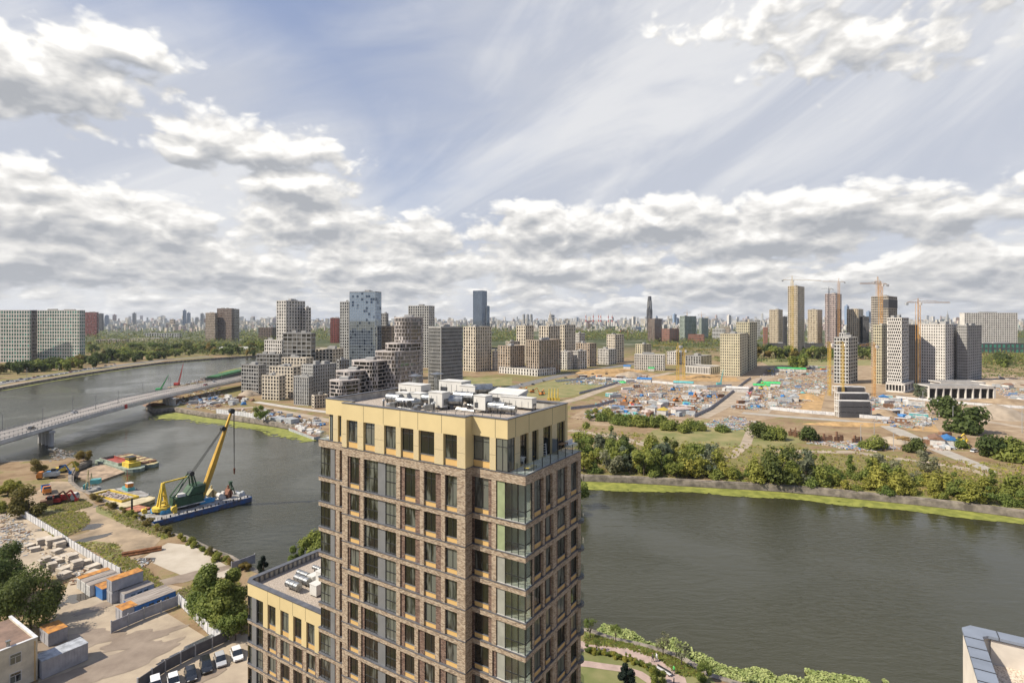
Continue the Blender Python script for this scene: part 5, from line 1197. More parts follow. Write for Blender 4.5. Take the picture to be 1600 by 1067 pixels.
rubble('site_debris', Z + Z[:2] + [[(1085, 665), (1150, 650), (1180, 660), (1150, 672)], [(1260, 690), (1330, 690), (1410, 700), (1340, 704)]], 10500, 3, .9, ['white', 'grey', 'pink', 'brown', 'dust', 'dust', 'white', 'grey', 'dust', 'blue', 'pink', 'brown', 'dust', 'brown', 'teal', 'dust'], 'scattered planks, bags and debris over the building site')
# tower cranes
M_ORG = mat('crane_orange', (.62, .33, .10), .5, .06, .5); M_CYEL = mat('crane_yellow', (.66, .45, .09), .5, .06, .5)
def tower_crane(label, px, yb, ytop, jl, jr, yj, m=None, w=2.2, luff=None):
    m = m or M_ORG; P = at(px, yb); D = P.y; H = zat(D, yj); HT = zat(D, ytop)
    r = empty('tower_crane', (P.x, P.y, 0), 0, label, 'tower crane', 'tower cranes'); q = MB(); s = w / 2; t = .28
    for x, y in ((-s, -s), (s, -s), (s, s), (-s, s)): q.beam((x, y, 0), (x, y, H), t)
    n = max(3, int(H / (w * 1.3)))
    for i in range(n):
        z0 = H * i / n; z1 = H * (i + 1) / n; f = 1 if i % 2 else -1
        q.beam((-s * f, -s, z0), (s * f, -s, z1), t * .6); q.beam((s, -s * f, z0), (s, s * f, z1), t * .6); q.beam((-s, -s, z1), (s, -s, z1), t * .6)
    q.build('mast', m, r)
    a = (jl - px) / F * D; b = (jr - px) / F * D; q = MB()
    yy = .25
    def jib(x0, x1, hh):
        k = max(2, int(abs(x1 - x0) / 4)); dy = yy * (x1 - x0)
        q.beam((x0, -.6, H + .6), (x1, -.6 + dy, H + .6), t * .8); q.beam((x0, .6, H + .6), (x1, .6 + dy, H + .6), t * .8); q.beam((x0, 0, H + .6 + hh), (x1, dy, H + .6 + hh * .5), t * .8)
        for i in range(k):
            xa = x0 + (x1 - x0) * i / k; xb = x0 + (x1 - x0) * (i + .5) / k; xc = x0 + (x1 - x0) * (i + 1) / k; h1 = hh * (1 - .5 * i / k)
            q.beam((xa, yy * (xa - x0), H + .6), (xb, yy * (xb - x0), H + .6 + h1), t * .5); q.beam((xb, yy * (xb - x0), H + .6 + h1), (xc, yy * (xc - x0), H + .6), t * .5)
    long_, short = (a, b) if abs(a) > abs(b) else (b, a)
    jib(0, long_, 1.8); q.build('jib', m, r)
    q = MB(); jib(0, short, 1.0); q.build('counter_jib', m, r)
    c = MB(); c.box(short - 1.6 if short < 0 else short - .6, short + .6 if short < 0 else short + 1.6, -1 + yy * short, 1 + yy * short, H - 1.8, H + .6); c.build('counterweight', CM['grey'], r)
    c = MB(); c.box(.8, 2.4, -2, -.4, H - 1.6, H + .8); c.build('cab', CM['white'], r)
    c = MB(); c.beam((-s * .6, 0, H), (0, 0, HT), t); c.beam((s * .6, 0, H), (0, 0, HT), t); c.beam((0, 0, HT), (long_ * .6, yy * long_ * .6, H + 2), .14); c.beam((0, 0, HT), (short * .9, yy * short * .9, H + 1.2), .14); c.build('tower_head', m, r)
    return r
tower_crane('orange crane rising in front of the tallest beige ribbed tower', 1237.6, 560, 431, 1221, 1291, 438.5, M_CYEL, 3.0)
tower_crane('orange crane right of the white and rust banded tower', 1310.5, 550, 435, 1281, 1321, 441, M_ORG, 3)
tower_crane('tall crane in front of the raw concrete tower', 1376, 598, 440, 1338, 1388, 445, M_ORG, 2.6)
tower_crane('second crane close behind on the raw concrete tower', 1371.5, 572, 432, 1366, 1378, 441, M_ORG, 2.8)
tower_crane('orange crane between honeycomb tower and broad white tower', 1434.5, 606, 466, 1414, 1496, 474, M_ORG, 2.6)
tower_crane('small dark crane on top of the white and rust banded tower', 1295, 548, 448, 1282, 1302, 452, WC['dark'], 1.6)
tower_crane('yellow crane left of the grey white unfinished tower', 1296, 618, 534, 1290, 1300, 538, M_CYEL, 1.6)
tower_crane('yellow crane in front of the grey white unfinished tower', 1316.5, 618, 533, 1305, 1320, 538, M_CYEL, 1.6)
tower_crane('orange crane left of the honeycomb tower with its jib over the grove', 1365.5, 620, 534, 1340, 1370, 541, M_ORG, 1.8)
tower_crane('left orange crane behind the coloured sheds', 1059, 596, 535, 1018, 1064, 541, M_CYEL, 2)
tower_crane('right orange crane behind the coloured sheds', 1068.5, 592, 543, 1064, 1124, 548, M_CYEL, 2)
tower_crane('distant orange crane before the grove left of the dark ribbed tower', 981, 530, 515, 977, 990, 517, M_ORG, 2)
for px, yb, yt in ((1073.5, 528, 484), (1096, 528, 487)): tower_crane('small far crane over the pale green glass pair', px, yb, yt, px - 5, px + 7, yt + 5, M_ORG, 2)
# teal crawler crane by the pit, red piling rig
def crawler(label, px, py, h, c, lean, name='crawler_crane'):
    P = at(px, py); r = empty(name, P, 0, label, 'crawler crane'); m = MB(); m.box(-2.4, 2.4, -2, -.9, 0, 1.1); m.box(-2.4, 2.4, .9, 2, 0, 1.1); m.build('track', M_FRAME, r)
    m = MB(); m.box(-2.6, 1.8, -1.5, 1.5, 1.1, 3.2); m.build('body', CM[c], r); m = MB(); a = Vector((1.2, 0, 2.4)); b = Vector((1.2 + lean, .3 * lean, h))
    for dx, dy in ((-.5, -.5), (.5, -.5), (.5, .5), (-.5, .5)): m.beam(a + Vector((dx, dy, 0)), b, .22)
    for i in range(12): p = a.lerp(b, i / 12); q = a.lerp(b, (i + 1) / 12); w = .5 * (1 - i / 12); m.beam(p + Vector((-w, -w, 0)), q + Vector((w, -w, 0)), .14)
    m.build('boom', CM[c], r); m = MB(); m.beam((b.x, b.y, b.z), (b.x + .2, b.y, 4), .08); m.beam((-2, 0, 3), (b.x, b.y, b.z), .08); m.build('cable', M_FRAME, r)
crawler('teal crawler crane with a leaning boom by the pit', 1124, 603, 16, 'teal', 3)
crawler('red and white latticed crane standing on the tip beyond the bridge', 277, 603, 22, 'red', 4); crawler('green crawler crane beyond the bridge railing', 249, 612, 15, 'green', 6)
for i, px in enumerate((858, 862.5, 867, 872)):
    P = at(px, 625); m = MB(); m.tube((0, 0, 0), (0, 0, 9), .45, .3, 6); m.box(-1.4, 1.4, -1, 1, 0, 1.6); m.beam((-1.2, 0, 1.6), (0, 0, 7), .2); tag(m.build('piling_rig', CM['yellow'], loc=P), ('first', 'second', 'third', 'fourth')[i] + ' from the left of the yellow masts behind the tower roof', 'piling rig', 'yellow masts behind the tower roof')
for i, (px, py) in enumerate(((776, 612), (808, 612.5), (820, 613), (832, 613.5), (846, 617))):
    siteitem('machine', 'orange', px, py, 6, label=('leftmost orange excavator parked beyond the tower roof', 'orange excavator with folded arm beyond the tower roof', 'orange excavator in the middle of the parked row', 'orange excavator parked nearest the yellow masts', 'lone orange excavator in front of the yellow masts')[i], rnd=rs, group='orange machines parked beyond the tower roof')
# lamp and power posts
def lamp_post(px, py, h, label, group='lamp posts on the far bank', z=0, arm=1.2, name='lamp_post'):
    P = at(px, py, z); e = empty(name, P, 0, label, 'lamp post', group); m = MB(); m.tube((0, 0, 0), (0, 0, h), .16, .1, 6); m.build('pole', MATS['fence_post'], e); m = MB(); m.box(-.1, arm, -.14, .14, h - .1, h + .08); m.build('lamp_head', MATS['fence_post'], e)
for px, py, h, lb in ((1442, 672, 22, 'tall white mast beside the blue container'), (1516, 675, 12, 'grey pillar pole in front of the right round bush'), (1489, 657, 9, 'short grey pole between the two right bushes'), (1366, 700, 13, 'thin dark pole left of the log stack'), (1345, 697, 11, 'thin pole above the small round bush'), (1396, 705, 9, 'dark pole beside the log stack'), (1597, 676, 15, 'pale pole at the right edge of the picture')):
    lamp_post(px, py, h, lb)
# log stack, ruined walls, minibus
e = empty('log_stack', at(1396, 691), .3, 'stack of yellow brown logs beside the small bushes', 'log stack')
for j in range(3):
    for i in range(6 - j): q = MB(); q.tube((0, (i - 2.5 + j * .5) * .95, .5 + j * .82), (9, (i - 2.5 + j * .5) * .95, .5 + j * .82), .46, .42, 8); q.build('log', mat('log_wood', (.35, .22, .08), .9, .2, 1), e)
for i, (px, py, w) in enumerate(((1232, 681, 4), (1241, 683, 3), (1283, 690, 6), (1304, 690, 5), (1332, 693, 6))):
    q = MB(); q.box(0, w, 0, .6, 0, 2.6); q.box(w * .2, w * .35, -.1, .7, 0, 4.2 + (i % 2)); q.box(w * .7, w * .95, -.1, .7, 0, 3.4); q.box(w * .2, w * .9, .1, .5, 3, 3.3)
    tag(q.build('ruined_wall', CM['brown'], loc=at(px, py), rz=-.2 + .1 * i), ('leftmost', 'second', 'middle', 'fourth', 'rightmost')[i] + ' broken brown wall piece between the round bushes', 'ruined wall', 'broken wall pieces')
# ---------------------------------------------------------------- trees
tree_kind('mid_dark', 10, 4.6, 1250, .42, LM['dark'], 'round', 3, seed=1, z0=.12); tree_kind('mid_green', 10, 4.2, 1050, .42, LM['green'], 'round', 3, seed=2, z0=.1)
tree_kind('mid_yellow', 9, 4.2, 950, .42, LM['yellow'], 'bush', 3, seed=3); tree_kind('mid_grey', 9, 4.0, 1000, .40, LM['grey'], 'round', 2, seed=4, z0=.1)
tree_kind('mid_poplar', 14, 3.4, 1150, .42, LM['green'], 'poplar', 3, seed=5, z0=.08); tree_kind('bush', 5, 4.6, 1300, .40, LM['green'], 'bush', 3, seed=6); tree_kind('bush_dark', 6, 5, 1500, .42, LM['dark'], 'bush', 3, seed=7)
tree_kind('far_dark', 12, 6.5, 420, 1.1, LM['dark'], 'round', 4, seed=8, z0=.05); tree_kind('far_green', 12, 6.5, 420, 1.1, LM['green'], 'round', 4, seed=9, z0=.05); tree_kind('far_autumn', 11, 6, 380, 1.0, LM['autumn'], 'round', 2, seed=10, z0=.05)
rt = random.Random(11)
bank = [(905, 738), (1000, 744), (1100, 750), (1200, 755), (1276, 761), (1377, 771), (1503, 784), (1620, 799)]
def bank_y(x):
    for (x1, y1), (x2, y2) in zip(bank[:-1], bank[1:]):
        if x1 <= x <= x2: return y1 + (y2 - y1) * (x - x1) / (x2 - x1)
    return 799
NAMEK = dict(mid_dark='dark green rounded tree', mid_green='green rounded tree', mid_yellow='yellow green bushy tree', mid_grey='silver grey willow', mid_poplar='upright green tree', bush='low green bush', bush_dark='low dark bush')
def bt(key, px, py, hpx, where='in the thicket along the far riverbank', wide=None, label=None):
    P = at(px, py); h = hpx * P.y / F; tree(key, P.x, P.y, h, label or f"{NAMEK[key]} {where}", group=f"{NAMEK[key]}s {where}" if not label else None, rnd=rt, wide=wide, name='bush' if 'bush' in key else 'tree', cat='bush' if 'bush' in key else 'tree')
x = 903
while x < 1612:
    dense = .92 if x < 1130 else .72
    for row in range(3 if x < 1120 else 2):
        off = (3, 16, 30)[row] + rt.uniform(-3, 5)
        if rt.random() > dense: continue
        k = rt.choices(('mid_dark', 'mid_green', 'mid_yellow', 'mid_grey', 'mid_poplar', 'bush'), (1.6, 4, 5, 2.8, 2.5, 5) if x < 1130 else (.3, 2.6, 7, 1.8, 2.2, 8))[0]
        hp = {'bush': rt.uniform(10, 20), 'mid_poplar': rt.uniform(34, 58)}.get(k, rt.uniform(18, 44)) * (1 if x < 1130 else .95)
        if 1130 < x < 1190 and row: continue
        bt(k, x + rt.uniform(-6, 6), bank_y(x) - off, hp)
    x += rt.uniform(8, 11)
for key, px, py, h, w, lb in (('mid_dark', 975, 728, 52, 1.0, 'large dark tree rising above the left part of the far thicket'), ('mid_dark', 1218, 756, 58, 1.0, 'big dark green tree leaning over the embankment wall, middle of the far bank'), ('mid_poplar', 1236, 748, 52, None, 'upright green tree right behind the big dark one on the embankment'),
        ('mid_grey', 1032, 722, 26, None, 'lone silver grey tree at the back of the thicket'), ('mid_dark', 1052, 704, 20, None, 'small dark tree standing alone behind the thicket'), ('mid_grey', 1385, 748, 40, None, 'grey green tree above the yellow bushes on the right'), ('mid_grey', 1450, 738, 34, None, 'grey green tree beside the curving road end'), ('bush_dark', 1265, 689, 24, .95, 'round dark bush standing between broken walls'),
        ('bush_dark', 1185, 684, 26, 1.0, 'large dark bush at the left of the scrub clump'), ('bush', 1205, 686, 20, None, 'green bush in the middle of the scrub clump'), ('bush', 1216, 687, 20, None, 'green bush at the right of the scrub clump'), ('bush_dark', 1431, 707, 24, .9, 'round bush left of the curving road'), ('bush', 1370, 702, 20, None, 'bright bush below the thin poles'), ('bush', 1348, 701, 12, None, 'small bush left of the bright bush below the poles'),
        ('bush_dark', 1475, 650, 32, 1.05, 'wide dark bush by the tall white mast'), ('bush_dark', 1520, 676, 40, 1.1, 'largest dark bush behind the grey pillar pole'), ('bush_dark', 1550, 716, 36, 1.0, 'dark bush right of the parked minibus'), ('bush', 1578, 718, 34, 1.0, 'yellowish bush at the right edge beside the dark one'), ('bush', 1128, 674, 12, None, 'small bush on the bare ground by the rubble'), ('mid_grey', 1438, 623, 24, None, 'pale leafy tree in front of the orange crane base'), ('mid_dark', 1600, 720, 30, None, 'dark tree cut by the right edge'),
        ('bush', 1500, 700, 14, None, 'low scrub left of the parked minibus')): bt(key, px, py, h, '', w, lb)
for px in range(922, 1096, 9): bt(rt.choice(('bush', 'bush', 'mid_green')), px + rt.uniform(-3, 3), 652 + (px - 922) * .13 + rt.uniform(-2, 5), rt.uniform(12, 20), 'in the hedge row before the building site')
NF = dict(far_dark='dark leafy tree', far_green='green leafy tree', far_autumn='yellowing tree')
def ft(px, py, hpx, where, dark=.55):
    k = rt.choices(('far_dark', 'far_green', 'far_autumn'), (dark, .35, .1))[0]; P = at(px, py); tree(k, P.x, P.y, hpx * P.y / F * rt.uniform(.8, 1.25), f"{NF[k]} {where}", group=f"{NF[k]}s {where}", rnd=rt)
n = 0
for i in range(80):   # along the left bank road
    px = -10 + i * 5.3; yb = (598 - px * .135 if px < 190 else 572 - (px - 190) * .085) - rt.uniform(3, 14)
    if 0 < px < 130: yb = min(yb, 582 - px * .02) if rt.random() < .7 else yb - 3
    ft(px, yb, 15 if px < 200 else 11, 'along the left riverbank road')
for i in range(40): ft(rt.uniform(128, 420), rt.uniform(544, 557), 11, 'in the park behind the left riverbank')
for i in range(26): ft(1180 + i * 8 + rt.uniform(-3, 3), rt.uniform(555, 563), 15, 'in the grove below the slim beige towers')
for i in range(12): ft(rt.uniform(1535, 1625), rt.uniform(562, 574), 12, 'in the belt below the long residential wall')
for px, yb in ((1245, 577), (1250, 576), (1242, 572)): ft(px, yb, 22, 'standing tall before the slim beige towers', .2)
def woodland(name, boxes, n, seed, label):
    rnd = random.Random(seed); m = MB()
    for i in range(n):
        x0, x1, y0, y1, hp = rnd.choice(boxes); P = at(rnd.uniform(x0, x1), rnd.uniform(y0, y1)); s = P.y / F
        for _ in range(9):
            c = Vector((P.x + rnd.gauss(0, 3.2) * s, P.y + rnd.gauss(0, 4) * s, abs(rnd.gauss(.5, .3)) * hp * s)); a = rnd.uniform(.6, 1.5) * s
            nn = Vector((rnd.uniform(-1, 1), rnd.uniform(-1, .2), rnd.uniform(.2, 1))).normalized(); u = nn.orthogonal().normalized() * a; w = nn.cross(u).normalized() * a * .8
            m.add([c - u, c - w, c + u, c + w], [(0, 1, 2, 3)], rnd.choice((0, 0, 0, 1, 2)) if rnd.random() < .5 else 0)
    tag(m.build(name, [LM['dark'], LM['green'], LM['autumn']]), label, 'woodland', kind='stuff')
woodland('woodland', [(130, 430, 518, 545, 6), (130, 430, 524, 552, 7), (380, 560, 516, 535, 5), (500, 760, 512, 530, 5), (760, 830, 518, 535, 7), (880, 1130, 514, 532, 6), (900, 1010, 522, 532, 7), (1010, 1200, 530, 543, 5), (1100, 1260, 514, 535, 5), (1400, 1640, 514, 530, 4), (1360, 1400, 550, 564, 9), (-60, 130, 515, 560, 6), (1535, 1640, 556, 570, 8), (128, 420, 536, 556, 8), (128, 420, 536, 556, 8)], 6200, 9, 'far woodland and parks that run together toward the horizon')
woodland('dry_scrub', [(1010, 1200, 538, 552, 2), (1120, 1300, 556, 566, 2), (1500, 1640, 560, 590, 2)], 700, 19, 'dry scrub and reeds across the waste ground')
def distant_mass():
    rnd = random.Random(77); m = MB(); cols = ['white', 'cream', 'lgrey', 'pink', 'white', 'lgrey', 'cream']
    for i in range(4200):
        px = rnd.uniform(120, 1600); P = at(px, rnd.choice((rnd.uniform(504.6, 510), rnd.uniform(506, 519)))); s = P.y / F; hh = (rnd.uniform(2.5, 7) + (5 if rnd.random() < .12 else 0)) * s; w = rnd.uniform(1.5, 5) * s
        m.cbox((P.x, P.y, hh / 2), (w, w * .6, hh), rnd.uniform(-.5, .5), rnd.randrange(7))
    tag(m.build('distant_city', [WC[c] for c in cols]), 'crowded mass of small buildings along the horizon', 'city', kind='stuff')
distant_mass()
# duckweed mats on the water along the embankments
M_WEED = mat('duckweed', (.15, .165, .025), .8, .1, .35, col2=(.26, .27, .05), detail=7, ramp=(.38, .6))
def weed(name, line, w0, w1, seed, n, label, ragged=1.0, size=(.5, 1.6), m=None, z=-2.03, thick=True):
    rnd = random.Random(seed); q = MB(); segs = []
    L = [Vector(p) for p in line]; tot = [0]
    for _ in range(3): L = [L[0]] + [p for a, b in zip(L[:-1], L[1:]) for p in (a.lerp(b, .25), a.lerp(b, .75))] + [L[-1]]
    for a, b in zip(L[:-1], L[1:]): pass
    for a, b in zip(L[:-1], L[1:]): tot.append(tot[-1] + (b - a).length)
    def posn(s):
        for i in range(len(L) - 1):
            if s <= tot[i + 1]: t = (s - tot[i]) / (tot[i + 1] - tot[i]); d = (L[i + 1] - L[i]).normalized(); return L[i].lerp(L[i + 1], t), Vector((d.y, -d.x))
        return L[-1], Vector((0, -1))
    import mathutils
    step = 1.2; prev = None; s = 0; k = 0
    if thick:
        while s < tot[-1]:
            p, nn = posn(s); wd = (w0 + (w1 - w0) * s / tot[-1]) * (.62 + .38 * mathutils.noise.noise(Vector((s * .035, seed, 0))) + .34 * mathutils.noise.noise(Vector((s * .16, seed, 5))) + .2 * mathutils.noise.noise(Vector((s * .6, seed, 9)))) * .95
            cur = [(p.x, p.y, z), (p.x + nn.x * wd, p.y + nn.y * wd, z)]
            if prev: q.add([prev[0], cur[0], cur[1], prev[1]], [(0, 1, 2, 3) if True else ()])
            prev = cur; s += step
    for i in range(n):
        s = rnd.uniform(0, tot[-1]); p, nn = posn(s); wd = (w0 + (w1 - w0) * s / tot[-1]) * (.62 + .38 * mathutils.noise.noise(Vector((s * .035, seed, 0)))); t = wd * rnd.uniform(.5, 1.25) if thick else -2.6 + wd * rnd.random() ** .8 * (1 + .3 * ragged); c = p + nn * t; r = rnd.uniform(*size); kk = 7
        if not thick and mathutils.noise.noise(Vector((c.x * .16, c.y * .16, 3))) + .5 * mathutils.noise.noise(Vector((c.x * .5, c.y * .5, 8))) < -1.15 + 1.35 * (abs(t) - 2.6) / abs(wd): continue
        a0 = rnd.uniform(0, 6); zz = z + .004 + .02 * rnd.random()
        if not thick:
            zz = z + rnd.uniform(.02, .45); ta, tb = rnd.uniform(-.7, .7), rnd.uniform(-.7, .7)
            q.add([(c.x + r * cos(a0 + 1.57 * j), c.y + r * sin(a0 + 1.57 * j), zz + r * (ta * cos(a0 + 1.57 * j) + tb * sin(a0 + 1.57 * j))) for j in range(4)], [(0, 1, 2, 3)]); continue
        q.add([(c.x + r * rnd.uniform(.6, 1) * cos(a0 + 2 * pi * j / kk), c.y + r * .8 * rnd.uniform(.6, 1) * sin(a0 + 2 * pi * j / kk), zz) for j in range(kk)], [tuple(range(kk))])
    tag(q.build(name, m or M_WEED), label, 'water plants', kind='stuff')
weed('duckweed', pl((905, 744), (912, 744), (1000, 747.5), (1100, 753.5), (1200, 758.5), (1276, 765), (1377, 774.5), (1503, 787.5), (1640, 806)), 13, 8, 3, 2600, 'bright green floating duckweed along the far embankment')
weed('duckweed', pl((276, 640), (324, 648), (350, 651), (423, 661), (461, 668), (495, 682)), 24, 12, 5, 400, 'bright green duckweed before the barge moorings across the river')
weed('duckweed', pl((340, 580), (374, 572), (410, 566)), 8, 8, 6, 60, 'green duckweed strip beyond the bridge end')
weed('duckweed', [P2(*p) for p in ((0, 722), (30, 721), (81, 719), (106, 715), (142, 719.5))], -5, -3, 8, 60, 'thin duckweed strip off the yard tip')
M_LILY = mat('lily_pads', (.15, .20, .045), .6, .1, .9, col2=(.31, .34, .12), detail=5)
weed('lily_pads', [P2(*p) for p in ((920, 984), (960, 998), (1000, 1006), (1030, 1014), (1060, 1024), (1085, 1038), (1110, 1054), (1170, 1069), (1300, 1078), (1420, 1085))], -7.0, -9.5, 12, 22000, 'clumped pale green floating leaves along the near bank', 1.0, (.10, .30), M_LILY, thick=False)
weed('duckweed', [P2(*p) for p in ((0, 607), (60, 596), (126, 585), (192, 575), (253, 567), (329, 561))], 5, 5, 14, 40, 'faint green weed strip along the left bank')
# ---------------------------------------------------------------- near yard on the left
sheet('yard', pl((60, 1010), (110, 905), (150, 895), (0, 905), (-80, 880), (-60, 800), (20, 795), (60, 820), (120, 860), (190, 905), (265, 960), (330, 1000), (390, 985), (420, 1090), (60, 1090)), M_CONC, .02)
sheet('quay_slab', pl((222, 872), (262, 848), (300, 852), (362, 888), (352, 902), (300, 905), (262, 890)), mat('quay_slab_mat', (.47, .42, .34), .9, .12, .15, detail=7, col2=(.36, .31, .24)), .05)
sheet('dirt_yard', pl((80, 752), (112, 752), (150, 788), (210, 815), (255, 838), (235, 860), (200, 880), (225, 905), (290, 918), (262, 930), (232, 900), (200, 885), (150, 855), (112, 850), (95, 842), (140, 830), (140, 806), (100, 795), (60, 800), (40, 780)), mat('yard_dirt', (.40, .305, .20), .95, .2, .14, detail=9, col2=(.19, .145, .095)), .03)
M_PUD = mat('puddle', (.05, .042, .035), .04, .1, .3, spec=.8)
def blob(name, px, py, rx, ry, m, z, seed, rot=.5):
    import mathutils
    P = at(px, py); pts = []
    for i in range(48):
        a = 2 * pi * i / 48; k = 1 + .55 * mathutils.noise.noise(Vector((1.3 * cos(a) + seed, 1.3 * sin(a), seed))) + .22 * mathutils.noise.noise(Vector((4 * cos(a), 4 * sin(a), seed))); x, y = rx * k * cos(a), ry * k * sin(a); pts.append((P.x + x * cos(rot) - y * sin(rot), P.y + x * sin(rot) + y * cos(rot)))
    return sheet(name, pts, m, z)
for i, (px, py, rx, ry, ro) in enumerate(((138, 824, 4.5, 2.4, .3), (140, 842, 8, 1.6, .9), (221, 876, 3.2, 2.2, .4), (128, 932, 3.5, 2.2, .8), (262, 1033, 1.8, 1.2, .4), (74, 827, 3.5, 1.5, .2), (165, 788, 3, 1, .8))): blob('puddle', px, py, rx, ry, M_PUD, .06, i * 7.3, ro)
M_WET = mat('wet_concrete', (.20, .155, .115), .55, .2, .3, detail=6, col2=(.28, .225, .17))
for i, (px, py, rx, ry, ro) in enumerate(((185, 1035, 9, 4, .8), (205, 1000, 5, 2.5, .6), (120, 1000, 7, 3.5, .3), (150, 950, 4, 1.6, .9), (175, 895, 3, 1.4, .8), (250, 990, 4, 1.6, .7), (300, 900, 9, 2.4, .7), (110, 1060, 5, 3, .5), (325, 1055, 4, 1.4, 1))): blob('wet_patch', px, py, rx, ry, M_WET, .055 + .002 * i, i * 3.1 + 2, ro)
for pts in (((55, 790), (70, 800), (110, 800), (145, 790), (120, 778), (90, 785)), ((60, 805), (130, 800), (140, 815), (118, 832), (95, 842), (70, 828)), ((118, 848), (150, 845), (185, 850), (188, 862), (212, 880), (240, 903), (264, 930), (246, 940), (200, 900), (150, 862)), ((150, 790), (215, 812), (262, 836), (258, 842), (200, 822), (150, 800)), ((262, 930), (300, 915), (370, 900), (385, 990), (330, 985), (290, 950))): sheet('weedy_grass', pl(*pts), M_GRASS, .045)
CCY = dict(white=(.60, .60, .58), blue=(.04, .16, .42), grey=(.36, .36, .38), rust=(.55, .26, .06), dark=(.10, .10, .10))
YM = {k: mat('cabin_' + k, v, .6, .08, .8, bump=.1) for k, v in CCY.items()}
M_RUST = mat('rusty_roof', (.55, .25, .05), .85, .2, .8, col2=(.24, .11, .04), detail=6); M_PATCH = mat('patched_roof', (.38, .34, .30), .9, .3, .9, col2=(.12, .095, .08), detail=6, stretch=(3, .25, 1))
def container(label, px, py, L, Wd, h, wall, roof, name='yard_container', zb=0, doors=True, group='containers and cabins in the yard', wins=0):
    "px, py: the lowest corner in view; runs back along the row by L and left by Wd"
    P = at(px, py, zb); e = empty(name, P, RZ, label, 'container', group); m = MB(); m.box(-Wd, 0, 0, L, .08, h)
    for i in range(int(L / .45)): m.box(0, .04, .2 + i * .45, .38 + i * .45, .2, h - .15)
    m.build('body', YM[wall], e); m = MB(); m.box(-Wd - .05, .06, -.06, L + .05, h, h + .07); m.build('roof', roof, e)
    if doors:
        for s in (0, 1): d = MB(); d.box(-Wd + .12 + s * (Wd / 2 - .05), -Wd + .05 + (s + 1) * (Wd / 2 - .05), -.05, -.005, .2, h - .15); dd = d.build('door', YM[wall], e); b = MB(); b.box(-Wd + .4 + s * (Wd / 2 - .05), -Wd + .44 + s * (Wd / 2 - .05), -.09, -.05, .3, h - .3); b.build('locking_bar', YM['dark'], dd)
    for i in range(wins):
        w = MB(); y = 1.2 + i * (L - 2) / max(1, wins); w.box(.041, .07, y, y + .9, 1.1, 1.9); w.build('window', M_GLASS, e)
        w = MB(); x = -Wd + .5
    return e
container('white cabin with rusty strip roof, left end of the yard cabin row', 125, 922, 6.2, 1.8, 2.6, 'white', M_RUST); container('white cabin with brown patched roof, second in the yard cabin row', 133, 927.5, 6.4, 2.4, 2.6, 'white', M_PATCH)
container('white and blue cabin with patched roof, third in the yard cabin row', 140.5, 933, 6.6, 2.2, 2.6, 'white', M_PATCH); container('bright blue cabin with rusty roof between white cabin and stacked containers', 160, 938, 6.2, 3.9, 2.5, 'blue', M_RUST, wins=2, doors=False)
container('lower grey lilac container of the two stacked in the cabin row', 175, 944, 6.3, 2.6, 2.5, 'grey', YM['grey']); container('upper grey lilac container with bright rusty roof, stacked in the cabin row', 175, 925.5, 6.3, 2.6, 2.5, 'grey', M_RUST, zb=2.62)
container('grey cabin with peeling patched roof right of the stacked containers', 195, 946, 6, 3.2, 2.5, 'grey', M_PATCH, wins=3); container('long blue cabin with striped plank roof behind the yard fence', 211, 966, 8.2, 5.2, 2.5, 'blue', M_PATCH, wins=4, doors=False)
container('small grey container with rusty roof at the near end of the cabins', 191.5, 973, 2.8, 3.2, 2.6, 'grey', M_RUST)
container('rusty roofed container beside the lower left building', 76, 1011, 3, 4.5, 2.6, 'grey', M_RUST); container('long grey shed with pale sheet roof beside the lower left building', 66, 1062, 6.8, 3.4, 3.2, 'grey', mat('sheet_roof', (.36, .38, .41), .6, .2, .8))
# grey fences
fence('grey yard fence in front of the blue cabin', pl((174, 989), (225, 967), (277, 947)), 2.4, M_FG, post=2.2); fence('pale fence running from the blue cabin toward the parked cars', pl((279, 944), (300, 965), (325, 990), (345, 1004)), 2.4, M_FW, post=2)
fence('pale zigzag fence beside the slab stacks', pl((33, 806), (60, 822), (86, 838), (112, 856), (150, 880), (188, 901)), 2.2, M_FW, post=2); fence('dark fence between the yard and the parked cars', pl((215, 1080), (258, 1050), (305, 1025), (357, 1001)), 2.2, mat('dark_fence', (.10, .10, .11), .7, .1, 1), post=2.5)
fence('grey wall by the left edge under the yellowing tree', pl((0, 800), (20, 796), (62, 806)), 2, M_FG, post=4); fence('low river wall at the corner behind the spruce', pl((362, 893), (398, 880)), 2.4, M_FG, post=5)
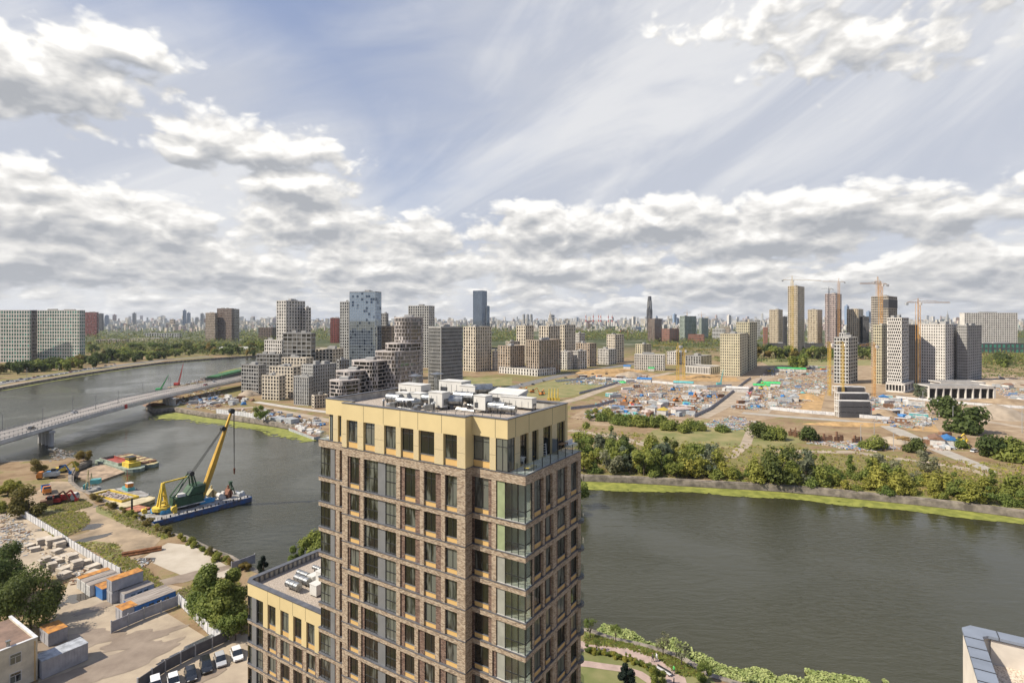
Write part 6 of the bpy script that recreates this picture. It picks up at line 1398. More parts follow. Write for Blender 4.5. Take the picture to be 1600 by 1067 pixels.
# stacked slabs
M_SLB = mat('precast_slab', (.50, .44, .36), .9, .12, .7)
rg = random.Random(4)
for i, (px, py, w, l, n) in enumerate(((57, 852, 3, 6, 5), (72, 856, 3.2, 6.5, 7), (84, 858, 2.6, 4.5, 5), (66, 884, 2.4, 3, 6), (74, 893, 2.6, 3.4, 6), (60, 886, 2.2, 3, 5), (84, 880, 2.6, 4, 3), (96, 876, 3, 4.5, 4), (104, 880, 3, 4, 6), (112, 890, 2.8, 4, 6), (92, 897, 3, 3.6, 4), (94, 905, 3, 3.6, 4), (120, 884, 2.6, 5, 3), (135, 892, 2.6, 5, 3), (138, 905, 2.6, 4, 5), (82, 866, 2.4, 4, 3), (40, 856, 2, 4, 2), (47, 862, 2.4, 4, 3), (100, 890, 2, 4, 2), (76, 880, 2.2, 4, 3))):
    w *= .8; l *= .55
    e = empty('slab_stack', at(px, py), RZ + rg.uniform(-.35, .35), f"stack of {('two', 'two', 'two', 'three', 'four', 'five', 'six', 'seven')[n]} pale concrete slabs in the yard", 'slab stack', f"stacks of {n} slabs in the yard")
    for k in range(n): q = MB(); dx, dy = rg.uniform(-.1, .1), rg.uniform(-.15, .15); q.box(-w / 2 + dx, w / 2 + dx, dy, l + dy, k * .34 + .06, k * .34 + .32); q.build('slab', M_SLB, e)
rubble('yard_debris', [[(0, 838), (30, 825), (60, 842), (40, 868), (0, 865)], [(60, 862), (110, 862), (150, 900), (120, 915), (90, 900)], [(0, 800), (30, 812), (50, 835), (0, 830)], [(200, 880), (232, 870), (238, 876), (205, 892)], [(80, 700), (115, 705), (110, 715), (80, 722)]], 520, 8, .45, ['white', 'grey', 'dust', 'brown', 'dust', 'grey'], 'loose planks, pipes and debris lying between the slab stacks')
def bundle(label, px, py, L, n, r, m, rz):
    e = empty('pipe_bundle', at(px, py), rz, label, 'pipe bundle', 'pipe bundles by the dark fence')
    for j in range(2):
        for i in range(n - j): q = MB(); q.tube((0, (i + j * .5) * r * 2.1, r + j * r * 1.8), (L, (i + j * .5) * r * 2.1, r + j * r * 1.8), r, r, 8); q.build('pipe', m, e)
bundle('grey truss and pipe bundle lying by the dark fence', 270, 1033, 12, 5, .16, M_GALV, radians(57)); bundle('second pipe bundle stacked behind the first one', 292, 1018, 8, 4, .18, M_GALV, radians(57)); bundle('pale plank bundle at the lower end of the pipes', 240, 1052, 7, 4, .15, M_FW, radians(50))
bundle('row of rusty pipes on the grass beside the quay slab', 190, 871, 9, 3, .3, mat('rust_pipe', (.24, .10, .04), .9, .2, 1), radians(30))
# parked cars
TYRE = mat('tyre', (.015, .015, .015), .9, .1, 2); HUB = mat('hub', (.45, .46, .47), .35, .1, 2, metal=.6); CG = glass_mat('car_glass', (.008, .01, .012), (.02, .025, .03), .04); LAMP = mat('lamp_lens', (.7, .7, .66), .2, .03, 1); TAIL = mat('tail_lens', (.4, .02, .015), .3, .03, 1)
def paint(n, c): 
    m = mat('paint_' + n, c, .3, .02, .5, spec=.6); m.node_tree.nodes['Principled BSDF'].inputs['Coat Weight'].default_value = .7; return m
PAINT = dict(white=paint('white', (.75, .75, .74)), black=paint('black', (.012, .013, .015)), silver=paint('silver', (.42, .43, .44)), grey=paint('grey', (.12, .12, .13)), red=paint('red', (.35, .02, .02)), blue=paint('blue', (.03, .07, .22)))
CARS = {}
def car_meshes(c, suv):
    k = (c, suv)
    if k in CARS: return CARS[k]
    L, Wd = (4.5, 1.8); H = 1.62 if suv else 1.44; s = MB(); hz = .72 if not suv else .82
    # lofted cross sections along the length, lower body then greenhouse
    xs = [(-2.25, .35, .62, .80), (-2.15, .25, hz, .86), (-1.4, .22, hz + .06, .9), (-.2, .2, hz + .08, .9), (.9, .2, hz + .06, .9), (1.5, .22, hz, .88), (2.1, .25, hz - .12, .82), (2.25, .35, .58, .74)]
    vs = []; 
    for x, z0, z1, w in xs: vs += [(x, -w, z0), (x, -w * 1.0, (z0 + z1) / 2), (x, -w * .93, z1), (x, w * .93, z1), (x, w, (z0 + z1) / 2), (x, w, z0)]
    n = len(xs); fs = []
    for i in range(n - 1):
        for j in range(6): a = i * 6 + j; b = i * 6 + (j + 1) % 6; fs.append((a, b, b + 6, a + 6))
    fs += [tuple(range(5, -1, -1)), tuple((n - 1) * 6 + j for j in range(6))]; s.add(vs, [f[::-1] for f in fs]); body = s.mesh('body', PAINT[c]); 
    t = MB(); rx = -1.75 if suv else -1.25; t.add([(rx, -.72, H - .04), (.35, -.72, H - .02), (.35, .72, H - .02), (rx, .72, H - .04), (rx - .05, -.66, H + .02), (.25, -.66, H + .03), (.25, .66, H + .03), (rx - .05, .66, H + .02)], [(0, 1, 5, 4), (1, 2, 6, 5), (2, 3, 7, 6), (3, 0, 4, 7), (4, 5, 6, 7), (3, 2, 1, 0)]); roof = t.mesh('roof', PAINT[c])
    g = MB(); b0 = -2.05 if suv else -1.95; g.add([(b0, -.82, hz), (1.2, -.82, hz), (1.2, .82, hz), (b0, .82, hz), (rx, -.70, H - .03), (.35, -.70, H - .02), (.35, .70, H - .02), (rx, .70, H - .03)], [(0, 1, 5, 4), (1, 2, 6, 5), (2, 3, 7, 6), (3, 0, 4, 7), (4, 5, 6, 7)]); glass = g.mesh('window', CG)
    w = MB(); w.tube((0, -.11, 0), (0, .11, 0), .32, .32, 14); wh = w.mesh('tyre', TYRE); w = MB(); w.tube((0, -.12, 0), (0, .12, 0), .19, .19, 10); hb = w.mesh('rim', HUB)
    l = MB(); l.box(-.06, .06, -.17, .17, -.07, .07); CARS[k] = (body, roof, glass, wh, hb, l.mesh('headlight', LAMP), l.mesh('tail_light', TAIL), hz); return CARS[k]
def car(label, c, p, rz, suv=False, group='cars', z=0, lod=2, name='parked_car'):
    b, r, g, wh, hb, hl, tl, hz = car_meshes(c, suv); e = empty(name, (p[0], p[1], z), rz, label, 'car', group); link('body', b, e); link('roof', r, e); link('windows', g, e)
    for x in (-1.4, 1.4):
        for y in (-.82, .82): w = link('wheel', wh, e, (x, y, .32)); link('rim', hb, w) if lod > 1 else None
    if lod > 1:
        for y in (-.58, .58): link('headlight', hl, e, (2.17, y, .56)); link('tail_light', tl, e, (-2.2, y, .62))
    return e
CA = atan2(-.84, .54)
gc = 'cars parked beside the dark fence'
for px, py, c, s, lb in ((370, 1025, 'white', False, 'white hatchback nearest the wing, top of the parked row'), (344, 1034, 'silver', False, 'silver white saloon second from the top of the parked row'), (322, 1044, 'black', True, 'black estate car third from the top of the parked row'), (298, 1057, 'black', False, 'black saloon with silver trim fourth from the top of the parked row'), (271, 1068, 'white', False, 'white saloon fifth in the parked row near the picture edge'), (243, 1076, 'white', True, 'white car cut by the bottom picture edge')):
    car(lb, c, at(px, py), CA + .05, s, gc)
# trucks and machines in the yard
def truck(label, px, py, cab, bed, rz, L=6.5, load=None):
    e = empty('truck', at(px, py), rz, label, 'truck', 'trucks in the yard'); m = MB(); m.box(0, 2, -1.2, 1.2, .7, 2.1); m.add([(.1, -1.15, 2.1), (1.9, -1.15, 2.1), (1.9, 1.15, 2.1), (.1, 1.15, 2.1), (.25, -1.05, 2.9), (1.5, -1.05, 2.9), (1.5, 1.05, 2.9), (.25, 1.05, 2.9)], [(0, 1, 5, 4), (1, 2, 6, 5), (2, 3, 7, 6), (3, 0, 4, 7), (4, 5, 6, 7)]); m.build('cab', cab, e)
    g = MB(); g.add([(1.93, -1, 2.15), (1.93, 1, 2.15), (1.55, .95, 2.8), (1.55, -.95, 2.8)], [(0, 1, 2, 3)]); g.build('windscreen', CG, e)
    b = MB(); b.box(-L, -.2, -1.25, 1.25, 1.0, 1.2); b.box(-L, -.2, -1.25, -1.15, 1.2, 2.4); b.box(-L, -.2, 1.15, 1.25, 1.2, 2.4); b.box(-L, -L + .1, -1.15, 1.15, 1.2, 2.4); b.box(-.3, -.2, -1.15, 1.15, 1.2, 2.5); b.build('load_bed', bed, e)
    for x in (1.2, -L * .55, -L * .8):
        for y in (-1, 1): w = MB(); w.tube((x, y - .18, .5), (x, y + .18, .5), .5, .5, 12); w.build('wheel', TYRE, e)
truck('orange cabbed truck with a blue load bed in the yard', 73, 771, CM['orange'], CM['blue'], radians(-45), 4.5); truck('white cabbed truck with a red bed at the left of the dirt road', 112, 783, CM['white'], CM['red'], radians(20), 7)
truck('orange truck beside the yellow machinery at the water', 68, 748, CM['orange'], CM['grey'], radians(200), 5)
for px, py, c, rz, lb in ((82, 744, 'blue', .4, 'blue crawler excavator by the pontoon'), (95, 738, 'yellow', .2, 'yellow crawler machine with a long arm by the pontoon'), (75, 790, 'brown', .6, 'brown excavator parked before the red truck bed'), (88, 787, 'red', .3, 'red excavator next to the truck with the red bed')): siteitem('machine', c, px, py, 6, rz, label=lb, group='machines in the yard')
# lower left building
def low_building():
    P = at(58.7, 994, 7.5); e = empty('two_storey_building', (P.x, P.y, 0), RZ, 'cream two storey building with weathered flat roof, bottom left corner', 'building')
    cw = mat('cream_wall', (.58, .53, .42), .85, .1, .5, bump=.1); m = MB(); m.box(-13, 0, -26, 0, -.5, 6.9); m.box(-13, 0, -26, -25.6, 6.9, 7.4); m.box(-.35, 0, -25.6, 0, 6.9, 7.4); m.box(-13, -.35, -.35, 0, 6.9, 7.4); m.build('wall', cw, e)
    c = MB(); c.box(-.42, .08, -26, .08, 7.4, 7.5); c.box(-13, -.42, -.42, .08, 7.4, 7.499); c.build('parapet_cap', M_FW, e)
    r = MB(); r.box(-12.9, -.35, -25.6, -.35, 6.9, 7.0); r.build('roof', mat('tar_roof', (.24, .16, .12), .95, .25, .5, col2=(.13, .09, .07), detail=7), e)
    for i in range(6):
        for z in (1.1, 4.3):
            y = -3 - i * 3.2; f = MB(); f.box(.0, .05, y - .8, y + .8, z, z + 1.8); w = f.build('window', M_FW, e); g = MB(); g.box(.051, .06, y - .7, y - .04, z + .1, z + 1.2); g.box(.051, .06, y + .04, y + .7, z + .1, z + 1.2); g.box(.051, .06, y - .7, y + .7, z + 1.28, z + 1.7); g.build('pane', M_GLASS, w)
    d = MB(); d.tube((.12, -.4, 0), (.12, -.4, 7), .08, .08, 8); d.build('downpipe', M_OCH, e); v = MB(); v.box(-.9, -.5, -4, -3.6, 7, 8.2); v.box(-1, -.4, -4.1, -3.5, 8.2, 8.4); v.build('roof_vent', M_GALV, e)
low_building()
# near trees
tree_kind('near_big', 12, 7.5, 9000, .26, LM['dark'], 'round', 2, seed=21, z0=.12); tree_kind('near_green', 13, 4.6, 7000, .24, LM['green'], 'poplar', 3, seed=22, z0=.05); tree_kind('near_round', 9, 4.2, 4500, .24, LM['green'], 'round', 3, seed=23, z0=.05)
tree_kind('near_yellow', 6, 3.2, 2600, .26, LM['yellow'], 'bush', 2, seed=24); tree_kind('spruce', 9, 2.6, 3200, .2, LM['spruce'], 'cone', 1, seed=25, z0=.05); tree_kind('near_autumn', 7, 3.6, 2600, .26, LM['autumn'], 'round', 2, seed=26, z0=.12)
tree_kind('sapling', 4, 1.3, 420, .12, LM['green'], 'round', 3, seed=27, z0=.35); tree_kind('sapling_grey', 4, 1.3, 420, .12, LM['grey'], 'round', 2, seed=28, z0=.35)
def nt(key, px, py, h, label, wide=None, group=None, cat='tree'): P = at(px, py); return tree(key, P.x, P.y, h, label, cat=cat, wide=wide, group=group, name='bush' if 'bush' in label or 'shrub' in label else 'tree')
nt('near_big', 48, 982, 11.5, 'big dark spreading tree over the yard, lower left', .9); nt('near_big', 4, 945, 11, 'dark tree cut by the left edge behind the big spreading one', .95); nt('near_big', -20, 925, 12, 'dark tree crown peeking in at the left edge', .9)
nt('near_green', 330, 976, 12.5, 'tall leafy green tree left of the wing', 1.25); nt('near_green', 350, 985, 10, 'dense green tree right in front of the tall one by the wing', 1.3); nt('near_green', 316, 958, 9, 'lighter green tree at the left of the group by the wing', 1.2); nt('near_round', 368, 1000, 6.5, 'small dark bush tree tight to the wing corner', 1); nt('near_green', 362, 968, 11, 'shaded green tree behind the group by the wing', 1.1)
nt('spruce', 412, 898, 6.5, 'small dark spruce beyond the wing roof', 1); nt('near_round', 486, 895, 10.5, 'bright green tree rising behind the wing parapet', 1); nt('near_round', 462, 897, 6.5, 'small pale green tree behind the wing parapet', .8)
nt('near_autumn', 46, 806, 9, 'yellowing tree in the yard by the parked trucks', 1.2); nt('near_autumn', 64, 737, 5.6, 'rounded yellow brown tree on the yard tip', 1.25); nt('near_autumn', 131, 721, 5.4, 'rounded yellow brown tree beside the red barge', 1.2); nt('near_yellow', 12, 775, 7, 'wide yellow green bush by the left edge', 1.2); nt('near_yellow', 30, 765, 4, 'yellow green bush behind the wide one', 1.0); nt('near_yellow', 118, 729, 3, 'small yellow green bush at the pontoon end', 1)
nt('near_yellow', 2, 800, 4, 'low yellow bush cut by the left edge', 1.1)
for i in range(26):
    t = i / 25; px = 150 + t * 230 + RND.uniform(-3, 3); py = 776 + t * 112 + RND.uniform(-1, 3); nt(RND.choice(('near_yellow', 'near_autumn')), px, py + 2, RND.uniform(1.2, 2.4), 'low scrubby bush along the quay edge', RND.uniform(1, 1.8), 'bushes along the quay edge', 'bush')
# grass tufts of the yard and river margins
def tufts(name, polys, n, seed, label, s=.35, mats=('green', 'yellow', 'autumn'), fixed=None):
    rnd = random.Random(seed); m = MB(); out = 0
    while out < n:
        poly = rnd.choice(polys); xs = [p[0] for p in poly]; ys = [p[1] for p in poly]; px, py = rnd.uniform(min(xs), max(xs)), rnd.uniform(min(ys), max(ys))
        if not inpoly(px, py, poly): continue
        P = at(px, py); k = rnd.randrange(len(mats)); out += 1
        for _ in range(3): a = rnd.uniform(0, 3.14); h = s * rnd.uniform(.5, 1.6); w = s * rnd.uniform(.4, 1.1); dx, dy = cos(a) * w, sin(a) * w; ox, oy = rnd.gauss(0, s), rnd.gauss(0, s); m.add([(P.x + ox - dx, P.y + oy - dy, 0), (P.x + ox + dx, P.y + oy + dy, 0), (P.x + ox + dx * 1.2, P.y + oy + dy * .8 + .1, h), (P.x + ox - dx * .7, P.y + oy - dy + .2, h * .8)], [(0, 1, 2, 3)], k)
    tag(m.build(name, [LM[c] for c in mats]), label, 'grass', kind='stuff')
tufts('tall_grass', [[(55, 790), (110, 800), (145, 790), (120, 778)], [(60, 805), (130, 800), (140, 815), (118, 832), (95, 842), (70, 828)], [(118, 848), (185, 850), (188, 862), (212, 880), (240, 903), (264, 930), (246, 940), (200, 900), (150, 862)], [(180, 868), (212, 880), (240, 903), (264, 930), (246, 940), (205, 902)], [(150, 790), (215, 812), (262, 836), (258, 842), (200, 822)], [(262, 930), (300, 915), (370, 900), (385, 990), (330, 985), (290, 950)]], 5200, 31, 'rough grass and weeds across the near yard', .35, ('green', 'straw', 'yellow', 'straw'))
tufts('tall_grass', [[(905, 664), (1090, 690), (1240, 700), (1640, 730), (1640, 796), (1377, 768), (1100, 748), (905, 736)], [(1120, 730), (1640, 745), (1640, 796), (1377, 768), (1120, 750)]], 6500, 32, 'rough grass and weeds on the far bank', .5, ('straw', 'straw', 'yellow', 'green'))
# ---------------------------------------------------------------- vessels
WL = -2.1
M_RED = mat('hull_red', (.33, .07, .05), .7, .2, .6); M_BOATG = mat('hull_green_grey', (.26, .31, .25), .7, .2, .5); M_BLU = mat('pontoon_blue', (.03, .11, .30), .6, .2, .5, col2=(.09, .07, .06)); M_DECK = mat('steel_deck', (.36, .36, .35), .8, .25, .5, col2=(.17, .15, .13), detail=7); M_YB = mat('barge_cream', (.52, .43, .22), .8, .15, .5); M_DGRN = mat('crane_green', (.035, .085, .04), .6, .15, .6); M_MACH = mat('machine_blue', (.05, .27, .50), .5, .1, 1)
def vessel(name, label, cat, a, b, wd, z0, h, hull, deck, bow=0, group=None, round_=.0):
    "a and b: photo points of the two ends on the centre line at deck height"
    A = at(a[0], a[1], WL + h); Bp = at(b[0], b[1], WL + h); d = Bp - A; L = hypot(d.x, d.y); e = empty(name, (A.x, A.y, WL), atan2(d.y, d.x), label, cat, group)
    w = wd / 2; pts = [(0, -w), (L - bow, -w), (L - bow * .35, -w * .6), (L, 0), (L - bow * .35, w * .6), (L - bow, w), (0, w)] if bow else [(0, -w), (L, -w), (L, w), (0, w)]
    if round_: pts = [(round_, -w), (L - round_, -w), (L - .3 * round_, -w * .75), (L, -w * .4), (L, w * .4), (L - .3 * round_, w * .75), (L - round_, w), (round_, w), (.3 * round_, w * .75), (0, w * .4), (0, -w * .4), (.3 * round_, -w * .75)]
    m = MB(); m.prism(pts, -.6, h - .02); m.build('hull', hull, e); m = MB(); m.prism([(x * .985 + .1, y * .96) for x, y in pts], h - .02, h + .03); m.build('deck', deck, e)
    rub = MB(); n = len(pts)
    for i in range(n): rub.beam((pts[i][0], pts[i][1], h - .15), (pts[(i + 1) % n][0], pts[(i + 1) % n][1], h - .15), .18, .3)
    rub.build('rubbing_strake', hull, e); return e, L
def coaming(e, x0, x1, y0, y1, h, hh, m, inner, t=.25):
    q = MB(); q.box(x0, x1, y0, y0 + t, h, h + hh); q.box(x0, x1, y1 - t, y1, h, h + hh); q.box(x0, x0 + t, y0 + t, y1 - t, h, h + hh); q.box(x1 - t, x1, y0 + t, y1 - t, h, h + hh); q.build('hold_coaming', m, e); q = MB(); q.box(x0 + t, x1 - t, y0 + t, y1 - t, h + .03, h + .12); q.build('hold_floor', inner, e)
e, L = vessel('hopper_barge', 'grey green barge with an empty red hold and yellow wheelhouse', 'barge', (163, 716), (219, 732), 7.5, 0, 1.4, M_BOATG, M_BOATG, 4); coaming(e, 2.5, L * .62, -3, 3, 1.4, 1.2, M_BOATG, M_RED)
q = MB(); q.box(4, L * .6, -2.7, 2.7, 1.55, 1.62); q.box(3, L * .61, -2.73, -2.6, 1.5, 2.6); q.box(3, L * .61, 2.6, 2.73, 1.5, 2.6); q.build('hold_lining', M_RED, e)
q = MB(); q.box(L * .68, L * .86, -2.4, 2.4, 1.4, 3.4); q.box(L * .7, L * .8, -1.4, 1.4, 3.4, 5.3); q.build('wheelhouse', CM['yellow'], e); q = MB(); q.box(L * .69, L * .81, -1.6, 1.6, 5.3, 5.5); q.box(L * .695, L * .805, -1.45, 1.45, 4.3, 4.9); q.build('wheelhouse_roof', M_FRAME, e)
e, L = vessel('loaded_barge', 'long sandy coloured barge moored behind the red one', 'barge', (188, 712), (241, 725), 7, 0, 1.5, M_BOATG, M_YB, 3)
for i in range(9):
    q = MB(); q.box(2 + i * (L - 5) / 9, 2 + (i + .8) * (L - 5) / 9, -2.8, -.3, 1.5, 2.4); q.box(2 + i * (L - 5) / 9, 2 + (i + .8) * (L - 5) / 9, .3, 2.8, 1.5, 2.4); q.build('cargo_box', M_YB if i % 2 else CM['brown'], e)
P = [P2(*p, -1.6) for p in ((112, 742), (160, 724), (195, 737), (148, 754))]; q = MB(); q.prism(P, -3.4, -1.5); pf = tag(q.build('work_pontoon', mat('pontoon_deck', (.34, .25, .17), .9, .25, .3, detail=6)), 'wide brown working pontoon between the barges and the yard', 'pontoon')
e, L = vessel('deck_barge', 'cream barge with a yellow framed hold moored at the quay', 'barge', (147, 769), (222, 786), 12, 0, 1.2, M_YB, mat('cream_deck', (.50, .43, .28), .85, .15, .4), 0, round_=2.5); coaming(e, 4, L - 7, -2.8, 3.2, 1.2, .8, CM['yellow'], M_DECK)
rubb = MB(); [rubb.cbox((RND.uniform(5, L - 8), RND.uniform(-2, 2.4), 1.5), (.8, .5, .5), RND.uniform(0, 3)) for _ in range(40)]; rubb.build('cargo_debris', CM['pink'], e)
e, L = vessel('tugboat', 'dark blue tug with an orange wheelhouse and fenders beside the cream barge', 'tugboat', (190, 761), (228, 776), 4.6, 0, 1.3, mat('tug_hull', (.05, .07, .09), .6, .2, 1), M_DECK, 3); q = MB(); q.box(3.5, 8.4, -1.2, 1.2, 1.3, 2.5); q.build('deckhouse', CM['teal'], e); q = MB(); q.box(5.6, 7.8, -.95, .95, 2.5, 4.0); q.build('wheelhouse', CM['orange'], e); q = MB(); q.box(5.4, 8.0, -1.1, 1.1, 4.0, 4.12); q.build('wheelhouse_roof', CM['white'], e); q = MB(); q.tube((5, 0, 3.2), (5, 0, 8.5), .1, .06, 6); q.beam((5, -1, 6.5), (5, 1, 6.5), .1); q.build('mast', CM['red'], e)
for i in range(10): f = MB(); s = -1 if i % 2 else 1; f.tube((2 + (i // 2) * 2.4, s * 2.4 - .12, 1), (2 + (i // 2) * 2.4, s * 2.4 + .12, 1), .42, .42, 10); f.build('tyre_fender', TYRE, e)
e, L = vessel('dredger_boat', 'small grey workboat with pale A frames at the end of the pontoon', 'workboat', (118, 765), (158, 762), 6, 0, 1.1, CM['grey'], M_DECK, 2); q = MB(); q.box(3, L - 5, -1.8, 1.8, 1.1, 3); q.box(5, 8, -1.2, 1.2, 3, 4.6); q.build('deckhouse', CM['teal'], e); q = MB(); [q.beam((L * .45, s * 1.8, 1), (L * .5, 0, 8.5), .2) for s in (-1, 1)]; [q.beam((L * .6, s * 1.8, 1), (L * .62, 0, 7), .2) for s in (-1, 1)]; q.build('a_frame', M_YB, e)
e, L = vessel('small_pontoon', 'small rusty red pontoon between the cream barge and the crane barge', 'pontoon', (202, 793), (221, 797), 6, 0, 1.4, M_RED, mat('rust_deck', (.40, .17, .10), .8, .15, .6)); q = MB(); q.tube((L - .8, -2.6, -1), (L - .8, -2.6, 6), .3, .3, 8); q.build('spud', M_FRAME, e)
# crane pontoon with the floating crane
e, L = vessel('floating_crane', 'floating crane with a long yellow boom and dark green house on a blue pontoon', 'floating crane', (227, 808), (379, 770.5), 13.5, 0, 1.6, M_BLU, M_DECK)
inv = e.matrix_basis.inverted() if False else None
O = Vector(e.location); ca, sa = cos(e.rotation_euler.z), sin(e.rotation_euler.z)
def loc3(px, py, Y): p = Vector(((px - 800) / F * Y, Y, zat(Y, py))) - O; return Vector((p.x * ca + p.y * sa, -p.x * sa + p.y * ca, p.z))
hx = L * .42; cz = 1.63
q = MB(); q.tube((hx, .8, cz), (hx, .8, cz + 1.1), 3.3, 3.3, 16); q.build('slewing_ring', M_FRAME, e)
q = MB(); q.box(hx - 5.0, hx + 4.0, -1.6, 3.2, cz + 1.1, cz + 3.9); q.add([(hx - 1, -2, cz + 4.2), (hx + 4.2, -2, cz + 4.2), (hx + 4.2, 3.6, cz + 4.2), (hx - 1, 3.6, cz + 4.2), (hx + .8, -2, cz + 6.6), (hx + 4.6, -2, cz + 6.9), (hx + 4.6, 3.6, cz + 6.9), (hx + .8, 3.6, cz + 6.6)], [(0, 1, 5, 4), (1, 2, 6, 5), (2, 3, 7, 6), (3, 0, 4, 7), (4, 5, 6, 7)]); q.build('machinery_house', M_DGRN, e)
q = MB(); q.box(hx - 5.6, hx + 4.3, -2.15, -2.0, cz + 1.0, cz + 1.3); q.box(hx - 4, hx - 1.6, -1.2, 1.6, cz + 4.2, cz + 5.0); q.build('catwalk', CM['white'], e)
foot = Vector((hx + 4.2, .8, cz + 1.2)); tip_ = loc3(362, 642, 193)
q = MB(); u = Vector((0, 1, 0)); d = (tip_ - foot).normalized(); nrm = d.cross(u).normalized()
def bp(t, s, k): w = (.62 + .42 * sin(pi * min(1, t * 1.15 + .05))) * (1 - .45 * t); return foot.lerp(tip_, t) + u * s * w + nrm * k * w * .9
pv = [bp(t, s, k) for t in (0, .12, .35, .6, .85, 1) for s, k in ((-1, -1), (1, -1), (1, 1), (-1, 1))]
q.add(pv, [(i * 4 + j, i * 4 + (j + 1) % 4, i * 4 + 4 + (j + 1) % 4, i * 4 + 4 + j) for i in range(5) for j in range(4)] + [(3, 2, 1, 0), (20, 21, 22, 23)]); q.build('boom', mat('boom_yellow', (.62, .38, .07), .6, .1, .4), e)
q = MB(); q.tube(tip_ + Vector((0, -.7, 0)), tip_ + Vector((0, .7, 0)), .9, .9, 12); t8 = foot.lerp(tip_, .8) - nrm * .9 * (1 if nrm.x > 0 else -1); q.tube(t8 + Vector((0, -.8, 0)), t8 + Vector((0, .8, 0)), .8, .8, 12); q.build('sheave', M_FRAME, e)
gt = Vector((hx + 1.2, .8, cz + 11)); q = MB()
for s in (-1, 1): q.beam((hx + 2.6, .8 + s * 1.4, cz + 5), gt + Vector((0, s * .8, 0)), .4); q.beam((hx + 1.2, .8 + s * 1.4, cz + 5), gt + Vector((-.8, s * .8, 0)), .35); q.beam((hx - 5.3, .8 + s * 1.6, cz + 4.1), gt + Vector((-1, s * .8, 0)), .35); q.beam((hx - 5.3, .8 + s * 1.1, cz + 4.1), gt + Vector((-1.6, s * .8, -.6)), .25)
q.build('gantry', M_DGRN, e); q = MB(); q.tube(gt + Vector((-.4, -1.2, 0)), gt + Vector((-.4, 1.2, 0)), .8, .8, 10); q.build('gantry_sheave', M_FRAME, e)
q = MB(); ax = hx - 8.2
for s in (-1, 1): q.beam((ax - 1.0, .8 + s * 1.1, cz + 1.6), (ax + .3, .8 + s * .3, cz + 9.6), .5, .5); q.beam((ax + 1.5, .8 + s * 1.1, cz + 1.6), (ax + .5, .8 + s * .3, cz + 9.6), .5, .5)
for z in (3, 5.2, 7.2): q.box(ax - 1 + z * .12, ax + 1.7 - z * .12, .8 - 1.1 + z * .1, .8 + 1.1 - z * .1, cz + z, cz + z + .5)
q.build('counterweight_arm', CM['yellow'], e)
q = MB(); q.prism([(ax - 2.5 + 2.2 * (1 - cos(a)) if False else ax - .2 + 2.6 * cos(a), .8 + 2.6 * sin(a)) for a in [2 * pi * i / 14 for i in range(14)]], cz + .9, cz + 2.0); q.build('counterweight', CM['yellow'], e)
q = MB(); q.beam((ax + .5, .8, cz + 9.6), gt + Vector((-1, 0, -1)), .45); q.build('tie_beam', CM['yellow'], e)
q = MB(); [q.beam(gt + Vector((0, s, 0)), t8 + Vector((0, s * .6, 0)), .09) for s in (-.9, -.3, .3, .9)]; q.build('luffing_cable', M_FRAME, e)
hk = tip_ + Vector((.9, 0, 0)); q = MB(); q.beam(hk, hk - Vector((0, 0, 20)), .12); q.beam(hk + Vector((0, .5, 0)), hk - Vector((0, -.1, 20)), .12); q.build('hoist_cable', M_FRAME, e); q = MB(); q.tube(hk - Vector((0, 0, 20)), hk - Vector((0, 0, 22)), .38, .22, 8); q.build('hook_block', mat('hook_rust', (.22, .09, .05), .8, .2, 2), e)
q = MB()
for i in range(26): x = L * i / 25; q.box(x - .04, x + .04, -6.6, -6.5, 1.6, 2.6) if i % 2 else q.tube((x, -6.2, 1.6), (x, -6.2, 2.3), .22, .22, 6); q.box(x - .04, x + .04, 6.4, 6.5, 1.6, 2.6)
q.explode('deck_fitting', M_FRAME, e)
def deckbox(label, x, y, d, c, name='deck_machine', rz=0, shape='box'):
    p = Vector((O.x + x * ca - y * sa, O.y + x * sa + y * ca, WL + cz)); m = MB()
    if shape == 'box': m.cbox((0, 0, d[2] / 2), d, 0); m.tube((-d[0] * .3, -d[1] * .6, d[2] * .7), (-d[0] * .3, d[1] * .6, d[2] * .7), d[2] * .45, d[2] * .45, 10); m.cbox((d[0] * .3, 0, d[2] * 1.1), (d[0] * .3, d[1] * .7, d[2] * .4), 0)
    elif shape == 'boat': m.prism([(-d[0] / 2, -d[1] / 2), (d[0] * .3, -d[1] / 2), (d[0] / 2, 0), (d[0] * .3, d[1] / 2), (-d[0] / 2, d[1] / 2)], .1, d[2]); m.cbox((0, 0, d[2] + .2), (d[0] * .5, d[1] * .6, .4))
    elif shape == 'grab':
        for s in (-1, 1): m.add([(0, -d[1] / 2, d[2]), (0, d[1] / 2, d[2]), (s * d[0] / 2, d[1] / 2, d[2] * .45), (s * d[0] / 2, -d[1] / 2, d[2] * .45), (s * d[0] * .15, -d[1] / 2, 0), (s * d[0] * .15, d[1] / 2, 0)], [(0, 1, 2, 3), (3, 2, 5, 4), (0, 3, 4), (1, 5, 2), (0, 4, 5, 1)])
        m.beam((0, 0, d[2]), (0, 0, d[2] * 1.3), .5)
    elif shape == 'frame':
        for sx in (-1, 1):
            for sy in (-1, 1): m.beam((sx * d[0] / 2, sy * d[1] / 2, 0), (sx * .2, sy * .2, d[2]), .25)
        m.box(-.5, .5, -.5, .5, d[2], d[2] + .6); m.box(-d[0] * .3, d[0] * .3, -d[1] * .3, d[1] * .3, d[2] * .4, d[2] * .5)
    tag(m.build(name, c, loc=p, rz=e.rotation_euler.z + rz), label, 'deck equipment', 'equipment on the crane pontoon')
